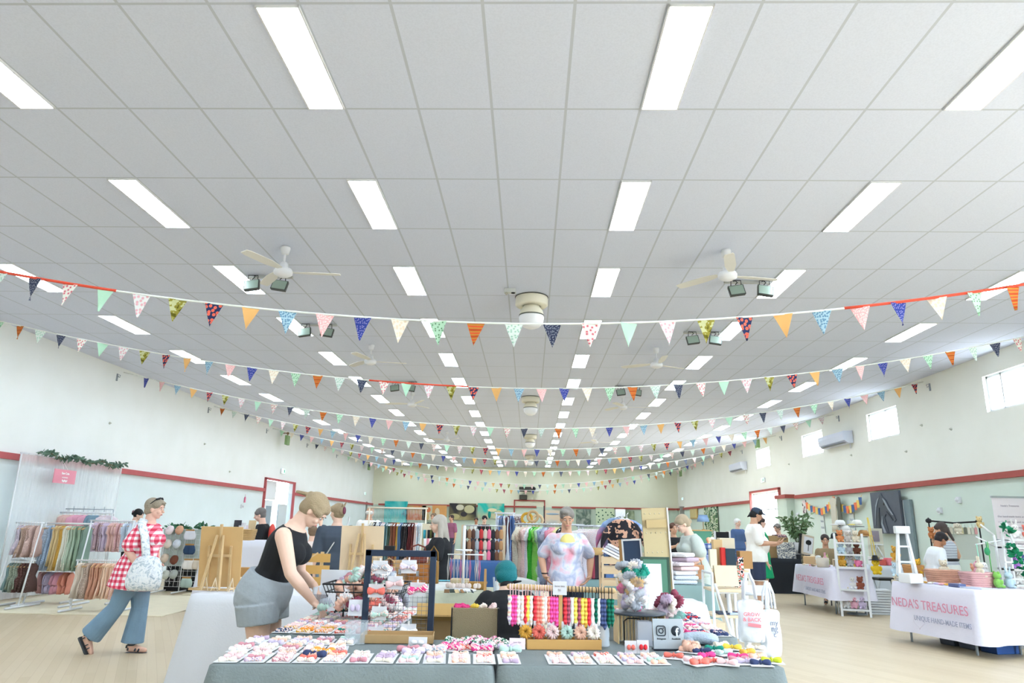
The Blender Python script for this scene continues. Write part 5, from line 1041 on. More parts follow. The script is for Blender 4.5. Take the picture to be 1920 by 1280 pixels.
for i, (px, py, Y) in enumerate([(384, 1103, 6.85), (402, 1103, 6.8), (398, 1105, 7.2), (434, 1103, 6.8), (440, 1095, 7.1), (545, 1103, 6.9)]):
    p = PY(px, py, Y); r = thing('mini_easel', 'tiny white wooden easel on the white table, %s from the left' % nth(i), 'easel', (p.x, Y, .757), i*.4, 'tiny easels on the white table')
    q = MB(); q.bar((-.03, 0, 0), (0, 0, .12), .006); q.bar((.03, 0, 0), (0, 0, .12), .006); q.bar((0, .05, 0), (0, 0, .12), .006); q.bar((-.025, -.005, .03), (.025, -.005, .03), .006); q.build('sticks', WOODL, r)
p = PY(434, 1098, 7.3); q = MB(); q.loft([[V((x, .05*cos(a), .05+.045*sin(a)*(1-(x/.15)**4*.6))) for a in [k_*pi/8 for k_ in range(16)]] for x in (-.14, -.1, 0, .1, .14)]); props(q.build('cloth_roll', mat((240, 226, 206), .9, 'calico'), loc=(p.x, 7.35, .757)), 'pale calico roll lying behind the left easel board', 'fabric roll')
p = PY(464, 1080, 7.5); q = MB(); q.box((0, 0, .09), (.12, .09, .18)); props(q.build('wooden_box', WOODD, loc=(p.x, 7.4, .757), bevel=.004), 'small amber wooden box at the woman\'s hip on the white table', 'box')
# ================================================================ LEFT: CHILDREN'S CLOTHES STALL
def garment_mesh(m_, w_=.17, L_=.5, kind='dress', seed=0):
    """hanging garment, local plane xz, hung from the origin"""
    rn_ = random.Random(seed); q = MB(); rows = []; N = 20
    if kind == 'dress': prof = [(-.03, .045), (-.045, .07), (-.07, w_*.62), (-.12, w_*.70), (-.22, w_*.58), (-L_*.6, w_*.75), (-L_, w_)]
    elif kind == 'shirt': prof = [(-.03, .05), (-.05, .09), (-.085, w_*.95), (-.20, w_*1.1), (-.24, w_*.8), (-L_*.7, w_*.78), (-L_, w_*.82)]
    elif kind == 'pants': prof = [(-.02, w_*.6), (-.10, w_*.65), (-L_*.5, w_*.6), (-L_, w_*.55)]
    else: prof = [(-.02, w_*.5), (-.1, w_*.5), (-L_*.55, w_*.52), (-L_, w_*.5)]
    ph = rn_.uniform(0, 6)
    for i in range(13):
        f = i/12*(len(prof)-1); a = int(min(f, len(prof)-2)); t_ = f-a; z = prof[a][0]*(1-t_)+prof[a+1][0]*t_; hw = prof[a][1]*(1-t_)+prof[a+1][1]*t_; r_ = []
        for j in range(N):
            an = 2*pi*j/N; x = hw*cos(an); y = (.013+.012*i/12)*sin(an)+.012*(i/12)*sin(x*55+ph)+.006*sin(x*23+z*14+ph)
            r_.append(V((x, y, z+.012*(i == 12)*sin(x*40+ph))))
        rows.append(r_)
    q.loft(rows); o = q.build('garment_body', m_); me = o.data; bpy.data.objects.remove(o); return me
def hanger_mesh(m_, w_=.13):
    q = MB(); q.tube([(0, 0, -.045), (0, 0, -.01), (.012, 0, .012), (0, 0, .026), (-.013, 0, .016)], .002, 5); q.tube([(-w_, 0, -.085), (-w_*.5, 0, -.055), (0, 0, -.042), (w_*.5, 0, -.055), (w_, 0, -.085)], .006, 6)
    o = q.build('hanger', m_); me = o.data; bpy.data.objects.remove(o); return me
HANG_W, HANG_P = hanger_mesh(mat((204, 166, 116), .5, 'hanger_wood')), hanger_mesh(WPL, .18)
GC = {}
def hang(p, mesh, rz, label, group, hm=HANG_W, s=1., word='garment'):
    r = thing(word, label, 'clothing', p, rz, group); r.scale = (s,)*3
    for nm, me in (('garment_body', mesh), ('hanger', hm)):
        o = bpy.data.objects.new(nm, me); C.objects.link(o); o.parent = r
    return r
def fab(name, c, prt=0):
    return mat(c, .85, 'fab_'+name, bmp=(30, .2), var=.06) if not prt else pat('fabp_'+name, 'dots', [c, tuple(max(0, x-50) for x in c), tuple(min(255, x+25) for x in c)], 45)
def rail_of(p0, p1, cols, n_, w_, L_, where, group, kind='dress', hm=HANG_W, jit=.25, rz0=None, word='garment', s=1.):
    """cols: list of (name, rgb, printed) blocks along the rail"""
    p0, p1 = V(p0), V(p1); d = p1-p0; base = math.atan2(d.y, d.x)+pi/2 if rz0 is None else rz0
    for i in range(n_):
        t_ = (i+.5)/n_; nm, c_, pr = cols[min(len(cols)-1, int(t_*len(cols)))]; key = (nm, w_, L_, kind, i % 2)
        if key not in GC: GC[key] = garment_mesh(fab(nm, c_, pr), w_, L_*(1 if i % 2 else .92), kind, len(GC))
        hang(p0.lerp(p1, t_), GC[key], base+rn.uniform(-jit, jit), '%s %s, %s from the left %s' % (nm, word, nth(i), where), group, hm, s, word)
RW = mat((226, 228, 230), .4, 'rack_white')
def rack(label, x0, x1, Y, z, splay=.22, lower=None, m_=RW, tilt=0, mid=None):
    r = thing('clothes_rack', label, 'clothes rack', ((x0+x1)/2, Y, 0)); h = (x1-x0)/2
    q = MB(); q.tube([(-h-.03, 0, z), (h+.03, 0, z)], .014, 10); q.build('rail', m_, r)
    if lower: q = MB(); q.tube([(-h, 0, lower), (h, 0, lower)], .012, 10); q.build('rail', m_, r)
    for s_ in (-1, 1):
        q = MB(); q.tube([(s_*h, 0, z+.01), (s_*h, -splay*tilt, .06)], .013, 8); q.build('upright', m_, r)
        q = MB(); q.tube([(s_*h, -.28-splay*tilt, .03), (s_*h, .28, .03)], .018, 8); q.tube([(s_*h, 0-splay*tilt, .03), (s_*h, 0-splay*tilt, .08)], .016, 8); q.build('foot', m_, r)
    return r
# sheer curtain backdrop, garland and sign
XC = -8.95; cy0, cy1 = PX(14, 1000, XC).y, PX(207, 1000, XC).y; zc = 2.46
SHEER = mat((246, 248, 250), .9, 'sheer', alpha=.5)
r = thing('curtain_backdrop', 'sheer white curtains hanging behind the childrens clothes racks', 'curtain', (XC, (cy0+cy1)/2, 0)); hw = (cy1-cy0)/2
for k in range(4):
    q = MB(); a0, a1 = -hw+2*hw*k/4, -hw+2*hw*(k+1)/4
    q.grid(lambda u, v: (.022*sin((a0+(a1-a0)*u)*30)*(.4+.6*v)+.008*sin((a0+(a1-a0)*u)*71), a0+(a1-a0)*u, zc*(1-v)+.02), 60, 8); q.build('curtain', SHEER, r)
q = MB(); q.tube([(0, -hw-.05, zc+.02), (0, hw+.05, zc+.02)], .014, 8); q.build('rod', RW, r)
for s_ in (-1, 1): q = MB(); q.tube([(0, s_*(hw+.03), zc+.02), (0, s_*(hw+.03), 0)], .014, 8); q.build('pole', RW, r)
r = thing('leaf_garland', 'garland of green leaves draped along the top of the sheer curtains', 'garland', (XC+.1, (cy0+cy1)/2, zc+.05)); rg = random.Random(4)
def leafy(q, pts, n_, ln, wd_, rg):
    for i in range(n_):
        f = rg.random()*(len(pts)-1); a = int(f); c = V(pts[a]).lerp(V(pts[min(a+1, len(pts)-1)]), f-a)
        M = Matrix.Translation(c) @ Euler((rg.uniform(-1.2, 1.2), rg.uniform(-1.2, 1.2), rg.uniform(0, 6.3))).to_matrix().to_4x4(); l_ = ln*rg.uniform(.6, 1.2)
        q.add([(0, 0, 0), (wd_*.5, l_*.35, .01), (wd_*.4, l_*.7, .006), (0, l_, 0), (-wd_*.4, l_*.7, .006), (-wd_*.5, l_*.35, .01)], [(0, 1, 2, 3), (0, 3, 4, 5)], True, M)
gp = [(0, -hw+.3+(2*hw-.35)*i/10, -.03*sin(pi*i/10)+.04*sin(i*2)) for i in range(11)]
q = MB(); leafy(q, gp, 260, .11, .05, rg); q.build('leaves', mat((106, 134, 116), .7, 'leaf_grey_green', var=.35), r)
q = MB(); q.tube(gp, .012, 6); q.build('stem', mat((110, 110, 80), .7, 'stem'), r)
a, b_ = PX(103, 878, XC+.22), PX(139, 908, XC+.22); r = thing('shop_sign', 'pink square sign with white script hanging from the curtain rod', 'sign', (XC+.22, (a.y+b_.y)/2, (a.z+b_.z)/2)); sw, sh_ = b_.y-a.y, a.z-b_.z
q = MB(); q.box((0, 0, 0), (.012, sw, sh_)); q.build('sign_board', mat((232, 150, 166), .6, 'sign_pink'), r); WT = mat((250, 246, 246), .6, 'sign_white')
text('Sew Cute', 'lettering', WT, r, (.008, 0, sh_*.22), sh_*.22, (pi/2, 0, pi/2), bold=.002); text('HANDMADE', 'lettering', WT, r, (.008, 0, -.02), sh_*.12, (pi/2, 0, pi/2))
q = MB()
for i in range(7): q.ell((.009, (i-3)*.022, -sh_*.32+.008*cos(i*2)), (.003, .014, .02), None, 8, 6)
q.build('sprig', WT, r)
q = MB(); q.tube([(0, -.06, sh_/2), (-.1, 0, sh_/2+.18), (0, .06, sh_/2)], .003, 5); q.build('string', WT, r)
# cream rug under the stall
q = MB(); q.box((-7.05, 12.35, .006), (3.3, 2.9, .012)); props(q.build('rug', mat((226, 216, 190), .9, 'rug_cream', bmp=(60, .5), var=.05)), 'cream rug under the childrens clothes racks', 'rug')
q = MB(); q.box((-5.3, 14.9, .006), (2.6, 1.7, .012)); props(q.build('rug', mat((226, 216, 190), .9, 'rug_cream')), 'second cream rug in front of the bonnet display', 'rug')
PT = [('lilac print', (196, 184, 196), 1), ('brown floral', (176, 150, 136), 1), ('dusty floral', (192, 164, 156), 1)]
Y1 = 11.7
def zz(px, py, Y): return PY(px, py, Y).z
def xx(px, Y): return PY(px, 1000, Y).x
rack('white rack with printed clothes at the far left by the curtains', xx(30, Y1), xx(76, Y1), Y1, zz(50, 980, Y1), lower=zz(50, 1050, Y1), tilt=1)
rail_of((xx(33, Y1), Y1, zz(50, 981, Y1)), (xx(74, Y1), Y1, zz(50, 981, Y1)), PT, 8, .2, .52, 'on the far left top rail', 'printed clothes on the far left rack, top rail', jit=.5)
rail_of((xx(30, Y1), Y1, zz(50, 1052, Y1)), (xx(76, Y1), Y1, zz(50, 1052, Y1)), [('teal', (124, 148, 148), 0), ('green floral', (146, 156, 140), 1), ('chocolate', (96, 66, 62), 1), ('brown', (84, 62, 58), 1)], 10, .18, .46, 'on the far left lower rail', 'dark clothes on the far left rack, lower rail', jit=.3)
Y2 = 12.05
rack('white rack with blue, mustard and sage childrens clothes', xx(84, Y2), xx(168, Y2), Y2, zz(120, 981, Y2), lower=zz(120, 1062, Y2)+0, tilt=1)
rail_of((xx(86, Y2), Y2, zz(120, 982, Y2)), (xx(166, Y2), Y2, zz(120, 982, Y2)), [('pale blue', (188, 200, 216), 1), ('steel blue', (160, 178, 200), 1), ('sand', (214, 190, 142), 0), ('mustard', (202, 158, 76), 0), ('cream sprig', (222, 220, 206), 1), ('sage', (176, 192, 172), 0), ('sage green', (150, 172, 150), 0), ('grey green', (124, 146, 134), 0)], 26, .15, .74, 'on the mustard and sage rack', 'clothes on the middle rack, top rail', jit=.3)
rail_of((xx(86, Y2+.1), Y2+.1, zz(120, 1070, Y2)), (xx(150, Y2+.1), Y2+.1, zz(120, 1070, Y2)), [('rose', (206, 160, 156), 0), ('lavender', (196, 186, 212), 0), ('pink', (232, 170, 190), 0), ('coral', (226, 150, 130), 0)], 12, .16, .36, 'on the low rail below the sage clothes', 'clothes on the middle rack, low rail', jit=.6, kind='shirt')
Y3 = 12.6
rack('white rack with lilac and pink childrens clothes behind the walking woman', xx(168, Y3), xx(248, Y3), Y3, zz(200, 976, Y3), tilt=1)
rail_of((xx(170, Y3), Y3, zz(200, 977, Y3)), (xx(246, Y3), Y3, zz(200, 977, Y3)), [('lilac', (206, 188, 208), 0), ('mauve floral', (196, 168, 176), 1), ('lilac', (206, 188, 208), 0), ('blush', (226, 186, 178), 0), ('pink floral', (216, 174, 176), 1), ('ice blue', (196, 206, 220), 1)], 22, .14, .5, 'on the rack behind the walking woman', 'clothes on the rack behind the walking woman', jit=.4, kind='shirt')
Y4 = 11.3
rack('low white rack with peach and terracotta clothes by the walking woman', xx(155, Y4), xx(248, Y4), Y4, zz(200, 1051, Y4), tilt=0)
rail_of((xx(158, Y4), Y4, zz(200, 1052, Y4)), (xx(246, Y4), Y4, zz(200, 1052, Y4)), [('oatmeal', (222, 208, 194), 0), ('taupe floral', (178, 158, 144), 1), ('terracotta', (204, 152, 128), 0), ('terracotta', (204, 152, 128), 0), ('peach', (240, 208, 184), 0), ('apricot', (240, 200, 176), 0), ('pink gauze', (230, 192, 186), 1)], 20, .16, .54, 'on the low peach rack', 'clothes on the low rack', jit=.35)
Y5 = 13.6
rack('tall back rack with small white and pink clothes below the black hooks', xx(92, Y5), xx(205, Y5), Y5, zz(150, 961, Y5))
rail_of((xx(94, Y5), Y5, zz(150, 962, Y5)), (xx(203, Y5), Y5, zz(150, 962, Y5)), [('ivory', (232, 226, 212), 0), ('blush', (226, 186, 178), 0), ('pink', (240, 206, 214), 0), ('blue', (130, 160, 176), 0), ('pale lilac', (222, 208, 216), 0)], 16, .17, .36, 'on the back rack below the sign', 'clothes on the back rack', jit=.5, kind='shirt', rz0=.4)
r = thing('hook_rail', 'thin black rail with hooks on the curtain above the back rack', 'rail', (xx(148, 13.75), 13.75, zz(150, 954, 13.75))); q = MB(); q.tube([(-.6, 0, 0), (.6, 0, 0)], .008, 6)
for i in range(6): q.tube([(-.58+i*.2, 0, .05), (-.58+i*.2, 0, -.03), (-.56+i*.2, -.03, -.04)], .007, 6)
q.tube([(-.6, 0, 0), (-.6, 0, -2.0)], .007, 6); q.tube([(.6, 0, 0), (.6, 0, -2.0)], .007, 6); q.build('hooks', GREY, r)
# bonnet and bloomer display on white gridwall
YG = 14.3; gx0, gx1 = xx(306, YG), xx(392, YG); g0 = zz(350, 992, YG)
r = thing('display_grid', 'white wire grid panel carrying baby bonnets and bloomers', 'display grid', ((gx0+gx1)/2, YG, 0)); hw = (gx1-gx0)/2
q = MB()
for i in range(12): q.tube([(-hw+2*hw*i/11, 0, .12), (-hw+2*hw*i/11, 0, g0)], .004, 4)
for i in range(12): q.tube([(-hw, 0, .12+(g0-.12)*i/11), (hw, 0, .12+(g0-.12)*i/11)], .004, 4)
q.build('wire_grid', RW, r)
q = MB(); q.box((0, .03, (g0+.5)/2), (2*hw, .01, g0-.5)); q.build('backing', mat((206, 216, 208), .8, 'grid_back'), r)
for s_ in (-.9, 0, .9): q = MB(); q.tube([(hw*s_, -.01, g0), (hw*s_, -.01, .03)], .012, 6); q.tube([(hw*s_, -.3, .03), (hw*s_, .3, .03)], .014, 6); q.build('stand_leg', RW, r)
q = MB(); leafy(q, [(-hw, 0, g0+.02), (-hw*.3, 0, g0+.05), (hw*.3, 0, g0+.03), (hw, 0, g0+.03)], 70, .13, .06, rg); o = q.build('leaf_sprigs', mat((70, 120, 90), .7, 'leaf_teal', var=.3), loc=r.location); props(o, 'green leaf sprigs along the top of the bonnet grid', 'leaves')
BN = [(318, 993, (234, 218, 222)), (336, 993, (222, 170, 140)), (314, 1019, (238, 222, 210)), (331, 1019, (214, 220, 230)), (308, 1046, (226, 206, 186)), (326, 1049, (122, 72, 56)), (310, 1077, (206, 210, 200)), (325, 1076, (180, 186, 178))]
for i, (px, py, c_) in enumerate(BN):
    p = PY(px, py, YG-.1); r = thing('bonnet', '%s baby bonnet on the white grid, %s row, on the %s' % (['pale pink', 'tan and orange', 'blush', 'ice blue', 'beige', 'brown', 'grey green', 'grey'][i], ORD[i//2], ['left', 'right'][i % 2]), 'bonnet', (p.x, YG-.1, p.z), 0, None)
    q = MB(); q.lathe([(.001, .05), (.05, .045), (.08, .02), (.088, -.02), (.084, -.025)], n=20, M=Matrix.Rotation(-.4, 3, 'Z') @ Matrix.Rotation(pi/2-.3, 3, 'X'), cap=False); q.build('crown', fab('bonnet%d' % i, c_, i % 3 == 0), r, solid=.006)
    q = MB(); q.tube([(-.04, -.03, -.05), (-.06, -.05, -.12), (-.02, -.04, -.17)], .004, 5); q.tube([(.05, -.02, -.05), (.06, -.03, -.14)], .004, 5); q.build('tie', PAPER, r)
for i, (px, py, c_, nm) in enumerate([(357, 1003, (222, 222, 230), 'pale grey'), (356, 1030, (44, 66, 96), 'navy dotted'), (354, 1058, (234, 228, 222), 'cream'), (372, 1058, (220, 206, 188), 'beige'), (350, 1092, (170, 190, 180), 'sage')]):
    p = PY(px, py-8, YG-.1); r = thing('bloomers', '%s baby bloomers clipped to the white grid wall' % nm, 'bloomers', (p.x, YG-.1, p.z))
    q = MB(); q.loft([[V((w_*cos(a)*1.0, .03*sin(a)-.01*sin(6*w_*cos(a)*9), z)) for a in [k_*pi/10 for k_ in range(20)]] for z, w_ in ((0, .085), (-.03, .1), (-.09, .125), (-.14, .115), (-.17, .08))]); q.build('cloth_body', fab('bloom'+nm.split()[0], c_, i in (0, 1, 4)), r)
    q = MB(); q.box((0, -.01, .015), (.17, .015, .03)); q.build('hanger_clip', WOODD, r)
q = MB(); q.box(((gx0+gx1)/2+.1, YG+.6, .25), (1.2, .45, .5)); props(q.build('trunk', BLACK, bevel=.02), 'black trunk behind the bonnet grid wall', 'trunk')
q = MB(); q.tube([(0, 0, .06), (0, 0, -.02)], .004, 5); q.loft([[V((x*w_, y*.01, z)) for x, y in ((-1, -1), (1, -1), (1, 1), (-1, 1))] for z, w_ in ((-.02, .02), (-.05, .045), (-.2, .05))], smooth=False); p = PX(460, 930, XL+.02); props(q.build('wall_tag', mat((232, 120, 160), .6, 'tag_pink'), loc=p, rz=pi/2), 'small pink tag hanging on the left wall beside the red door frame', 'tag')
# card browser table: white cloth table and wicker basket before the dark haired woman
p = PY(460, 1020, 11.6); folding_table('folding table under the lilac white cloth by the wicker basket', (xx(462, 11.8), 11.9), 1.1, .6, 0, .74)
cloth('tablecloth', 'lilac white cloth over the small table under the wicker basket', (xx(462, 11.8), 11.9), 1.16, .66, 0, .75+.33, 1.05, mat((222, 222, 232), .85, 'cloth_lilac'), amp=.03, seed=9)
def basket(label, px, py, Y, w_, d_, h_, m_=WICK, z=None, rz=0, taper=.85, rows=7, handles=False):
    p = PY(px, py, Y); zb = p.z if z is None else z; r = thing('basket', label, 'basket', (p.x, Y, zb), rz)
    q = MB()
    for i in range(rows):
        t_ = i/(rows-1); e = taper+(1-taper)*t_; pts = [(sx*w_/2*e*(1+.01*sin(i*9)), sy*d_/2*e, .01+t_*(h_-.02)) for sx, sy in ((-1, -1), (-.5, -1.02), (0, -1.03), (.5, -1.02), (1, -1), (1.02, 0), (1, 1), (0, 1.03), (-1, 1), (-1.02, 0))]; q.tube(pts, h_/rows*.62, 6, closed=True)
    q.build('weave', m_, r); q = MB(); q.box((0, 0, .008), (w_*taper, d_*taper, .014)); q.build('base', m_, r)
    if handles: q = MB(); [q.tube([(s_*w_*.5, -.05, h_), (s_*w_*.53, 0, h_+.06), (s_*w_*.5, .05, h_)], .01, 6) for s_ in (-1, 1)]; q.build('handle', m_, r)
    return r
basket('wicker basket of greeting cards in front of the woman with the red bag', 455, 1029, 11.75, .30, .26, .17, z=1.085)
for i, (px, h_, c_) in enumerate([(443, .30, (60, 60, 66)), (450, .26, (240, 238, 240)), (458, .22, (238, 228, 236)), (464, .30, (214, 190, 150))]):
    q = MB(); q.box((0, 0, h_/2), (.12, .01, h_), M=Matrix.Rotation(-.15, 4, 'X')); q.box((0, -.007-.12*h_*.6, h_*.6), (.07, .004, h_*.45), M=None); props(q.build('greeting_card', mat(c_, .7), loc=(xx(px, 11.7), 11.68+i*.05, 1.10)), 'card standing in the wicker basket, %s from the left' % nth(i), 'card', 'cards in the wicker basket')
# ================================================================ MIDDLE OF THE HALL
def rack2(label, px0, px1, py, Y, m_=RW, lower=None): return rack(label, xx(px0, Y), xx(px1, Y), Y, zz((px0+px1)/2, py, Y), m_=m_)
# grey clothed table with leather bags (seen through the frame)
YA = 7.6
folding_table('folding table under the pale grey cloth with leather bags', (xx(775, YA), YA), 1.0, .6, 0, .745)
cloth('tablecloth', 'pale grey cloth over the leather bag table, seen through the dark frame', (xx(775, YA), YA), 1.06, .66, 0, .80, .78, mat((214, 216, 214), .85, 'cloth_pale_grey'), amp=.03, seed=21)
def leather_bag(label, px, Y, z, w_, h_, d_, m_, flap=True, strap=True):
    r = thing('leather_bag', label, 'bag', (xx(px, Y), Y, z)); q = MB()
    q.loft([[V((w_/2*e*c_[0], d_/2*e2*c_[1], zz_)) for c_ in [(cos(a)*abs(cos(a))**-.4 if abs(cos(a)) > .05 else 0, sin(a)*(abs(sin(a))**-.4 if abs(sin(a)) > .05 else 1)) for a in [k_*pi/12+.001 for k_ in range(24)]]] for zz_, e, e2 in ((0, .9, .9), (h_*.1, 1, 1), (h_*.8, .98, .8), (h_, .94, .5))]); q.build('bag_body', m_, r)
    if flap: q = MB(); q.box((0, -d_*.52, h_*.7), (w_*.96, .012, h_*.55)); q.build('flap', m_, r, bevel=.004); q = MB(); q.box((0, -d_*.56, h_*.5), (.03, .01, .05)); q.build('buckle', METAL, r)
    if strap: q = MB(); q.tube([(-w_*.4, 0, h_), (-w_*.35, 0, h_*1.3), (0, 0, h_*1.5), (w_*.35, 0, h_*1.3), (w_*.4, 0, h_)], .008, 6); q.build('handle', m_, r)
    return r
LB1, LB2, LB3 = mat((176, 112, 52), .45, 'leather_tan', var=.15), mat((120, 58, 46), .45, 'leather_oxblood', var=.2), mat((196, 156, 108), .5, 'leather_natural', var=.1)
leather_bag('tan leather satchel standing on the pale grey cloth', 788, 7.55, .805, .22, .20, .10, LB1, strap=False); leather_bag('tooled oxblood leather bag stacked on the tan satchel', 785, 7.55, 1.005, .20, .12, .10, LB2, flap=False)
leather_bag('natural leather pouch with strap loops left of the satchel', 733, 7.55, .805, .14, .16, .08, LB3); leather_bag('pale leather handbag beside the loop strapped pouch', 755, 7.6, .805, .16, .22, .09, LB3, strap=True)
leather_bag('small tan purse lying before the satchel', 776, 7.4, .805, .20, .04, .08, LB1, flap=False, strap=False); leather_bag('olive and rust tote bag at the right edge of the bag table', 815, 7.6, .72, .12, .30, .12, mat((150, 110, 50), .6, 'olive_rust', var=.4), flap=False)
for i, (px, c_) in enumerate([(740, (226, 210, 180)), (748, (110, 130, 160)), (722, (200, 150, 90)), (760, (230, 226, 214))]): q = MB(); q.box((0, 0, .02), (.09, .07, .04)); props(q.build('purse', mat(c_, .7), loc=(xx(px, 7.4), 7.4, .805+(.0 if i else 0)), bevel=.01, rz=i*.3), 'small folded purse on the leather table, %s' % ['cream', 'denim blue', 'amber', 'ivory'][i], 'purse')
# dress rack with long clothes (695-800)
YB1 = 12.2
rack2('tall cream clothes rack of long garments behind the easel board', 690, 797, 952, YB1, m_=mat((232, 222, 200), .5, 'rack_cream'))
LG = [('beige lace', (224, 214, 190), 0), ('black', (44, 42, 46), 0), ('white', (228, 228, 222), 0), ('navy and white', (80, 92, 120), 1), ('dusty pink', (212, 180, 180), 0), ('steel teal', (120, 156, 162), 0), ('bottle green', (76, 96, 84), 0), ('brown', (142, 96, 76), 0), ('rust brown', (150, 88, 66), 0), ('mustard', (198, 144, 56), 0), ('denim blue', (92, 122, 158), 0), ('black', (44, 42, 46), 0), ('black and cream', (60, 56, 58), 1), ('burgundy', (96, 44, 48), 0), ('maroon', (116, 60, 56), 0), ('pale pink', (226, 200, 196), 0), ('white and blue', (214, 222, 232), 1), ('white', (228, 228, 222), 0)]
rail_of((xx(694, YB1), YB1, zz(745, 953, YB1)-.20), (xx(794, YB1), YB1, zz(745, 953, YB1)-.20), LG, 36, .20, 1.0, 'on the tall cream rack', 'long garments on the tall cream rack', jit=.15, hm=HANG_P, kind='dress')
q = MB(); [q.tube([(xx(694, YB1)+(xx(794, YB1)-xx(694, YB1))*(i+.5)/36, YB1, zz(745, 953, YB1)-.17), (xx(694, YB1)+(xx(794, YB1)-xx(694, YB1))*(i+.5)/36, YB1, zz(745, 953, YB1))], .004, 4) for i in range(36)]; props(q.build('hook_chain', METAL), 'row of steel hook extenders along the tall cream rack', 'hooks', kind='stuff')
# paintings leaning on the back wall rail
def painting(label, px0, px1, py0, py1, key, cols, sc=1.2, Y=41.79, fl=None, kind='soft'):
    a, b_ = PY(px0, py0, Y), PY(px1, py1, Y); r = thing('painting', label, 'painting', ((a.x+b_.x)/2, Y, (a.z+b_.z)/2)); w_, h_ = b_.x-a.x, a.z-b_.z
    q = MB(); q.box((0, 0, 0), (w_, .05, h_)); q.build('canvas', pat('art_'+key, kind, cols, sc), r)
    if fl:
        for i, (x, z, rx, rz_, c_) in enumerate(fl): q = MB(); q.ell((x*w_/2, -.03, z*h_/2), (rx*w_/2, .012, rz_*h_/2), None, 14, 8); q.build('painted_shape', mat(c_, .7), r)
    return r
painting('turquoise abstract painting at the left of the back wall', 722, 762, 939, 990, 'turq', [(40, 60, 96), (60, 190, 190), (120, 208, 200), (190, 214, 196)], .9)
painting('ochre and orange flower painting right of the turquoise one', 763, 798, 947, 975, 'ochre', [(120, 90, 50), (196, 160, 110), (210, 120, 70), (226, 216, 190)], 1.1)
painting('pale flower painting with an orange bloom', 792, 810, 947, 975, 'flo', [(214, 214, 200), (200, 190, 160), (222, 226, 214)], 1, fl=[(.2, .4, .5, .35, (214, 120, 80)), (.1, -.5, .35, .5, (196, 170, 120))])
painting('orange painting with a cream bird shape', 811, 837, 947, 972, 'orangeart', [(216, 150, 90), (220, 164, 104), (226, 176, 120)], .5, fl=[(-.3, -.1, .35, .7, (220, 200, 170)), (-.5, -.4, .2, .3, (120, 96, 60))])
painting('dark painting with cream roses', 843, 892, 943, 975, 'roses', [(44, 42, 46), (60, 58, 60), (150, 140, 100), (196, 186, 140)], .45, fl=[(-.2, .5, .3, .35, (210, 204, 180)), (-.6, -.6, .4, .35, (190, 180, 130)), (.5, .3, .4, .5, (196, 190, 150)), (.1, -.3, .25, .3, (60, 56, 60))])
painting('bright turquoise and sand painting', 896, 945, 943, 972, 'turq2', [(10, 150, 140), (60, 190, 176), (210, 200, 160), (150, 200, 180)], .55, fl=[(.1, .1, .35, .25, (220, 208, 170)), (-.1, -.5, .12, .5, (20, 150, 140)), (.6, -.4, .3, .5, (196, 190, 150))])
painting('sunset seascape painting beside the red door frame', 1022, 1050, 956, 985, 'sea', [(240, 206, 160), (226, 210, 190), (160, 186, 206)], .6, fl=[(0, .5, .9, .12, (150, 176, 200))])
painting('pale green painting with dark leaves', 1117, 1152, 952, 985, 'leaves', [(206, 222, 190), (66, 104, 84), (206, 222, 190)], 4.5, kind='dots')
painting('small framed landscape on the back wall', 1158, 1190, 957, 985, 'land', [(190, 200, 170), (120, 136, 110), (214, 216, 196)], 1.5)
painting('small framed botanical print left of the leaf painting', 1080, 1108, 955, 985, 'bot', [(196, 206, 190), (90, 110, 100), (214, 216, 206)], 1.8)
# black pole with white banner edge, and back stalls
q = MB(); q.tube([(0, 0, 0), (0, 0, PY(1020, 948, 16).z)], .012, 8); props(q.build('pole', BLACK, loc=(PY(1020, 1000, 16).x, 16, 0)), 'black upright pole above the jacket rack', 'pole')
# long-haired woman stall: colourful fabric rolls rail
YC = 10.5
for i, (px, c_, nm) in enumerate([(796, (60, 160, 176), 'teal'), (804, (36, 36, 40), 'black'), (808, (90, 92, 50), 'olive'), (812, (50, 36, 36), 'dark brown'), (816, (176, 214, 214), 'ice blue'), (820, (206, 40, 40), 'red'), (825, (196, 210, 40), 'lime'), (829, (40, 52, 84), 'navy')]):
    q = MB(); q.loft([[V((.02*cos(a), .014*sin(a), z)) for a in [k_*pi/5 for k_ in range(10)]] for z in (0, -.06, -.12)]); props(q.build('zip_pouch', mat(c_, .8), loc=(xx(px, YC), YC, zz(px, 993, YC))), 'hanging %s key strap left of the woman with long hair' % nm, 'strap')
r = thing('peg_rail', 'cream panel with a rail of coloured straps left of the woman with glasses', 'panel', (xx(813, YC), YC+.026, 0)); q = MB(); q.box((0, 0, zz(813, 1010, YC)), (.34, .02, .42)); q.build('panel', mat((232, 218, 188), .7, 'panel_cream'), r)
for s_ in (-1, 1): q = MB(); q.box((s_*.16, 0, zz(813, 1010, YC)/2), (.02, .03, zz(813, 1010, YC))); q.build('leg', WOODL, r)
for i, (px, c_) in enumerate([(798, (240, 240, 240)), (803, (230, 150, 160)), (808, (240, 236, 230)), (814, (60, 120, 90)), (819, (244, 244, 244)), (824, (220, 214, 224))]):
    q = MB(); q.loft([[V((.022*cos(a), .012*sin(a), z)) for a in [k_*pi/5 for k_ in range(10)]] for z in (0, -.08, -.16)]); props(q.build('hanging_strip', mat(c_, .8), loc=(xx(px, YC-.05), YC-.05, zz(px, 1009, YC))), 'pale printed strap in the lower row, %s from the left' % nth(i), 'strap', 'printed straps, lower row')
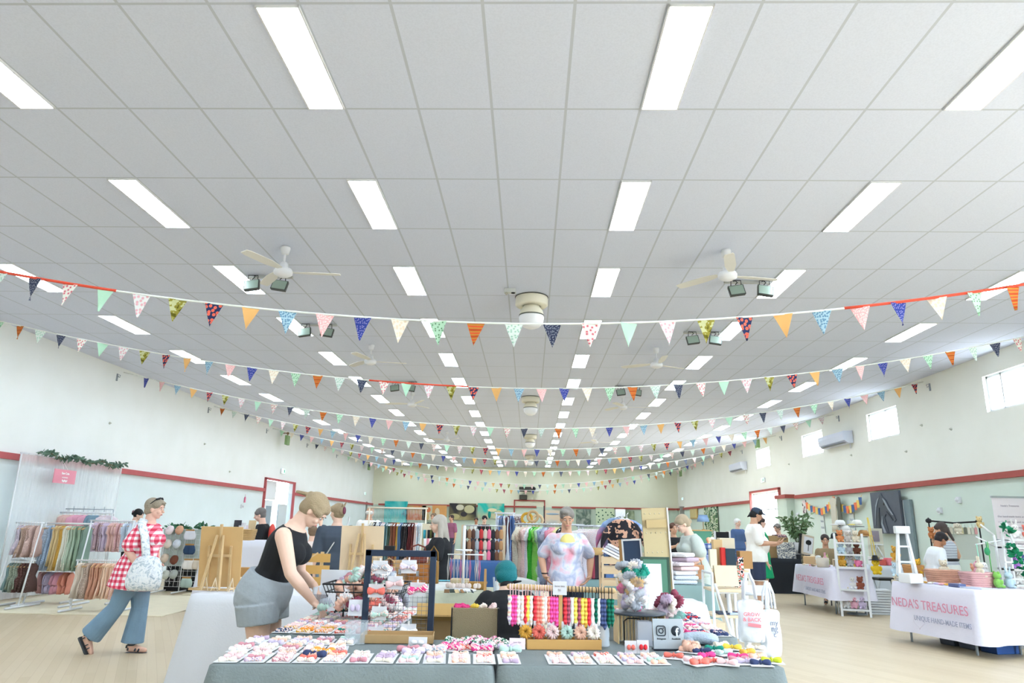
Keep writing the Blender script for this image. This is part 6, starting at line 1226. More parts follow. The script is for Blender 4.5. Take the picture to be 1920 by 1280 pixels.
# olive cloth table with necklace stand
YO = 7.15; olv = mat((186, 188, 166), .9, 'cloth_olive', bmp=(14, .7), var=.06)
folding_table('folding table under the pale olive cloth', (xx(872, YO), YO+.28), .62, .6, 0, .745)
cloth('tablecloth', 'crumpled pale olive cloth over the jewellery table in front of the blue cloth', (xx(872, YO), YO+.3), .66, .66, 0, .76, .72, olv, amp=.05, seed=31, flare=.05)
XP = xx(871, 7.25); zt_ = zz(871, 985, 7.25)
r = thing('necklace_stand', 'tall white stand with hooks holding cord necklaces on the olive table', 'stand', (XP, 7.25, .767)); hh_ = zt_-.767
q = MB(); q.tube([(0, 0, 0), (0, 0, hh_)], .014, 10); q.build('pole', RW, r)
q = MB(); q.lathe([(.001, .0), (.13, 0), (.135, .012), (.10, .018), (.02, .03), (.001, .03)], n=32); q.build('base', RW, r)
q = MB(); q.tube([(-.16, 0, hh_*.55), (.2, .02, hh_*.55)], .006, 6); q.tube([(0, -.15, hh_*.62), (0, .15, hh_*.62)], .006, 6); q.tube([(.08*cos(a), .08*sin(a), hh_*.62) for a in [k_*pi/8 for k_ in range(16)]], .006, 6, closed=True); q.build('hook_arm', RW, r)
for i in range(11):
    x = -.15+i*.031 if i < 8 else -.02+i*.018; r = thing('necklace', '%s cord necklace with a round pendant on the white stand, %s from the left' % (['white', 'pink', 'beige'][i % 3], nth(i)), 'necklace', (XP+x, 7.25-.02*(i % 3), .767+hh_*.55), 0, 'necklaces on the white stand')
    q = MB(); q.tube([(0, 0, 0), (-.008, 0, -.13), (0, 0, -.27), (.008, 0, -.13)], .0035, 5, closed=True); q.build('cord', mat([(236, 234, 230), (226, 120, 140), (214, 200, 176)][i % 3], .7), r); q = MB(); q.ell((0, 0, -.29), (.02, .008, .025)); q.build('pendant', mat((232, 216, 208), .5, 'pendant'), r)
basket('white wire basket on the olive table left of the necklace stand', 862, 1092, 7.45, .17, .14, .10, m_=mat((214, 196, 160), .6, 'basket_pale'), z=.767); basket('brown rattan tray right of the necklace stand', 892, 1092, 7.5, .22, .16, .07, m_=mat((190, 146, 80), .6, 'rattan', bmp=(160, .6)), z=.767)
r = thing('wooden_stand', 'small amber A frame stand of earring cards before the teal haired person', 'stand', (xx(912, 7.0), 7.0, .767)); q = MB(); q.bar((0, -.06, 0), (0, 0, .22), .02, .02); q.bar((0, .08, 0), (0, 0, .22), .02, .02); q.build('frame', WOODD, r)
for i in range(6):
    q = MB(); q.box((0, 0, 0), (.05, .004, .035), M=Matrix.Rotation(-.6, 4, 'X')); props(q.build('leather_card', mat([(120, 90, 60), (60, 70, 66), (190, 170, 130), (150, 110, 70), (230, 226, 214), (90, 100, 110)][i], .6), loc=(xx(845+i*9, 7.2), 7.05+.03*(i % 2), .78), rz=i*.4), 'flat pendant card on the olive table, %s from the left' % nth(i), 'card', 'pendant cards on the olive table')
# blue cloth table further back with odds and ends
YU = 9.4
folding_table('folding table under the blue cloth', (xx(880, YU), YU+.3), 1.05, .6, 0, .745); cloth('tablecloth', 'denim blue cloth over the table behind the necklace stand', (xx(880, YU), YU+.3), 1.08, .64, 0, .93, .9, mat((60, 96, 146), .85, 'cloth_blue'), amp=.03, seed=33)
cloth('tablecloth', 'turquoise cloth draped over a low box by the woman with glasses', (xx(832, 7.95), 7.95), .26, .3, 0, .80, .1, mat((110, 190, 208), .8, 'cloth_turq'), amp=.005, seed=34, flare=.0); q = MB(); q.box((0, 0, .345), (.25, .28, .69)); props(q.build('storage_box', mat((120, 46, 96), .7, 'box_plum'), loc=(xx(832, 7.95), 7.95, 0)), 'plum box under the turquoise cloth', 'box')
r = thing('plush_toy', 'small plush toy with a yellow hat on the blue cloth', 'plush toy', (xx(834, YU+.1), YU+.1, .935)); q = MB(); q.ell((0, 0, .06), (.05, .04, .06)); q.build('body', mat((226, 226, 222), .9, 'plush_white'), r); q = MB(); q.ell((0, 0, .13), (.045, .045, .035)); q.build('hat', mat((236, 224, 90), .8, 'hat_yellow'), r)
r = thing('display_rack', 'timber and wire display rack of keyrings behind the necklace stand', 'display rack', (xx(905, 9.9), 9.9, .935)); z_ = zz(905, 984, 9.9)-.935
for px in (868, 945): q = MB(); q.box((xx(px, 9.9)-r.location.x, 0, z_/2), (.045, .04, z_)); q.build('post', WOODL, r)
q = MB(); [q.tube([(xx(868, 9.9)-r.location.x, 0, z_*f), (xx(945, 9.9)-r.location.x, 0, z_*f)], .008, 6) for f in (.98, .66, .36)]; q.build('rail', METAL, r)
kc = [(60, 40, 36), (40, 40, 46), (200, 60, 60), (150, 110, 80), (120, 80, 60), (214, 200, 180), (90, 60, 50), (186, 140, 96), (240, 120, 150), (170, 176, 180)]
for i in range(30):
    row, k_ = i//10, i % 10; x = xx(873+k_*7.4, 9.88); z = .935+z_*(.97, .65, .35)[row]; q = MB(); q.tube([(0, 0, 0), (0, 0, -.04)], .003, 4); q.loft([[V((w2*cos(a), .012*sin(a), zq)) for a in [m2*pi/5 for m2 in range(10)]] for zq, w2 in ((-.04, .012), (-.07, .028), (-.15, .03), (-.17, .012))])
    props(q.build('keyring', mat(kc[(i*3) % 10], .7), loc=(x, 9.86, z)), 'leather keyring on the timber display rack, %s row, %s from the left' % (ORD[row], nth(k_)), 'keyring', 'keyrings on the timber rack')
# blue patterned rack
YR = 12.0; rack2('white rack of blue and white printed clothes beside the teal haired person', 930, 962, 962, YR)
rail_of((xx(932, YR), YR, zz(946, 963, YR)), (xx(961, YR), YR, zz(946, 963, YR)), [('blue and white', (196, 208, 228), 1), ('navy leaf print', (110, 130, 170), 1), ('white and blue', (214, 222, 232), 1), ('plum', (90, 56, 66), 0), ('denim print', (90, 120, 170), 1)], 10, .2, .95, 'on the blue printed rack', 'clothes on the blue printed rack', jit=.5)
# framed print, hats
r = thing('framed_print', 'white framed photograph standing behind the blue printed rack', 'picture', (xx(968, 15), 15, 0)); z0, z1 = zz(968, 1000, 15), zz(968, 963, 15); q = MB(); q.box((0, 0, (z0+z1)/2), (.30, .03, z1-z0)); q.build('frame', WHITE, r); q = MB(); q.box((0, -.02, (z0+z1)/2), (.22, .01, (z1-z0)*.75)); q.build('print', pat('print_dark', 'blotch', [(60, 50, 56), (200, 196, 196), (130, 110, 116)], 12), r); q = MB(); [q.bar((s_*.12, 0, z0), (s_*.16, .1*s_, 0), .02, .02) for s_ in (-1, 1)]; q.build('stand', WHITE, r)
for i, (px, py, c_) in enumerate([(988, 972, (196, 150, 50)), (999, 968, (190, 160, 120)), (1008, 975, (210, 186, 150))]):
    q = MB(); q.tube([(.1*cos(a), .02*sin(a), .1*sin(a)) for a in [k_*pi/8 for k_ in range(16)]], .03, 8, closed=True); q.tube([(0, 0, -.1), (0, .05, -PY(px, py, 14.5).z)], .01, 6); props(q.build('wreath_stand', mat(c_, .8), loc=(PY(px, py, 14.5).x, 14.5, PY(px, py, 14.5).z)), ['mustard', 'brown', 'straw'][i]+' wreath on a stand beyond the jacket rack', 'wreath')
# jacket rack
YH = 10.2; rack2('chrome clothes rack of chunky jackets behind the tie-dye woman', 968, 1092, 983, YH, m_=METAL)
JK = [('cream fleece', (214, 206, 186)), ('beige fleece', (214, 192, 172)), ('pale pink', (228, 196, 190)), ('white', (226, 222, 226)), ('bright green', (60, 170, 50)), ('lime green', (130, 200, 90)), ('mint', (180, 212, 176)), ('blue grey bobble', (150, 162, 186)), ('lavender grey', (180, 184, 204)), ('rose pink', (222, 140, 160)), ('pink', (232, 160, 170)), ('butter', (232, 220, 160)), ('black', (40, 40, 44))]
for i, (nm, c_) in enumerate(JK):
    px = 974+i*6.6; p = V((xx(px, YH), YH, zz(1030, 984, YH))); me = garment_mesh(mat(c_, .95, 'fleece_'+nm, bmp=(60, 1.2), var=.12), .24, .86, 'shirt', 50+i)
    hang(p, me, pi/2-.35+rn.uniform(-.08, .08), '%s jacket, %s from the left on the chrome rack' % (nm, nth(i)), 'jackets on the chrome rack', HANG_P, 1., 'jacket').scale = (1, 2.6, 1)
# white spotted garments right of tie-dye woman
YW2 = 9.8; rack2('chrome rack of white lace clothes right of the tie-dye woman', 1085, 1135, 986, YW2, m_=METAL)
for i, (px, nm, c_) in enumerate([(1092, 'white lace', (228, 222, 222)), (1102, 'white spotted', (232, 226, 222)), (1112, 'ivory lace', (230, 222, 216)), (1120, 'pink sprig', (226, 206, 206))]):
    hang(V((xx(px, YW2), YW2-.02*i, zz(1110, 987, YW2))), garment_mesh(pat('lace_'+nm, 'dots', [c_, (200, 180, 190), (236, 226, 226)], 30), .32, .75, 'shirt', 80+i), .5, '%s top on the chrome rack beside the tie-dye woman' % nm, None, HANG_P, 1, 'top')
# crate of folded clothes, teal cloth table
YT2 = 8.8; folding_table('folding table under the teal cloth behind the tie-dye woman', (xx(1125, YT2), YT2+.3), 1.0, .6, 0, .745)
cloth('tablecloth', 'dusty teal cloth over the table behind the tie-dye woman', (xx(1125, YT2), YT2+.3), 1.04, .64, 0, .78, .76, mat((120, 148, 148), .85, 'cloth_teal'), amp=.02, seed=41)
for i, (px, c_, pr) in enumerate([(1100, (206, 200, 212), 1), (1110, (226, 170, 186), 1), (1120, (60, 50, 56), 0), (1130, (110, 116, 112), 0), (1115, (150, 60, 76), 0), (1140, (90, 120, 170), 1)]):
    q = MB(); q.box((0, 0, .14), (.13, .1, .28)); props(q.build('folded_clothes', fab('fold%d' % i, c_, pr), loc=(xx(px, 8.95), 8.95+.12*(i % 2), .785), bevel=.02, rz=i*.1), 'folded garment upright on the teal cloth, %s' % ['lilac print', 'pink print', 'black', 'olive grey', 'crimson', 'blue print'][i], 'folded clothes')
r = thing('clear_bowl', 'wicker rimmed basket of folded scarves on the teal cloth', 'basket', (xx(1112, 8.8), 8.75, 1.07)); q = MB(); q.lathe([(.001, 0), (.1, 0), (.14, .08), (.13, .08), (.09, .01)], n=24); q.build('bowl', WICK, r)
r = thing('bookshelf_crate', 'stepped timber crate of books left of the letter board', 'crate', (xx(1150, 7.9), 7.9, .0)); q = MB()
for z in (.55, .70, .83, .95, 1.05): q.box((0, -.15, z), (.28, .014, .06)); q.box((0, .15, z), (.28, .014, .06))
for sx in (-1, 1):
    for sy in (-1, 1): q.box((sx*.135, sy*.15, .55), (.022, .022, 1.1))
q.build('slats', mat((222, 196, 160), .6, 'crate_slat', var=.06), r); q = MB(); q.box((0, 0, .52), (.26, .28, .02)); q.box((0, 0, .98), (.26, .28, .02)); q.build('shelf', WOODL, r)
for i in range(4): q = MB(); q.box((0, 0, .012), (.17, .24, .022), M=Matrix.Rotation(.45, 4, 'Y')); props(q.build('book', WHITE if i != 2 else mat((196, 200, 206), .6, 'book_grey'), loc=(xx(1143, 7.85)+i*.02, 7.85, 1.10+i*.022)), 'white book in the slanted pile on the timber crate, %s from the bottom' % nth(i), 'book', 'books on the timber crate')
# bleached shirt on tall white stand with others behind
YK = 9.0; zt2 = zz(1165, 958, YK); r = thing('garment_stand', 'tall white T stand displaying the black bleached shirt', 'stand', (xx(1168, YK), YK, 0)); q = MB(); q.tube([(0, .05, 0), (0, .05, zt2-.02)], .018, 8); q.lathe([(.2, 0), (.2, .02), (.02, .03)], n=24, c=(0, .05, 0)); q.box((-.02, .05, zt2-.02), (.12, .03, .09)); q.build('stand_pole', RW, r)
def tee(label, px, Y, ztop, m_, w_=.30, L_=.62, dx=0):
    r = thing('t_shirt', label, 'clothing', (xx(px, Y)+dx, Y, ztop)); q = MB(); n_ = 24
    rows = [[V((hw_*cos(2*pi*j/n_), .05*sin(2*pi*j/n_)+.015*sin(hw_*cos(2*pi*j/n_)*22+z*5), z)) for j in range(n_)] for z, hw_ in ((-.035, .07), (-.05, .12), (-.12, w_*.8), (-.16, w_*.82), (-.35, w_*.78), (-L_, w_*.8))]; q.loft(rows)
    for s_ in (-1, 1): q.loft([[V((s_*x+cos(a)*0, .05*sin(a)*e, z+.075*e*cos(a))) for a in [k_*pi/7 for k_ in range(14)]] for x, z, e in ((w_*.5, -.12, .9), (w_*.8, -.17, 1.05), (w_*1.1, -.29, 1.1), (w_*1.18, -.36, 1.05))])
    q.build('shirt_body', m_, r, remesh=.012, smooth=2); q = MB(); q.tube([(-w_*.6, 0, -.1), (0, 0, -.02), (w_*.6, 0, -.1)], .009, 6); q.tube([(0, 0, -.02), (0, 0, .03), (.02, 0, .05)], .004, 5); q.build('hanger', WPL, r)
BLEACH = pat('bleach_dye', 'blotch', [(40, 38, 44), (40, 38, 44), (206, 160, 136), (60, 56, 66)], 9)
zk = zz(1165, 968, YK); tee('black shirt with pink bleached patches hanging on the white stand', 1168, YK-.08, zk, BLEACH, .23); tee('pink and blue shirt just behind the bleached shirt', 1158, YK+.14, zk+.02, pat('tee_pb', 'soft', [(226, 90, 130), (120, 150, 190), (200, 210, 226)], 5), .23); tee('pale blue shirt behind the bleached shirt on its right', 1176, YK+.26, zk, pat('tee_lb', 'soft', [(206, 210, 226), (110, 140, 190), (226, 226, 232)], 5), .23)
# letter board
YL = 6.9; a, b_ = PY(1176, 1010, YL), PY(1208, 1080, YL); lw, lh = PY(1210, 1040, YL).x-PY(1165, 1040, YL).x-.04, PY(1190, 1010, YL).z-.80
r = thing('letter_board', 'tall dark letter board with white frame and small white letters', 'sign', (PY(1190, 1040, YL).x, YL, .80), -.12); M = Matrix.Rotation(-.06, 4, 'Y') @ Matrix.Rotation(-.08, 4, 'X')
q = MB(); q.box((0, 0, lh/2), (lw*.86, .008, lh*.96), M=M); q.build('felt', mat((62, 78, 104), .8, 'felt_blue'), r)
q = MB(); [q.box((s_*lw*.46, 0, lh/2), (.016, .03, lh), M=M) for s_ in (-1, 1)]; [q.box((0, 0, z), (lw*.94, .03, .016), M=M) for z in (.008, lh-.008)]; q.build('frame', WHITE, r)
q = MB(); q.box((-lw*.46-.02, .03, lh/2), (.03, .05, lh), M=M); q.build('back_rest', WOODD, r)
text('BLAKE', 'lettering', WHITE, r, M @ V((.01, -.008, lh*.25)), .045, (pi/2-.08, .06, 0), bold=.001)
q = MB(); q.box((0, 0, .4), (.3, .3, .785)); props(q.build('plinth', WOODL, loc=(PY(1190, 1040, YL).x, YL+.02, 0), bevel=.004), 'pale timber plinth under the letter board', 'plinth')
# pegboard
YQ = 6.7; pq0, pq1 = PY(1213, 1000, YQ), PY(1262, 1000, YQ); zq = zz(1237, 952, YQ); pw = pq1.x-pq0.x
r = thing('pegboard', 'tall tan pegboard display seen from behind, propped on the white table', 'pegboard', ((pq0.x+pq1.x)/2+.02, YQ, 0), .12); M = Matrix.Rotation(-.045, 4, 'Y')
z0 = .30; q = MB(); q.box((0, 0, (zq+z0)/2), (pw, .018, zq-z0), M=M); q.build('panel', mat((196, 178, 138), .6, 'peg_tan', var=.03), r)
q = MB(); q.box((pw/2, .0, (zq+z0)/2), (.012, .05, zq-z0), M=M); q.build('edge_strip', WHITE, r)
q = MB(); q.box((0, -.03, zq-.14), (pw*.78, .03, .07), M=M); q.build('bracket_block', mat((190, 166, 120), .6, 'peg_block'), r)
q = MB()
for zi in range(5):
    for xi in range(4 + zi % 2): q.ell(M @ V((-pw*.38+xi*pw*.19, -.012, zq-.05-zi*.17)), (.006, .006, .006), None, 8, 6)
q.build('pegs', mat((210, 200, 176), .4, 'peg_pale'), r)
for zi in (.55, .18): q = MB(); q.box(M @ V((pw*.25, -.03, zq*zi)), (.05, .04, .08)); q.build('hinge_block', WOOD, r)
q = MB(); q.box((-.0, .1, .15), (pw*.9, .25, .30)); q.build('base', WOOD, r)
# green backed board with paper
YV = 6.4; r = thing('chalkboard', 'green chalkboard with a blank white sheet leaning by the pegboard', 'board', (xx(1229, YV), YV, .55), .05); bw, bh = xx(1253, YV)-xx(1203, YV), zz(1230, 1046, YV)-.55; M = Matrix.Rotation(-.1, 4, 'X')
q = MB(); q.box((0, 0, bh/2), (bw, .012, bh), M=M); q.build('board', mat((84, 130, 108), .6, 'chalk_green', var=.1), r); q = MB(); [q.box((s_*bw/2, 0, bh/2), (.02, .02, bh+.02), M=M) for s_ in (-1, 1)]; q.box((0, 0, bh), (bw, .02, .02), M=M); q.build('frame', mat((60, 84, 70), .6, 'frame_green'), r)
q = MB(); q.box((-bw*.12, -.01, bh*.58), (bw*.66, .003, bh*.68), M=M); q.build('paper_sheet', mat((222, 224, 230), .7, 'sheet'), r)
q = MB(); q.box((0, .08, -.27), (bw*.9, .12, .54)); q.build('stand', WOOD, r)
# grey folding chair and floor bags behind the dowel stand
r = thing('folding_chair', 'pale grey folding chair behind the person with teal hair', 'chair', (xx(978, 7.0), 7.0, 0), .2); CG = mat((196, 198, 196), .5, 'chair_grey')
q = MB(); q.grid(lambda u, v: (-.22+.44*u, .2+.05*sin(pi*u)+.06*v, .62+.28*v-.04*(2*u-1)**2*v), 12, 6); q.build('backrest', CG, r, solid=.012); q = MB(); q.box((0, 0, .44), (.42, .40, .02)); q.build('seat', CG, r, bevel=.008)
for sx in (-1, 1):
    q = MB(); q.tube([(sx*.22, -.24, 0), (sx*.22, .26, .9)], .011, 8); q.build('leg', GREY, r); q = MB(); q.tube([(sx*.2, .26, 0), (sx*.2, -.18, .44)], .011, 8); q.build('leg', GREY, r)
r = thing('camp_chair', 'folded red and black camp chair on the floor behind the ribbon stand', 'chair', (xx(1105, 6.5), 6.4, 0), .1)
q = MB(); q.grid(lambda u, v: (-.3+.6*u, -.1+.3*v, .28+.12*v+.04*sin(u*9+v*3)), 12, 6); q.build('seat_fabric', mat((190, 34, 66), .7, 'camp_red'), r, solid=.02)
q = MB(); [q.tube([(-.3, -.1+i*.12, .05), (.3, -.1+i*.12, .42)], .012, 6) for i in range(3)]; [q.tube([(.3, -.1+i*.12, .05), (-.3, -.1+i*.12, .4)], .012, 6) for i in range(3)]; q.build('frame', BLACK, r)
q = MB(); q.box((-.17, -.05, .3), (.12, .12, .35)); q.build('pouch', BLACK, r, bevel=.02)
# white plastic covered table at right of front stall
YX = 6.55; p1, p2 = PZ(1218, 1133, .75), PZ(1321, 1133, .75); folding_table('folding table under the white plastic cloth', ((p1.x+p2.x)/2, 6.85), p2.x-p1.x, .5, 0, .745)
cloth('tablecloth', 'white plastic cloth over the table beneath the pegboard', ((p1.x+p2.x)/2, 6.85+.25-.25), p2.x-p1.x+.04, .54, 0, .75, .74, mat((222, 226, 234), .35, 'plastic_cloth'), amp=.03, seed=51)
# ================================================================ RIGHT SIDE OF THE HALL
def face_table(label, A, B, dep, z, drop, m_, seed, under, flare=.03, amp=.02, cloth_h=None, group=None):
    A, B = V((A.x, A.y, 0)), V((B.x, B.y, 0)); u = (B-A); L_ = u.length; u.normalize(); n_ = V((-u.y, u.x, 0)); c = (A+B)/2+n_*dep/2; rz = math.atan2(u.y, u.x)
    folding_table(under, c, L_-.04, dep-.04, rz, z-.005); return cloth('tablecloth', label, c, L_, dep, rz, z, drop, m_, amp=amp, seed=seed, flare=flare), L_, c, rz, u, n_
LIL = mat((222, 220, 234), .85, 'cloth_lilac_white', bmp=(20, .25)); PKT = mat((212, 140, 166), .7, 'letter_pink'); GYT = mat((160, 164, 188), .7, 'letter_grey')
def banner(o, L_, dep, z1, z2, s1, s2, full=True, x0=0):
    y = -dep/2-.075
    text('NEDA\'S TREASURES', 'lettering', PKT, o, (x0, y, z1), s1, (pi/2, 0, 0), sx=.9); text('UNIQUE HAND-MADE ITEMS', 'lettering', GYT, o, (x0+L_*.15, y-.01, z2), s2, (pi/2, 0, 0), sx=.8, bold=.0005)
    q = MB()
    for k in (-1, 1): q.tube([(x0-L_*.12+k*.09*sin(t_*pi/8)**2*1.0, y-.008, z2-.03-.10+.18*t_/8) for t_ in range(9)], .0025, 5)
    q.build('heart_outline', mat((214, 206, 222), .7, 'heart_line'), o)
# table 2 (near)
A2, B2 = PZ(1670, 1089, .75), PZ(1818, 1105, .75); o2, L2_, c2, rz2, u2, n2 = face_table('white cloth with pink lettering over the nearer toy table on the right', A2, B2+ (B2-A2)*.06, .78, .75, .60, LIL, 61, 'folding table under the nearer lettered white cloth', flare=.04, amp=.03)
banner(o2, L2_, .78, .50, .34, .155, .085, x0=-.0)
# table 1 (far)
A1, B1 = PZ(1490, 1057, .75), PZ(1560, 1067, .75); o1, L1_, c1, rz1, u1, n1 = face_table('white cloth with pink lettering over the farther toy table on the right', A1, B1, .66, .75, .50, LIL, 62, 'folding table under the farther lettered white cloth', flare=.03, amp=.02)
banner(o1, L1_, .66, .52, .36, .16, .085)
def on2(a, b_, z=.757): p = V((c2[0], c2[1], 0))+u2*a+n2*b_; return V((p.x, p.y, z))
def on1(a, b_, z=.757): p = V((c1[0], c1[1], 0))+u1*a+n1*b_; return V((p.x, p.y, z))
# soft toys
def plush(label, p, rz, col, ear='round', s=1., group=None, head=None, belly=None, sit=True):
    r = thing('plush_toy', label, 'plush toy', p, rz, group); r.scale = (s,)*3; m_ = mat(col, .95, 'plush%d_%d_%d' % col, bmp=(120, .9)); mh = mat(head, .95, 'plush%d_%d_%d' % head, bmp=(120, .9)) if head else m_
    q = MB(); q.ell((0, 0, .065), (.055, .048, .065)); [q.ell((s_*.035, -.05, .02), (.022, .035, .02)) for s_ in (-1, 1)]; [q.ell((s_*.055, -.02, .08), (.018, .022, .035)) for s_ in (-1, 1)]; q.build('body', m_, r, remesh=.008, smooth=2)
    q = MB(); q.ell((0, -.005, .16), (.052, .048, .047)); q.ell((0, -.045, .148), (.024, .02, .018)); q.build('head', mh, r, remesh=.007, smooth=2)
    for s_ in (-1, 1):
        q = MB()
        if ear == 'long': q.cone((s_*.022, 0, .195), (s_*.032, .0, .27), .014, .010)
        elif ear == 'flop': q.cone((s_*.045, 0, .185), (s_*.068, -.01, .125), .016, .014)
        elif ear == 'point': q.cone((s_*.03, 0, .195), (s_*.04, 0, .23), .014, .004)
        else: q.ell((s_*.038, 0, .20), (.018, .01, .018))
        q.build('ear', mh, r)
    q = MB(); [q.ell((s_*.018, -.05, .168), .0055, None, 8, 6) for s_ in (-1, 1)]; q.ell((0, -.064, .152), (.006, .004, .004), None, 8, 6); q.build('eyes', BLACK, r)
    return r
CR, BRN, YEL, WHT, PNK, GRY, LBL, ORN = (226, 214, 192), (112, 70, 54), (216, 164, 70), (230, 228, 226), (232, 176, 190), (176, 176, 182), (190, 212, 226), (214, 140, 90)
# ladder shelf with toys
pl = PZ(1606, 1156, 0); rzl = -.28; topz = PY(1595, 1000, pl.y).z
r = thing('ladder_shelf', 'white folding ladder shelf with five tiers of soft toys', 'shelf', (pl.x, pl.y, 0), rzl); wd = .44
q = MB(); [q.bar((s_*wd/2, -.03, 0), (s_*wd/2, .08, topz), .03, .035) for s_ in (-1, 1)]; q.build('front_frame', RW, r)
q = MB(); [q.bar((s_*wd/2, .40, 0), (s_*wd/2, .10, topz*.95), .025, .03) for s_ in (-1, 1)]; q.bar((-wd/2, .33, .3), (wd/2, .33, .3), .025, .03); q.build('rear_frame', RW, r)
tiers = [PY(1590, y, pl.y).z for y in (1143, 1106, 1064, 1040, 1018)]; tiers = [max(.06, z) for z in tiers]
for i, z in enumerate(tiers):
    t_ = z/topz; q = MB(); y0, y1 = -.03+.11*t_, .40-.30*t_; [q.box((0, y0+(y1-y0)*(k+.5)/4, z), (wd-.03, (y1-y0)/4-.012, .015)) for k in range(4)]; q.box((0, y0-.0, z), (wd, .02, .03)); q.build('shelf', RW, r)
cols_ = [[(WHT, 'long', 'white', (222, 196, 222)), (PNK, 'flop', 'pink', None), ((206, 190, 216), 'round', 'lilac', None)], [(CR, 'point', 'fawn', None), (WHT, 'round', 'white', None), ((150, 84, 66), 'round', 'russet', None)], [(YEL, 'point', 'mustard', None), (GRY, 'flop', 'grey', None), ((236, 130, 170), 'round', 'bright pink', (190, 216, 230))], [(LBL, 'long', 'pale blue', None), (GRY, 'round', 'silver grey', None), (BRN, 'round', 'dark brown', None)], [(ORN, 'round', 'orange', None), ((206, 196, 190), 'flop', 'taupe', None), (CR, 'point', 'cream', None)]]
for i, z in enumerate(tiers):
    for k in range(3):
        c_, e_, nm, hd = cols_[i][k]; t_ = z/topz; x, y = (k-1)*.125, .10; M = Matrix.Rotation(rzl, 3, 'Z'); p = V((pl.x, pl.y, z+.01))+M @ V((x, y+.03, 0))
        plush('%s soft toy on the %s tier of the white ladder shelf' % (nm, ['bottom', 'second', 'third', 'fourth', 'top'][i]), p, rzl+rn.uniform(-.3, .3), c_, e_, .98, None, hd)
M = Matrix.Rotation(rzl, 3, 'Z')
r = plush('yellow soft toy in a black hat hanging beside the ladder shelf', V((pl.x, pl.y, 0))+M @ V((wd/2+.16, .0, zz(1623, 1070, pl.y)-.05)), rzl, (226, 190, 50), 'point', 1.25)
q = MB(); q.lathe([(.001, .25), (.03, .25), (.045, .195), (.085, .19), (.085, .185), (.001, .185)], n=20); q.build('hat', BLACK, r); q = MB(); q.tube([(-.02, 0, .2), (-.03, .1, .75)], .006, 5); q.tube([(.02, 0, .2), (-.02, .1, .75)], .006, 5); q.build('hanging_cord', mat((226, 200, 90), .7, 'cord_yellow'), r)
# hats above the ladder shelf
def hat(label, px, py, Y, c_, wide=.14, c2_=None, cap=False):
    r = thing('hat', label, 'hat', (xx(px, Y), Y, zz(px, py, Y))); m_ = mat(c_, .85)
    q = MB(); q.lathe([(.001, .09), (.06, .085), (.085, .05), (.09, 0)], n=22); q.build('crown', m_, r); q = MB()
    if cap: q.ell((-.1, 0, .005), (.08, .07, .012))
    else: q.lathe([(.088, .004), (wide, -.01), (wide, -.016), (.088, -.006)], n=28)
    q.build('brim', mat(c2_, .85) if c2_ else m_, r); return r
YHt = pl.y+.35; r = thing('hat_stand', 'thin grey hat stand behind the ladder shelf', 'stand', (xx(1592, YHt), YHt, 0)); q = MB(); q.tube([(0, 0, 0), (0, 0, zz(1592, 975, YHt))], .012, 8); q.tube([(xx(1572, YHt)-xx(1592, YHt), 0, zz(1572, 987, YHt)), (xx(1622, YHt)-xx(1592, YHt), 0, zz(1622, 987, YHt))], .008, 6); q.tube([(xx(1566, YHt)-xx(1592, YHt), 0, zz(1572, 1006, YHt)), (xx(1626, YHt)-xx(1592, YHt), 0, zz(1622, 1006, YHt))], .008, 6); q.lathe([(.16, 0), (.16, .02), (.01, .03)], n=20); q.build('pole', GREY, r)
hat('white cap with a small logo patch at the top left of the hat stand', 1577, 984, YHt, (228, 230, 232), cap=True); hat('white and yellow cap at the top right of the hat stand', 1609, 984, YHt, (230, 230, 226), c2_=(222, 208, 120), cap=True); hat('black cap on the left of the hat stand', 1567, 1008, YHt, (40, 42, 46), .12); hat('brown straw hat on the right of the hat stand', 1619, 1003, YHt, (182, 138, 90), .17)
hat('white bucket hat below the white cap', 1585, 994, YHt, (222, 222, 220), .12)
# goods on the farther table
tb1 = [(-.45, .0, CR, 'round', 'cream'), (-.3, .15, (180, 186, 120), 'point', 'sage'), (-.15, -.1, WHT, 'flop', 'white'), (.0, .2, (196, 170, 120), 'round', 'tan'), (.1, -.15, PNK, 'long', 'pink'), (-.35, -.25, (120, 110, 90), 'round', 'brown grey'), (-.05, .33, (100, 160, 90), 'point', 'green'), (.25, .25, YEL, 'round', 'golden')]
for i, (a, b_, c_, e_, nm) in enumerate(tb1): plush('%s soft toy sitting among the crates on the farther toy table' % nm, on1(a*L1_, b_), -.3+i*.3, c_, e_, .9)
r = thing('wooden_crate', 'shallow wooden crate display in the middle of the farther toy table', 'crate', on1(-.05, .30), rz1+1.2); q = MB(); q.box((0, 0, .12), (.4, .2, .012)); q.box((0, 0, .01), (.4, .2, .012)); [q.box((s_*.2, 0, .065), (.012, .2, .12)) for s_ in (-1, 1)]; q.build('crate_boards', WOODL, r)
r = thing('wooden_crate', 'pale wooden crate at the left end of the farther toy table', 'crate', on1(-.42, -.2), rz1+1.0); q = MB(); q.box((0, 0, .08), (.2, .2, .16)); q.build('crate_boards', mat((214, 180, 136), .7, 'crate_tan'), r, bevel=.004)
r = thing('display_bin', 'round cream fabric bin beside the ladder shelf', 'bin', on1(.30, -.25)); q = MB(); q.lathe([(.001, 0), (.10, 0), (.11, .16), (.10, .16), (.095, .01)], n=24); q.build('bin_wall', mat((226, 216, 200), .9, 'bin_cream'), r)
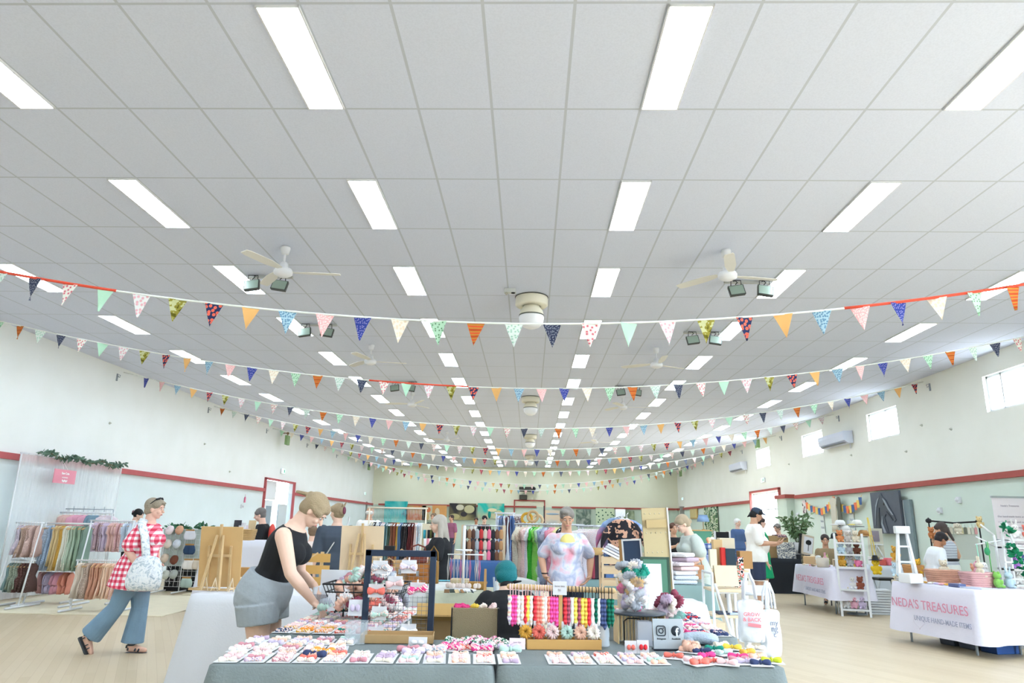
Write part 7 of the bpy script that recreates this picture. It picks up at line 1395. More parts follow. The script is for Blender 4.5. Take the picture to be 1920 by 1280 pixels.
for i in range(7): q = MB(); q.ell((0, 0, .015), (.04, .02, .015)); props(q.build('crochet_keyring', mat([CR, GRY, WHT, (120, 120, 120), PNK, CR, (150, 130, 110)][i], .9), loc=on1(-.3+i*.07, -.36+.05*(i % 2)), rz=i*1.1), 'small crochet piece along the front of the farther toy table, %s from the left' % nth(i), 'crochet piece', 'crochet pieces on the farther toy table')
# second ladder stand (white, on the near table's left end)
ps = PZ(1690, 1200, 0); sp_ = V((xx(1692, A2.y-.15), A2.y-.15, .757)); r = thing('display_ladder', 'white trapezoid ladder stand at the left end of the nearer toy table', 'stand', sp_, -.3); zt_ = zz(1692, 993, sp_.y)-.757
q = MB(); [q.bar((s_*.11, -.09, .0), (s_*.055, 0, zt_-.05), .03, .03) for s_ in (-1, 1)]; [q.bar((s_*.11, .13, .0), (s_*.055, .05, zt_-.05), .03, .03) for s_ in (-1, 1)]; q.build('leg', RW, r); q = MB(); q.box((0, .02, zt_), (.18, .16, .10)); q.build('top_box', RW, r, bevel=.01)
q = MB(); [q.box((0, .02, z), (.22-.14*z, .16, .02)) for z in (.03, .25, .45)]; q.build('shelf', RW, r)
for i, (px, py, c_, e_, nm) in enumerate([(1672, 1066, LBL, 'round', 'pale blue'), (1671, 1086, CR, 'round', 'cream'), (1674, 1116, CR, 'flop', 'ivory'), (1670, 1142, (206, 170, 130), 'round', 'tan'), (1675, 1036, YEL, 'round', 'honey')]):
    plush('%s soft toy hooked on the left side of the white trapezoid stand' % nm, V((xx(px, A2.y+.02), A2.y+.02, zz(px, py, A2.y)-.1)), -.6, c_, e_, .9)
r = thing('white_riser', 'white plastic riser box at the left end of the nearer toy table', 'box', V((xx(1698, A2.y-.42), A2.y-.42, .757)), rz2); q = MB(); q.box((0, 0, .06), (.20, .2, .12)); q.build('riser', WPL, r, bevel=.012)
PB = mat((228, 176, 150), .7, 'basket_peach', bmp=(150, .8), var=.12); PB2 = mat((226, 176, 176), .7, 'basket_pink', bmp=(150, .8), var=.12)
def basket2(label, a, b_, w_, d_, h_, m_, rz=0): q_ = on2(a, b_); return basket(label, 0, 0, 5, w_, d_, h_, m_, z=0.757, rz=rz) if 0 else (lambda r: (setattr(r, 'location', q_), r)[1])(basket(label, 960, 900, 5, w_, d_, h_, m_, z=.757, rz=rz))
basket2('peach woven basket in front of the boy', -.22, .02, .32, .22, .17, PB, .05); basket2('pink woven basket right of the peach basket', .30, .05, .32, .22, .17, PB2, .05)
basket2('low round blush basket between the peach and pink baskets', .12, .22, .22, .2, .10, PB2, .3); basket('honey coloured basket holding a yellow toy behind the trapezoid stand', 1712, 1062, 11.2, .22, .18, .16, m_=mat((206, 152, 96), .7, 'basket_honey', bmp=(150, .8)), z=.76)
for i, (a, b_, c_, e_, nm, zz_) in enumerate([(-.22, .06, CR, 'round', 'cream', .86), (.10, .22, (222, 160, 130), 'round', 'peach', .83), (.22, .24, WHT, 'flop', 'white', .86), (.30, .06, PNK, 'round', 'pink', .87), (.36, .03, CR, 'long', 'oatmeal', .87), (.48, .15, (140, 200, 100), 'round', 'green', .757), (.5, .3, LBL, 'long', 'blue', .757)]):
    plush('%s soft toy among the baskets on the nearer toy table' % nm, on2(a, b_, zz_), -.3+i*.4, c_, e_, .9)
plush('yellow soft toy in the honey coloured basket', V((xx(1712, 11.15), 11.15, .80)), -.2, (232, 178, 60), 'round', 1.0)
for i in range(12): q = MB(); q.ell((0, 0, .012), (.045, .025, .012)); props(q.build('crochet_bookmark', mat([PNK, YEL, CR, WHT, (200, 190, 220), (232, 170, 150)][i % 6], .9), loc=on2(-.3+i*.06, -.28+.05*(i % 3)), rz=i*1.3), 'flat crochet piece at the front of the nearer toy table, %s from the left' % nth(i), 'crochet piece', 'crochet pieces on the nearer toy table')
q = MB(); q.box((0, 0, .02), (.16, .11, .04)); props(q.build('card_reader', mat((90, 100, 140), .5, 'reader_blue'), loc=on2(.33, -.30), rz=rz2, bevel=.008), 'small blue box at the front right of the nearer toy table', 'box'); q = MB(); q.box((0, 0, .006), (.3, .2, .012)); props(q.build('flat_sleeve', mat((206, 216, 232), .3, 'sleeve_clear'), loc=on2(.50, -.22), rz=rz2+.2), 'flat clear sleeve at the right end of the nearer toy table', 'sleeve')
# white branch stand with hanging green toys
YBR = B2.y+.55; bx = xx(1866, YBR); r = thing('branch_stand', 'white stand with crossed arms carrying green strings on the nearer toy table', 'stand', (bx, YBR, .757)); zt_ = zz(1860, 1003, YBR)-.757
q = MB(); q.tube([(0, 0, 0), (-.02, 0, zt_)], .014, 8); q.tube([(-.02, 0, zt_), (-.17, 0, zt_+.13)], .012, 6); q.tube([(-.27, 0, zt_-.12), (.09, 0, zt_-.06)], .01, 6); q.tube([(-.25, .0, zt_-.02), (-.02, 0, zt_-.14)], .009, 6); q.lathe([(.09, 0), (.09, .015), (.01, .02)], n=20); q.build('arms', RW, r)
for i, (dx, l_, c_) in enumerate([(-.26, .34, (150, 216, 190)), (-.12, .38, (90, 190, 90)), (-.14, .08, (60, 150, 100))]):
    q = MB(); q.tube([(0, 0, 0), (0, 0, -l_)], .006, 5); q.ell((0, 0, -l_-.04), (.035, .025, .05)); props(q.build('hanging_toy', mat(c_, .8), loc=(bx+dx, YBR-.01, .757+zt_-.11+(.03 if i else 0))), '%s crochet piece hanging from the white branch stand' % ['mint', 'bright green', 'dark green'][i], 'hanging toy')
# leafy trapezoid and shelf at the far right
YLV = B2.y+.35; r = thing('trellis_frame', 'white A frame wound with green leaves at the far right of the toy table', 'display frame', (xx(1893, YLV), YLV, .757)); zt_ = zz(1885, 978, YLV)-.757
q = MB(); q.bar((-.13, 0, 0), (-.05, .05, zt_), .03, .02); q.bar((.17, 0, 0), (.0, .05, zt_), .03, .02); [q.bar((-.11, 0, z), (.12, 0, z), .02, .015) for z in (.1, .3, .5)]; q.build('frame', RW, r)
q = MB(); leafy(q, [(-.06, -.03, zt_), (0, -.04, zt_*.5), (.17, -.04, .02)], 70, .09, .06, rg); q.build('leaves', mat((20, 130, 90), .6, 'leaf_emerald', var=.3), r)
YSF = YLV+.5; r = thing('toy_shelf', 'white shelf unit with purple toys at the right edge of the view', 'shelf', (xx(1925, YSF), YSF, 0)); q = MB(); [q.box((0, 0, z), (.7, .3, .02)) for z in (.76, .95, 1.22, 1.32)]; [q.box((s_*.34, 0, .66), (.02, .3, 1.32)) for s_ in (-1, 1)]; q.build('shelf_frame', RW, r)
for i, (dx, z, c_, e_, nm) in enumerate([(-.26, .96, (170, 120, 200), 'round', 'purple'), (-.12, .96, (120, 130, 200), 'round', 'violet blue'), (-.26, .77, WHT, 'flop', 'white'), (-.12, .77, (140, 200, 150), 'round', 'green'), (-.2, 1.34, WHT, 'long', 'white rabbit like'), (-.05, 1.33, (226, 120, 110), 'round', 'coral')]): plush('%s soft toy on the white shelf at the right edge' % nm, V((xx(1925, YSF)+dx, YSF-.08, z)), -.3, c_, e_, .85)
# crates, stool, bins
for i, (a, b_, c_, nm) in enumerate([(-.28, .20, (96, 104, 120), 'dark grey'), (.02, .20, (110, 120, 136), 'slate'), (.32, .22, (50, 84, 146), 'blue')]):
    r = thing('storage_bin', '%s plastic storage bin under the nearer toy table' % nm, 'storage bin', on2(a, b_, 0), rz2); q = MB(); q.loft([[V((sx*w_, sy*.2*w_/.13, z)) for sx, sy in ((-1, -1), (1, -1), (1, 1), (-1, 1))] for z, w_ in ((0, .115), (.24, .13))], smooth=False); q.build('bin_body', mat(c_, .5), r, bevel=.008); q = MB(); q.box((0, 0, .25), (.27, .42, .03)); q.build('lid', mat(c_, .5), r, bevel=.006)
pbn = PZ(1652, 1152, 0); r = thing('laundry_bin', 'white ribbed plastic bin on the floor between the two toy tables', 'bin', (pbn.x, pbn.y+.1, 0), -.2); q = MB()
for i in range(9): e = .9+.1*i/8; q.box((0, 0, .02+i*.043), (.40*e, .34*e, .036))
q.build('ribbed_body', mat((206, 210, 214), .6, 'bin_white'), r, bevel=.004); q = MB(); q.box((0, 0, .40), (.42, .36, .02)); q.build('rim', RW, r)
r = thing('folding_stool', 'folding stool with a black padded seat behind the ribbed bin', 'stool', (xx(1650, pbn.y+.7), pbn.y+.7, 0)); q = MB(); q.box((0, 0, .55), (.36, .3, .05)); q.build('seat', BLACK, r, bevel=.02); q = MB(); [MB().tube([(s_*.15, -.12*k_, 0), (s_*.15, .12*k_, .53)], .01, 6).build('leg', METAL, r) for s_ in (-1, 1) for k_ in (-1, 1)]
ptt = PZ(1655, 1061, .75); folding_table('folding table under the pale grey cloth between the toy tables', (ptt.x+.2, ptt.y+.3), .9, .6, 0, .745); cloth('tablecloth', 'pale blue grey cloth over the small table between the two toy tables', (ptt.x+.2, ptt.y+.3), .94, .64, 0, .75, .73, mat((206, 212, 220), .85, 'cloth_bluegrey'), amp=.02, seed=71)
for i, (px, c_, h_) in enumerate([(1632, (236, 234, 230), .16), (1652, (200, 90, 80), .11), (1662, (236, 130, 140), .14), (1672, (224, 190, 150), .12)]): q = MB(); q.box((0, 0, h_/2), (.12, .12, h_)); props(q.build('small_box', mat(c_, .8), loc=(xx(px, ptt.y+.15), ptt.y+.2, .757), bevel=.01, rz=i), '%s toy box on the small table between the toy tables' % ['white', 'red', 'pink', 'tan'][i], 'box')
# artwork leaning on the right wall
r = thing('horse_canvas', 'large dark grey canvas of a glossy horse head leaning on the right wall', 'painting', (XR-.25, 0, 0))
q0, q1 = PX(1636, 960, XR-.15), PX(1690, 960, XR-.15); zt_ = PX(1660, 921, XR-.15).z; zb = PX(1660, 1000, XR-.15).z; ym = (q0.y+q1.y)/2; hw = (q0.y-q1.y)/2; r.location = (XR-.14, ym, zb); Hh = zt_-zb
q = MB(); q.box((0, 0, Hh/2), (.05, hw*2, Hh)); q.build('canvas', mat((92, 98, 108), .6, 'canvas_grey', var=.08), r)
def onw(y, z, x=-.03): return V((x, (.5-y)*2*hw, z*Hh))   # y: 0 left edge of picture .. 1 right
HG = mat((150, 158, 168), .35, 'horse_light'); HD = mat((52, 56, 64), .35, 'horse_dark')
def wprism(pts, m_, nm, x=-.03, t_=.012):
    q = MB(); n_ = len(pts); a = [onw(y, z, x) for y, z in pts]; b_ = [V((p.x-t_, p.y, p.z)) for p in a]; q.add(a+b_, [tuple(range(n_)), tuple(range(2*n_-1, n_-1, -1))]+[(i, (i+1) % n_, (i+1) % n_+n_, i+n_) for i in range(n_)], False); return q.build(nm, m_, r)
wprism([(.10, 0), (.12, .35), (.16, .62), (.24, .82), (.34, .90), (.42, .97), (.46, .88), (.56, .80), (.66, .62), (.80, .42), (.84, .32), (.78, .27), (.70, .30), (.62, .40), (.52, .46), (.46, .38), (.50, .2), (.56, 0)], mat((70, 76, 86), .4, 'horse_mid'), 'horse_shape')
wprism([(.13, .2), (.15, .45), (.20, .68), (.28, .82), (.36, .88), (.30, .78), (.22, .62), (.17, .4)], HG, 'mane_highlight', -.042); wprism([(.47, .84), (.56, .77), (.66, .60), (.78, .43), (.74, .44), (.62, .58), (.53, .72)], HG, 'face_highlight', -.042); wprism([(.40, .02), (.34, .22), (.40, .42), (.38, .24), (.48, .02)], HG, 'neck_highlight', -.042); wprism([(.56, .52), (.66, .40), (.76, .31), (.70, .40), (.62, .48)], HD, 'jaw_shade', -.042); wprism([(.22, .1), (.24, .4), (.32, .62), (.30, .4), (.28, .1)], HD, 'neck_shade', -.042)
q = MB(); q.ell(onw(.50, .70, -.05), (.01, .03, .03)); q.build('eye', BLACK, r)
q = MB(); q.bar((0, -hw*.6, 0), (-.25, -hw*.6, -zb), .03, .03); q.bar((0, hw*.6, 0), (-.25, hw*.6, -zb), .03, .03); q.build('easel_leg', GREY, r)
r = thing('canvas_panel', 'tall blank slate grey panel leaning behind the horse canvas', 'panel', (XR-.12, 0, 0)); q0, q1 = PX(1676, 960, XR-.1), PX(1706, 960, XR-.1); r.location = (XR-.05, (q0.y+q1.y)/2, .0); zt_ = PX(1690, 937, XR-.1).z
q = MB(); q.box((0, 0, zt_/2), (.06, q0.y-q1.y, zt_)); q.build('panel_body', mat((132, 148, 152), .6, 'panel_slate'), r); q = MB(); q.box((-.035, -(q0.y-q1.y)*.1, zt_/2), (.012, .03, zt_)); q.build('strip', mat((206, 214, 214), .5, 'panel_strip'), r)
YFA = 15.5; r = thing('art_frame_rack', 'cream timber frame holding grey prints below the horse canvas', 'display frame', (xx(1640, YFA), YFA, 0)); a, b_ = PY(1626, 990, YFA), PY(1660, 1045, YFA); fw_ = b_.x-a.x; q = MB(); q.box((0, 0, (a.z+b_.z)/2), (fw_, .03, a.z-b_.z)); q.build('panel', mat((214, 210, 192), .7, 'frame_cream'), r); q = MB(); q.box((-.0, -.02, a.z-.16), (fw_*.5, .01, .22)); q.build('print', pat('print_grey', 'blotch', [(70, 72, 76), (190, 192, 194), (226, 226, 224)], 14), r)
q = MB(); [q.bar((0, -.03, b_.z+.25), (s_*.14, -.1, b_.z-.1), .02, .02) for s_ in (-1, 1)]; q.box((0, -.04, b_.z+.26), (fw_*.8, .05, .02)); [q.bar((s_*fw_*.4, 0, b_.z), (s_*fw_*.4, 0, 0), .03, .03) for s_ in (-1, 1)]; q.build('easel_leg', WHITE, r)
# wall bunting, jackets and hanging papers
XW = XR-.1
r = thing('small_bunting', 'small bunting of orange, yellow and blue flags swagged on the right wall', 'bunting', (XW, 0, 0)); pts = [(1512, 941), (1520, 947), (1530, 951), (1540, 953), (1548, 950), (1555, 943), (1562, 930), (1570, 938), (1577, 945), (1588, 949), (1598, 947), (1608, 939), (1616, 928)]
W3 = [PX(x, y, XW) for x, y in pts]; q = MB(); q.tube([V((0, p.y, p.z)) for p in W3], .006, 5); q.build('cord', mat((240, 200, 110), .7, 'cord_y'), r); k = 0
for i in range(24):
    f = (i+.3)/24*(len(W3)-1); a = int(f); p = W3[a].lerp(W3[a+1], f-a); q = MB(); q.add([(0, -.09, 0), (0, .09, 0), (0, .06, -.19), (0, -.06, -.19), (-.008, -.09, 0), (-.008, .09, 0), (-.008, .06, -.19), (-.008, -.06, -.19)], [(0, 1, 2, 3), (7, 6, 5, 4), (0, 4, 5, 1), (1, 5, 6, 2), (2, 6, 7, 3), (3, 7, 4, 0)], False)
    o = q.build('flag', mat([(240, 130, 90), (244, 206, 110), (80, 110, 160)][i % 3], .8, 'sflag%d' % (i % 3)), r); o.location = (-.008, p.y, p.z)
for i, (px, py, c_, w_) in enumerate([(1565, 930, (214, 208, 190), .25)]):
    p = PX(px, py, XW); hang(V((XW-.06, p.y, p.z)), garment_mesh(fab('jacket_beige', c_), .24, .95, 'shirt', 300), pi/2, 'beige jacket hanging from the dado rail between the small bunting swags', None, HANG_W, 1, 'jacket')
    hang(V((XW-.06, p.y-.35, p.z)), garment_mesh(fab('jacket_olive', (110, 112, 100)), .12, .85, 'shirt', 301), pi/2, 'dark olive jacket edge hanging behind the beige jacket', None, HANG_W, 1, 'jacket')
for i, (px, py) in enumerate([(1540, 957), (1595, 952)]):
    p = PX(px, py, XR-.02); r = thing('hanging_paper', 'long white paper strip with faint writing on the right wall, %s one' % ['farther', 'nearer'][i], 'poster', (XR-.02, p.y, p.z)); q = MB(); q.box((0, 0, -.32), (.004, .28, .7)); q.build('paper', mat((222, 230, 226), .7, 'strip_paper'), r); [text('Neda', 'lettering', mat((150, 160, 170), .7, 'ink_grey'), r, (-.004, 0, -.12-.18*k_), .1, (pi/2, 0, -pi/2)) for k_ in range(3)]
p = PX(1508, 950, XR-.02); q = MB(); q.box((0, 0, 0), (.01, .3, .4)); props(q.build('wall_drawing', pat('drawing', 'blotch', [(226, 206, 206), (230, 226, 224), (90, 70, 70)], 9), loc=p), 'small pinkish drawing pinned at the left end of the small bunting', 'poster')
# pull-up banner
YPB = 12.0; a, b_ = PY(1849, 931, YPB), PY(1912, 925, YPB); wB = b_.x-a.x; zT = a.z; r = thing('pull_up_banner', 'pale pink pull-up banner with lines of grey text against the right wall', 'banner', ((a.x+b_.x)/2+.08, YPB, 0)); q = MB(); q.box((0, 0, zT/2+.05), (wB, .006, zT-.1)); q.build('banner_sheet', mat((236, 228, 234), .7, 'banner_pink'), r)
q = MB(); q.box((0, 0, .04), (wB+.04, .2, .08)); q.box((0, 0, zT), (wB+.02, .03, .03)); q.build('banner_stand', METAL, r)
for i, t_ in enumerate(['Neda\'s Treasures', '', 'Our hand-made items are', 'crafted with love and care', 'using soft quality yarns for', 'babies, children and adults', '', 'Every piece is unique and', 'made here with our family', 'Thank you for supporting', 'small local business']):
    if t_: text(t_, 'lettering', mat((170, 160, 176), .7, 'ink_mauve'), r, (0, -.005, zT-.14-.085*i), .042, (pi/2, 0, 0))
# black hanging rack behind the boy
YBK = 12.3; a, b_ = PY(1741, 976, YBK), PY(1834, 973, YBK); r = thing('hanging_rack', 'black tripod hanging rack with a row of pale tags behind the boy', 'rack', ((a.x+b_.x)/2, YBK, 0)); hw = (b_.x-a.x)/2; q = MB(); q.tube([(-hw, 0, a.z), (0, 0, a.z-.03), (hw, 0, a.z)], .014, 8)
for s_ in (-1, 1): q.tube([(s_*hw, 0, a.z+.05), (s_*hw, 0, .0)], .012, 8); q.ell((s_*hw, 0, a.z), (.05, .04, .04)); q.tube([(s_*hw, 0, .5), (s_*hw+.25, -.1, 0)], .01, 6); q.tube([(s_*hw, 0, .5), (s_*hw-.25, -.1, 0)], .01, 6)
q.build('rack_frame', BLACK, r)
q = MB(); q.box((0, .02, a.z-.36), (2*hw*.9, .006, .5)); q.build('net_panel', mat((206, 212, 204), .8, 'net', alpha=.6), r)
for i in range(13): q = MB(); q.tube([(0, 0, 0), (0, 0, -.05)], .003, 4); q.box((0, 0, -.10), (.045, .006, .11)); props(q.build('hanging_tag', mat([(226, 222, 206), (206, 210, 196), (226, 170, 170), (206, 196, 150), (120, 124, 110)][i % 5], .8), loc=(r.location.x-hw*.85+i*hw*.14, YBK-.012, a.z-.03-.02)), 'small hanging tag on the black tripod rack, %s from the left' % nth(i), 'tag', 'tags on the black tripod rack')
for i, (px, py, c_, e_, nm) in enumerate([(1745, 1010, ORN, 'round', 'orange'), (1750, 1022, (226, 190, 160), 'round', 'peach'), (1795, 1002, (222, 214, 196), 'flop', 'cream'), (1838, 990, (230, 206, 150), 'round', 'butter')]): plush('%s soft toy hanging on the black tripod rack' % nm, V((xx(px, YBK-.1), YBK-.12, zz(px, py, YBK-.1))), 0, c_, e_, .9)
# black draped table, frames, plant
A3, B3 = PZ(1436, 1047, .75), PZ(1500, 1047, .75); folding_table('folding table under the black cloth', ((A3.x+B3.x)/2+.0, A3.y+.35), B3.x-A3.x-.04, .6, 0, .745); YB3 = A3.y
cloth('tablecloth', 'black fitted cloth over the table before the boxed pier', ((A3.x+B3.x)/2, A3.y+.35), B3.x-A3.x, .7, 0, .75, .745, mat((36, 40, 46), .85, 'cloth_black'), amp=.005, seed=81, flare=.0)
def onB(px, dy): return V((xx(px, YB3+dy), YB3+dy, .757))
q = MB(); q.box((0, 0, .18), (.42, .02, .36), M=Matrix.Rotation(-.1, 4, 'X')); props(q.build('print_board', pat('print_sheet', 'blotch', [(226, 224, 214), (120, 126, 136), (206, 204, 196), (90, 96, 106)], 12), loc=onB(1472, .12)), 'board of grey photo prints on the black table', 'board')
for i, (px, w_, h_) in enumerate([(1443, .28, .50), (1460, .34, .46)]): q = MB(); q.box((0, 0, h_/2), (w_, .25, h_)); props(q.build('cardboard_box', CARD, loc=onB(px, .45+.1*i), bevel=.004), '%s cardboard box standing on the black table' % ['left', 'right'][i], 'box')
r = thing('potted_plant', 'tall leafy green plant in a white pot at the end of the black table', 'plant', onB(1494, .35)+V((0, 0, 0))); q = MB(); q.lathe([(.001, 0), (.13, 0), (.16, .36), (.145, .36), (.14, .3), (.001, .3)], n=24); q.build('pot', WHITE, r)
q = MB(); rg2 = random.Random(9)
for i in range(9): a_ = i*.7; q.tube([(0, 0, .3), (.12*cos(a_), .12*sin(a_), .6), (.34*cos(a_)*rg2.uniform(.5, 1.2), .3*sin(a_), .75+.3*rg2.random())], .008, 5)
q.build('stem', mat((90, 100, 60), .7, 'stem2'), r); q = MB()
for i in range(9): a_ = i*.7; leafy(q, [(.05*cos(a_), .05*sin(a_), .5), (.2*cos(a_), .2*sin(a_), .7), (.38*cos(a_), .3*sin(a_), .85+.02*i)], 26, .16, .06, rg2)
q.build('leaves', mat((110, 140, 100), .6, 'leaf_olive', var=.35), r)
YTF = 17.0; p = PY(1512, 1040, YTF); r = thing('framed_picture', 'tilted framed palm tree picture with dark edge beside the plant', 'picture', (p.x, YTF, p.z), .15); M = Matrix.Rotation(.22, 4, 'Y') @ Matrix.Rotation(-.1, 4, 'X'); hF = zz(1515, 1002, YTF)-p.z
q = MB(); q.box((-.0, 0, hF/2), (.30, .03, hF), M=M); q.build('frame', mat((206, 190, 170), .6, 'frame_tan'), r); q = MB(); q.box((-.16, .01, hF/2), (.05, .05, hF), M=M); q.build('side', BLACK, r); q = MB(); q.box((.02, -.018, hF/2), (.22, .006, hF*.8), M=M); q.build('print_sheet', PAPER, r); q = MB(); q.bar(M @ V((.02, -.024, hF*.2)), M @ V((.02, -.024, hF*.6)), .015, .004); q.ell(M @ V((.02, -.024, hF*.62)), (.07, .004, .06)); q.build('palm_shape', BLACK, r); q = MB(); q.box((0, .05, -p.z/2), (.35, .2, p.z)); q.build('plinth', mat((60, 62, 66), .8, 'plinth_dark'), r)
# grey columns, lamp, dresser, leaf curtain, picture
for i, (px, py) in enumerate([(1284, 951), (683, 942)]): p = PY(px, py, 40.5); q = MB(); q.box((0, 0, 0), (.34 if i else .5, .3, 1.1)); q.box((0, 0, -1.4), (.10, .1, 1.75)); props(q.build('wall_heater', mat((150, 150, 144), .6, 'heater_grey'), loc=(p.x, 40.5, p.z-.5)), 'grey box column in the %s corner of the hall' % ['right rear', 'left rear'][i], 'column')
q = MB(); aL, bL = PX(1319, 951, XR-.05), PX(1345, 948, XR-.05); q.grid(lambda u, v: (.03*sin(u*40), (u-.5)*(aL.y-bL.y), -v*(aL.z-.55)), 40, 6); props(q.build('leaf_curtain', pat('palm_print', 'blotch', [(190, 206, 176), (60, 96, 70), (206, 214, 186), (110, 140, 100)], 3.2), loc=(XR-.06, (aL.y+bL.y)/2, aL.z), solid=.01), 'green palm leaf printed curtain hanging on the right wall', 'curtain')
p = PX(1301, 962, XR-.05); r = thing('picture', 'small yellow framed picture left of the palm leaf curtain', 'picture', (XR-.05, p.y, p.z)); q = MB(); q.box((0, 0, 0), (.05, 1.6, .55)); q.build('frame', mat((200, 170, 110), .6, 'frame_gold'), r); q = MB(); q.box((-.03, 0, 0), (.01, 1.35, .42)); q.build('print', mat((214, 196, 140), .7, 'print_straw', var=.1), r)
YD2 = 30.; r = thing('dresser', 'green painted dresser by the palm leaf curtain', 'dresser', (xx(1312, YD2), YD2, 0)); zd = zz(1312, 995, YD2); q = MB(); q.box((0, 0, zd/2), (.85, .5, zd)); q.build('carcass', mat((70, 124, 100), .6, 'dresser_green'), r); q = MB(); q.box((0, 0, zd+.02), (.9, .55, .04)); q.build('top', WOODD, r)
r = thing('table_lamp', 'brass table lamp with a dusty blue shade on the green dresser', 'lamp', (xx(1319, YD2), YD2-.05, zd+.04)); zl = zz(1319, 967, YD2)-zd; q = MB(); q.lathe([(.08, 0), (.08, .02), (.015, .03), (.015, zl*.6)], n=16); q.build('base', mat((170, 140, 80), .4, 'brass', metal=.5), r); q = MB(); q.lathe([(.25, zl*.55), (.17, zl)], n=24, cap=False); q.build('lamp_shade', mat((120, 146, 180), .8, 'shade_blue'), r, solid=.01)
for i, (px, py, c_, s_) in enumerate([(1304, 987, (110, 74, 60), .22), (1328, 1000, (206, 150, 120), .2), (1335, 1003, (214, 190, 170), .22), (1341, 1002, (110, 140, 90), .25)]): q = MB(); q.ell((0, 0, s_*.5), (s_*.5, s_*.4, s_*.5)); q.lathe([(.05, -.1), (.06, .1)], n=12); props(q.build('vase', mat(c_, .7, var=.2), loc=(xx(px, YD2-1.2), YD2-1.2, .86)), '%s rounded ornament near the blue lamp' % ['brown', 'peach', 'cream', 'leaf green'][i], 'ornament')
# blue gingham table, sandwich boards, blocks
YGT = 15.5; gA, gB = xx(1300, YGT), xx(1372, YGT); zg = zz(1335, 1020, YGT); GNV = pat('gingham_blue', 'gingham', [(232, 236, 246), (120, 140, 190), (70, 90, 150)], 9)
folding_table('folding table under the blue gingham cloth', ((gA+gB)/2, YGT+.35), gB-gA-.04, .6, 0, zg-.01); cloth('tablecloth', 'blue and white gingham cloth over the table behind the sage dress', ((gA+gB)/2, YGT+.35), gB-gA, .7, 0, zg, .32, GNV, amp=.01, seed=91, flare=.01)
for i, (px0, px1, py0, py1, Y, c_, nm) in enumerate([(1305, 1332, 1040, 1057, 14.9, (160, 176, 216), 'periwinkle storage box'), (1308, 1333, 1058, 1078, 14.6, (226, 228, 236), 'white storage box')]):
    a, b_ = PY(px0, py0, Y), PY(px1, py1, Y); q = MB(); q.box((0, 0, 0), (b_.x-a.x, .3, a.z-b_.z)); q.box((0, 0, -(a.z-b_.z)/2-b_.z/2), (b_.x-a.x-.1, .25, b_.z)); props(q.build('storage_box', mat(c_, .6), loc=((a.x+b_.x)/2, Y, (a.z+b_.z)/2), bevel=.005), nm+' under the gingham table', 'box')
r = thing('sandwich_board', 'white edged black sandwich board on the gingham table', 'sign', (xx(1354, 17), 17.0, 0)); zs = zz(1354, 997, 17); M = Matrix.Rotation(.2, 4, 'Y'); q = MB(); q.box((0, 0, zs-.35), (.3, .03, .7), M=Matrix.Translation((.0, 0, 0))); q.build('board', BLACK, r); q = MB(); [q.box((s_*.17, 0, zs-.35), (.04, .04, .74)) for s_ in (-1, 1)]; [q.box((s_*.17, 0, (zs-.7)/2), (.04, .04, zs-.7)) for s_ in (-1, 1)]; q.build('frame', WHITE, r)
# timber table with paper bags and A board at mid right
YM = 9.4; TT = .88; r = thing('timber_table', 'pale timber display table with boxes right of the sage dress', 'table', ((xx(1330, YM)+xx(1400, YM))/2, YM+.3, 0)); hw = (xx(1400, YM)-xx(1330, YM))/2; q = MB(); q.box((0, 0, TT), (2*hw, .6, .03)); q.build('tabletop', WOODL, r)
for sx in (-1, 1):
    for sy in (-1, 1): q = MB(); q.box((sx*(hw-.04), sy*.26, TT/2), (.035, .035, TT-.02)); q.build('leg', WHITE, r)
tz = TT+.017
def box_on(name, label, cat, px, dy, w_, d_, h_, c_, rz=0, m_=None): q = MB(); q.box((0, 0, h_/2), (w_, d_, h_)); return props(q.build(name, m_ or mat(c_, .7), loc=(xx(px, YM+dy), YM+dy, tz), rz=rz, bevel=.004), label, cat)
box_on('wooden_block', 'pale upright timber block at the left of the timber table', 'block', 1334, .25, .09, .08, .24, (222, 214, 196)); box_on('red_box', 'small red box on the timber table', 'box', 1353, .3, .06, .08, .26, (200, 50, 46)); box_on('black_box', 'flat black box beside the red box', 'box', 1366, .3, .13, .1, .25, (44, 60, 74)); box_on('paper_bag', 'kraft paper bag at the rear of the timber table', 'bag', 1343, .42, .12, .1, .36, (206, 176, 130)); box_on('paper_bag', 'cream paper wrapped parcel on the timber table', 'parcel', 1360, .48, .2, .14, .38, (214, 202, 178)); box_on('paper_bag', 'brown paper satchel at the right of the timber table', 'bag', 1393, .35, .16, .16, .22, (176, 134, 88))
r = thing('a_board', 'blank plywood A board on the white folding shelf', 'sign board', (PY(1361, 1100, 6.9).x, 6.9, zz(1361, 1100, 6.9)), .15); hA = zz(1361, 1061, 6.9)-r.location.z
for s_ in (-1, 1): q = MB(); q.box((0, s_*.045, hA/2), (.22, .008, hA), M=Matrix.Translation((0, 0, 0)) @ Matrix.Rotation(s_*.22, 4, 'X') if 0 else Matrix.Rotation(s_*.20, 4, 'X')); q.build('panel', WOODL, r)
r = thing('print_rack', 'rack of black, white and red floral prints right of the A board', 'print', (PY(1387, 1100, 6.95).x, 6.95, zz(1361, 1102, 6.9)))
for i in range(3): q = MB(); q.box((.0+.01*i, 0, .05+i*.09), (.09-.02*i, .02, .09)); q.build('print_panel', pat('floral_bw', 'blotch', [(30, 34, 40), (236, 232, 230), (226, 90, 80), (60, 110, 90), (240, 240, 240)], 30), r)
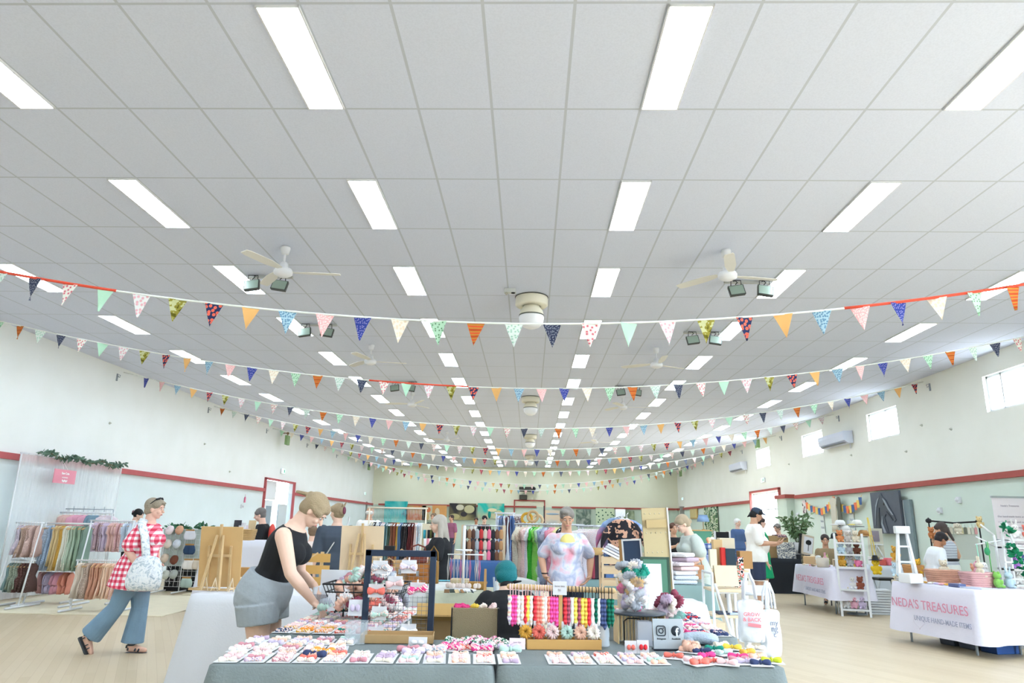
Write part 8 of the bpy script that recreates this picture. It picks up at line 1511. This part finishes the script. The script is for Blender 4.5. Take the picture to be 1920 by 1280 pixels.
# white folding shelf
YS2 = 6.9; x0, x1 = xx(1322, YS2), xx(1396, YS2); r = thing('folding_shelf', 'white folding shelf trolley with timber shelves beside the tote bags', 'shelf', ((x0+x1)/2, YS2, 0)); hw = (x1-x0)/2; z1, z2 = zz(1360, 1102, YS2), zz(1360, 1149, YS2); zp = zz(1322, 1072, YS2)
for i, z in enumerate((z1, z2)): q = MB(); q.box((0, 0, z-.012), (2*hw, .34, .022)); q.build('shelf', WOODL, r, bevel=.003)
q = MB(); q.tube([(-hw, -.18, 0), (-hw, -.18, zp)], .012, 8); q.tube([(-hw, .18, 0), (-hw, .18, zp)], .012, 8); q.tube([(-hw, -.18, zp), (-hw, .18, zp)], .012, 8); q.build('upright', RW, r)
q = MB(); q.tube([(-hw+.02, -.19, z1+.05), (hw*.4, -.19, .1)], .011, 8); q.tube([(hw*.9, -.19, z2-.03), (-hw*.1, -.19, .02)], .011, 8); q.build('brace', RW, r)
q = MB(); q.tube([(-.03, -.1, z1-.02), (.02, -.1, 0)], .02, 8); q.box((-.03, -.1, z1-.03), (.18, .04, .02)); q.build('centre_post', RW, r)
for i, (px, c_) in enumerate([(1345, (60, 70, 90)), (1360, (170, 186, 216)), (1378, (240, 190, 190))]): q = MB(); q.box((0, 0, .008), (.12, .16, .016)); props(q.build('leaflet', mat(c_, .7), loc=(xx(px, YS2), YS2-.05, z2+.001), rz=i*.3), '%s leaflet on the lower timber shelf' % ['dark', 'blue', 'pink'][i], 'leaflet')
# tote bags on a white bar
YTB = 5.3; a, b_ = PY(1395, 1088, YTB), PY(1434, 1092, YTB); r = thing('bag_stand', 'white tube stand holding the two white tote bags', 'stand', ((a.x+b_.x)/2, YTB, 0)); hw = (b_.x-a.x)/2+.01; q = MB(); q.tube([(-hw, 0, 0), (-hw, 0, a.z), (hw, 0, a.z), (hw, 0, 0)], .014, 8); q.tube([(-hw, 0, a.z-.09), (hw, 0, a.z-.09)], .01, 8); q.box((0, .0, a.z-.055), (hw*1.7, .006, .05)); q.tube([(-hw, -.15, .015), (-hw, .2, .015)], .014, 8); q.tube([(hw, -.15, .015), (hw, .2, .015)], .014, 8); q.build('tube_frame', RW, r)
TOTE = mat((230, 232, 238), .85, 'tote_canvas', bmp=(16, .4))
def tote(label, px0, px1, py0, py1, Y, lines, m_, rz=0, skew=0):
    a, b_ = PY(px0, py0, Y), PY(px1, py1, Y); w_, h_ = b_.x-a.x, a.z-b_.z; r = thing('tote_bag', label, 'bag', ((a.x+b_.x)/2, Y, b_.z), rz); q = MB()
    q.loft([[V((w_/2*e*cos(t_)*(abs(cos(t_))**-.5 if abs(cos(t_)) > .02 else 0)+.012*sin(t_*3+z_*9), dd*sin(t_)+.012*sin(t_*5+z_*14), h_*z_)) for t_ in [k_*2*pi/28+.01 for k_ in range(28)]] for z_, e, dd in ((0, .93, .012), (.04, .98, .03), (.3, 1.02, .05), (.6, 1.0, .04), (.85, .98, .022), (1, .96, .010))]); q.build('bag_body', TOTE, r, sub=1)
    for dy in (-.02, .02): q = MB(); q.tube([(-w_*.25, dy, h_), (-w_*.20, dy, h_+.10), (-w_*.05, dy*.5, h_+.17), (w_*.05, dy*.5, h_+.17), (w_*.20, dy, h_+.10), (w_*.25, dy, h_)], .009, 6, flat=.4); q.build('handle', TOTE, r)
    for i, (t_, z_, s_) in enumerate(lines): text(t_, 'lettering', m_, r, (skew*(i), -.052, h_*z_), s_, (pi/2, 0, 0), bold=.0006)
    return r, w_, h_
r, w_, h_ = tote('front left white tote bag with pink slogan print', 1382, 1434, 1122, 1205, YTB-.12, [('GROW', .66, .034), ('& BACK', .54, .034)], mat((232, 140, 150), .7, 'slogan_pink'), -.12)
q = MB(); q.box((0, -.054, h_*.42), (w_*.5, .004, .022), M=Matrix.Rotation(.12, 4, 'Y')); q.build('print_bar', mat((232, 140, 150), .7, 'slogan_pink'), r)
tote('right white tote bag with dark cursive print', 1422, 1468, 1140, 1232, YTB-.05, [('my', .72, .05), ('ng', .60, .055), ('c', .48, .05)], mat((120, 126, 144), .7, 'cursive_grey'), .25)
# folded clothes table by the sage dress
YF1 = 8.6; folding_table('folding table under the teal cloth by the sage dress', (xx(1285, YF1), YF1+.2), .52, .5, 0, .745); cloth('tablecloth', 'dusty teal cloth over the table of folded clothes by the sage dress', (xx(1285, YF1), YF1+.2), .56, .54, 0, .76, .5, mat((128, 152, 150), .85, 'cloth_teal2'), amp=.03, seed=95)
for i, (px, dz, c_, pr) in enumerate([(1280, 0, (206, 212, 222), 1), (1282, .05, (200, 208, 222), 1), (1278, .10, (226, 226, 232), 0), (1284, .15, (224, 196, 196), 0), (1276, .20, (226, 214, 222), 1), (1286, .25, (190, 170, 186), 0), (1280, .30, (230, 228, 232), 1)]): q = MB(); q.box((0, 0, .024), (.30-.01*i, .24, .046), rz=i*.15); props(q.build('folded_clothes', fab('stack%d' % i, c_, pr), loc=(xx(px, YF1), YF1+.12, .767+dz), bevel=.018), '%s folded garment in the pile before the sage dress, %s from the bottom' % (['pale blue print', 'blue print', 'white', 'blush', 'lilac print', 'mauve', 'white print'][i], nth(i)), 'folded clothes')
for i in range(3): q = MB(); q.box((0, 0, .055), (.13, .2, .11)); props(q.build('timber_box', mat((222, 208, 190), .7, 'box_birch'), loc=(xx(1272+i*13, 7.7), 7.6, .50), bevel=.003), 'small birch box in the row beyond the white plastic table, %s from the left' % nth(i), 'box', 'birch boxes in a row'); q = MB(); q.ell((0, 0, .02), (.08, .09, .04)); props(q.build('towel', mat((214, 216, 224), .95, 'towel_white'), loc=(xx(1272+i*13, 7.7), 7.6, .625)), 'rolled white cloth on a birch box, %s from the left' % nth(i), 'towel', 'white cloths on the birch boxes')
q = MB(); q.box((0, 0, .25), (.6, .3, .5)); props(q.build('bench', WOODL, loc=(xx(1285, 7.7), 7.6, 0)), 'low pale bench under the birch boxes', 'bench')
r = leather_bag('tan leather crossbody bag hanging at the hip of the woman in sage', 1301, 9.2, zz(1301, 1085, 9.2), .2, .17, .08, mat((186, 134, 96), .5, 'leather_cross'), strap=True)
q = MB(); q.box((0, 0, .86/2-.06), (1.9, .6, .03)); [q.box((sx*.9, sy*.25, .18), (.05, .05, .36)) for sx in (-1, 1) for sy in (-1, 1)]; [q.box((sx*.9, 0, .58), (.05, .5, .36)) for sx in (-1, 1)]; q.box((0, 0, .745), (1.9, .6, .03)); props(q.build('side_table', WOODD, loc=(xx(1325, YD2-1.2), YD2-1.2, 0)), 'amber timber side table of ornaments before the green dresser', 'table')
q = MB(); q.box((0, 0, .375), (.34, .3, .75)); props(q.build('storage_cube', WPL, loc=(xx(1712, 11.2), 11.2, 0), bevel=.01), 'white cube under the honey coloured basket', 'box')
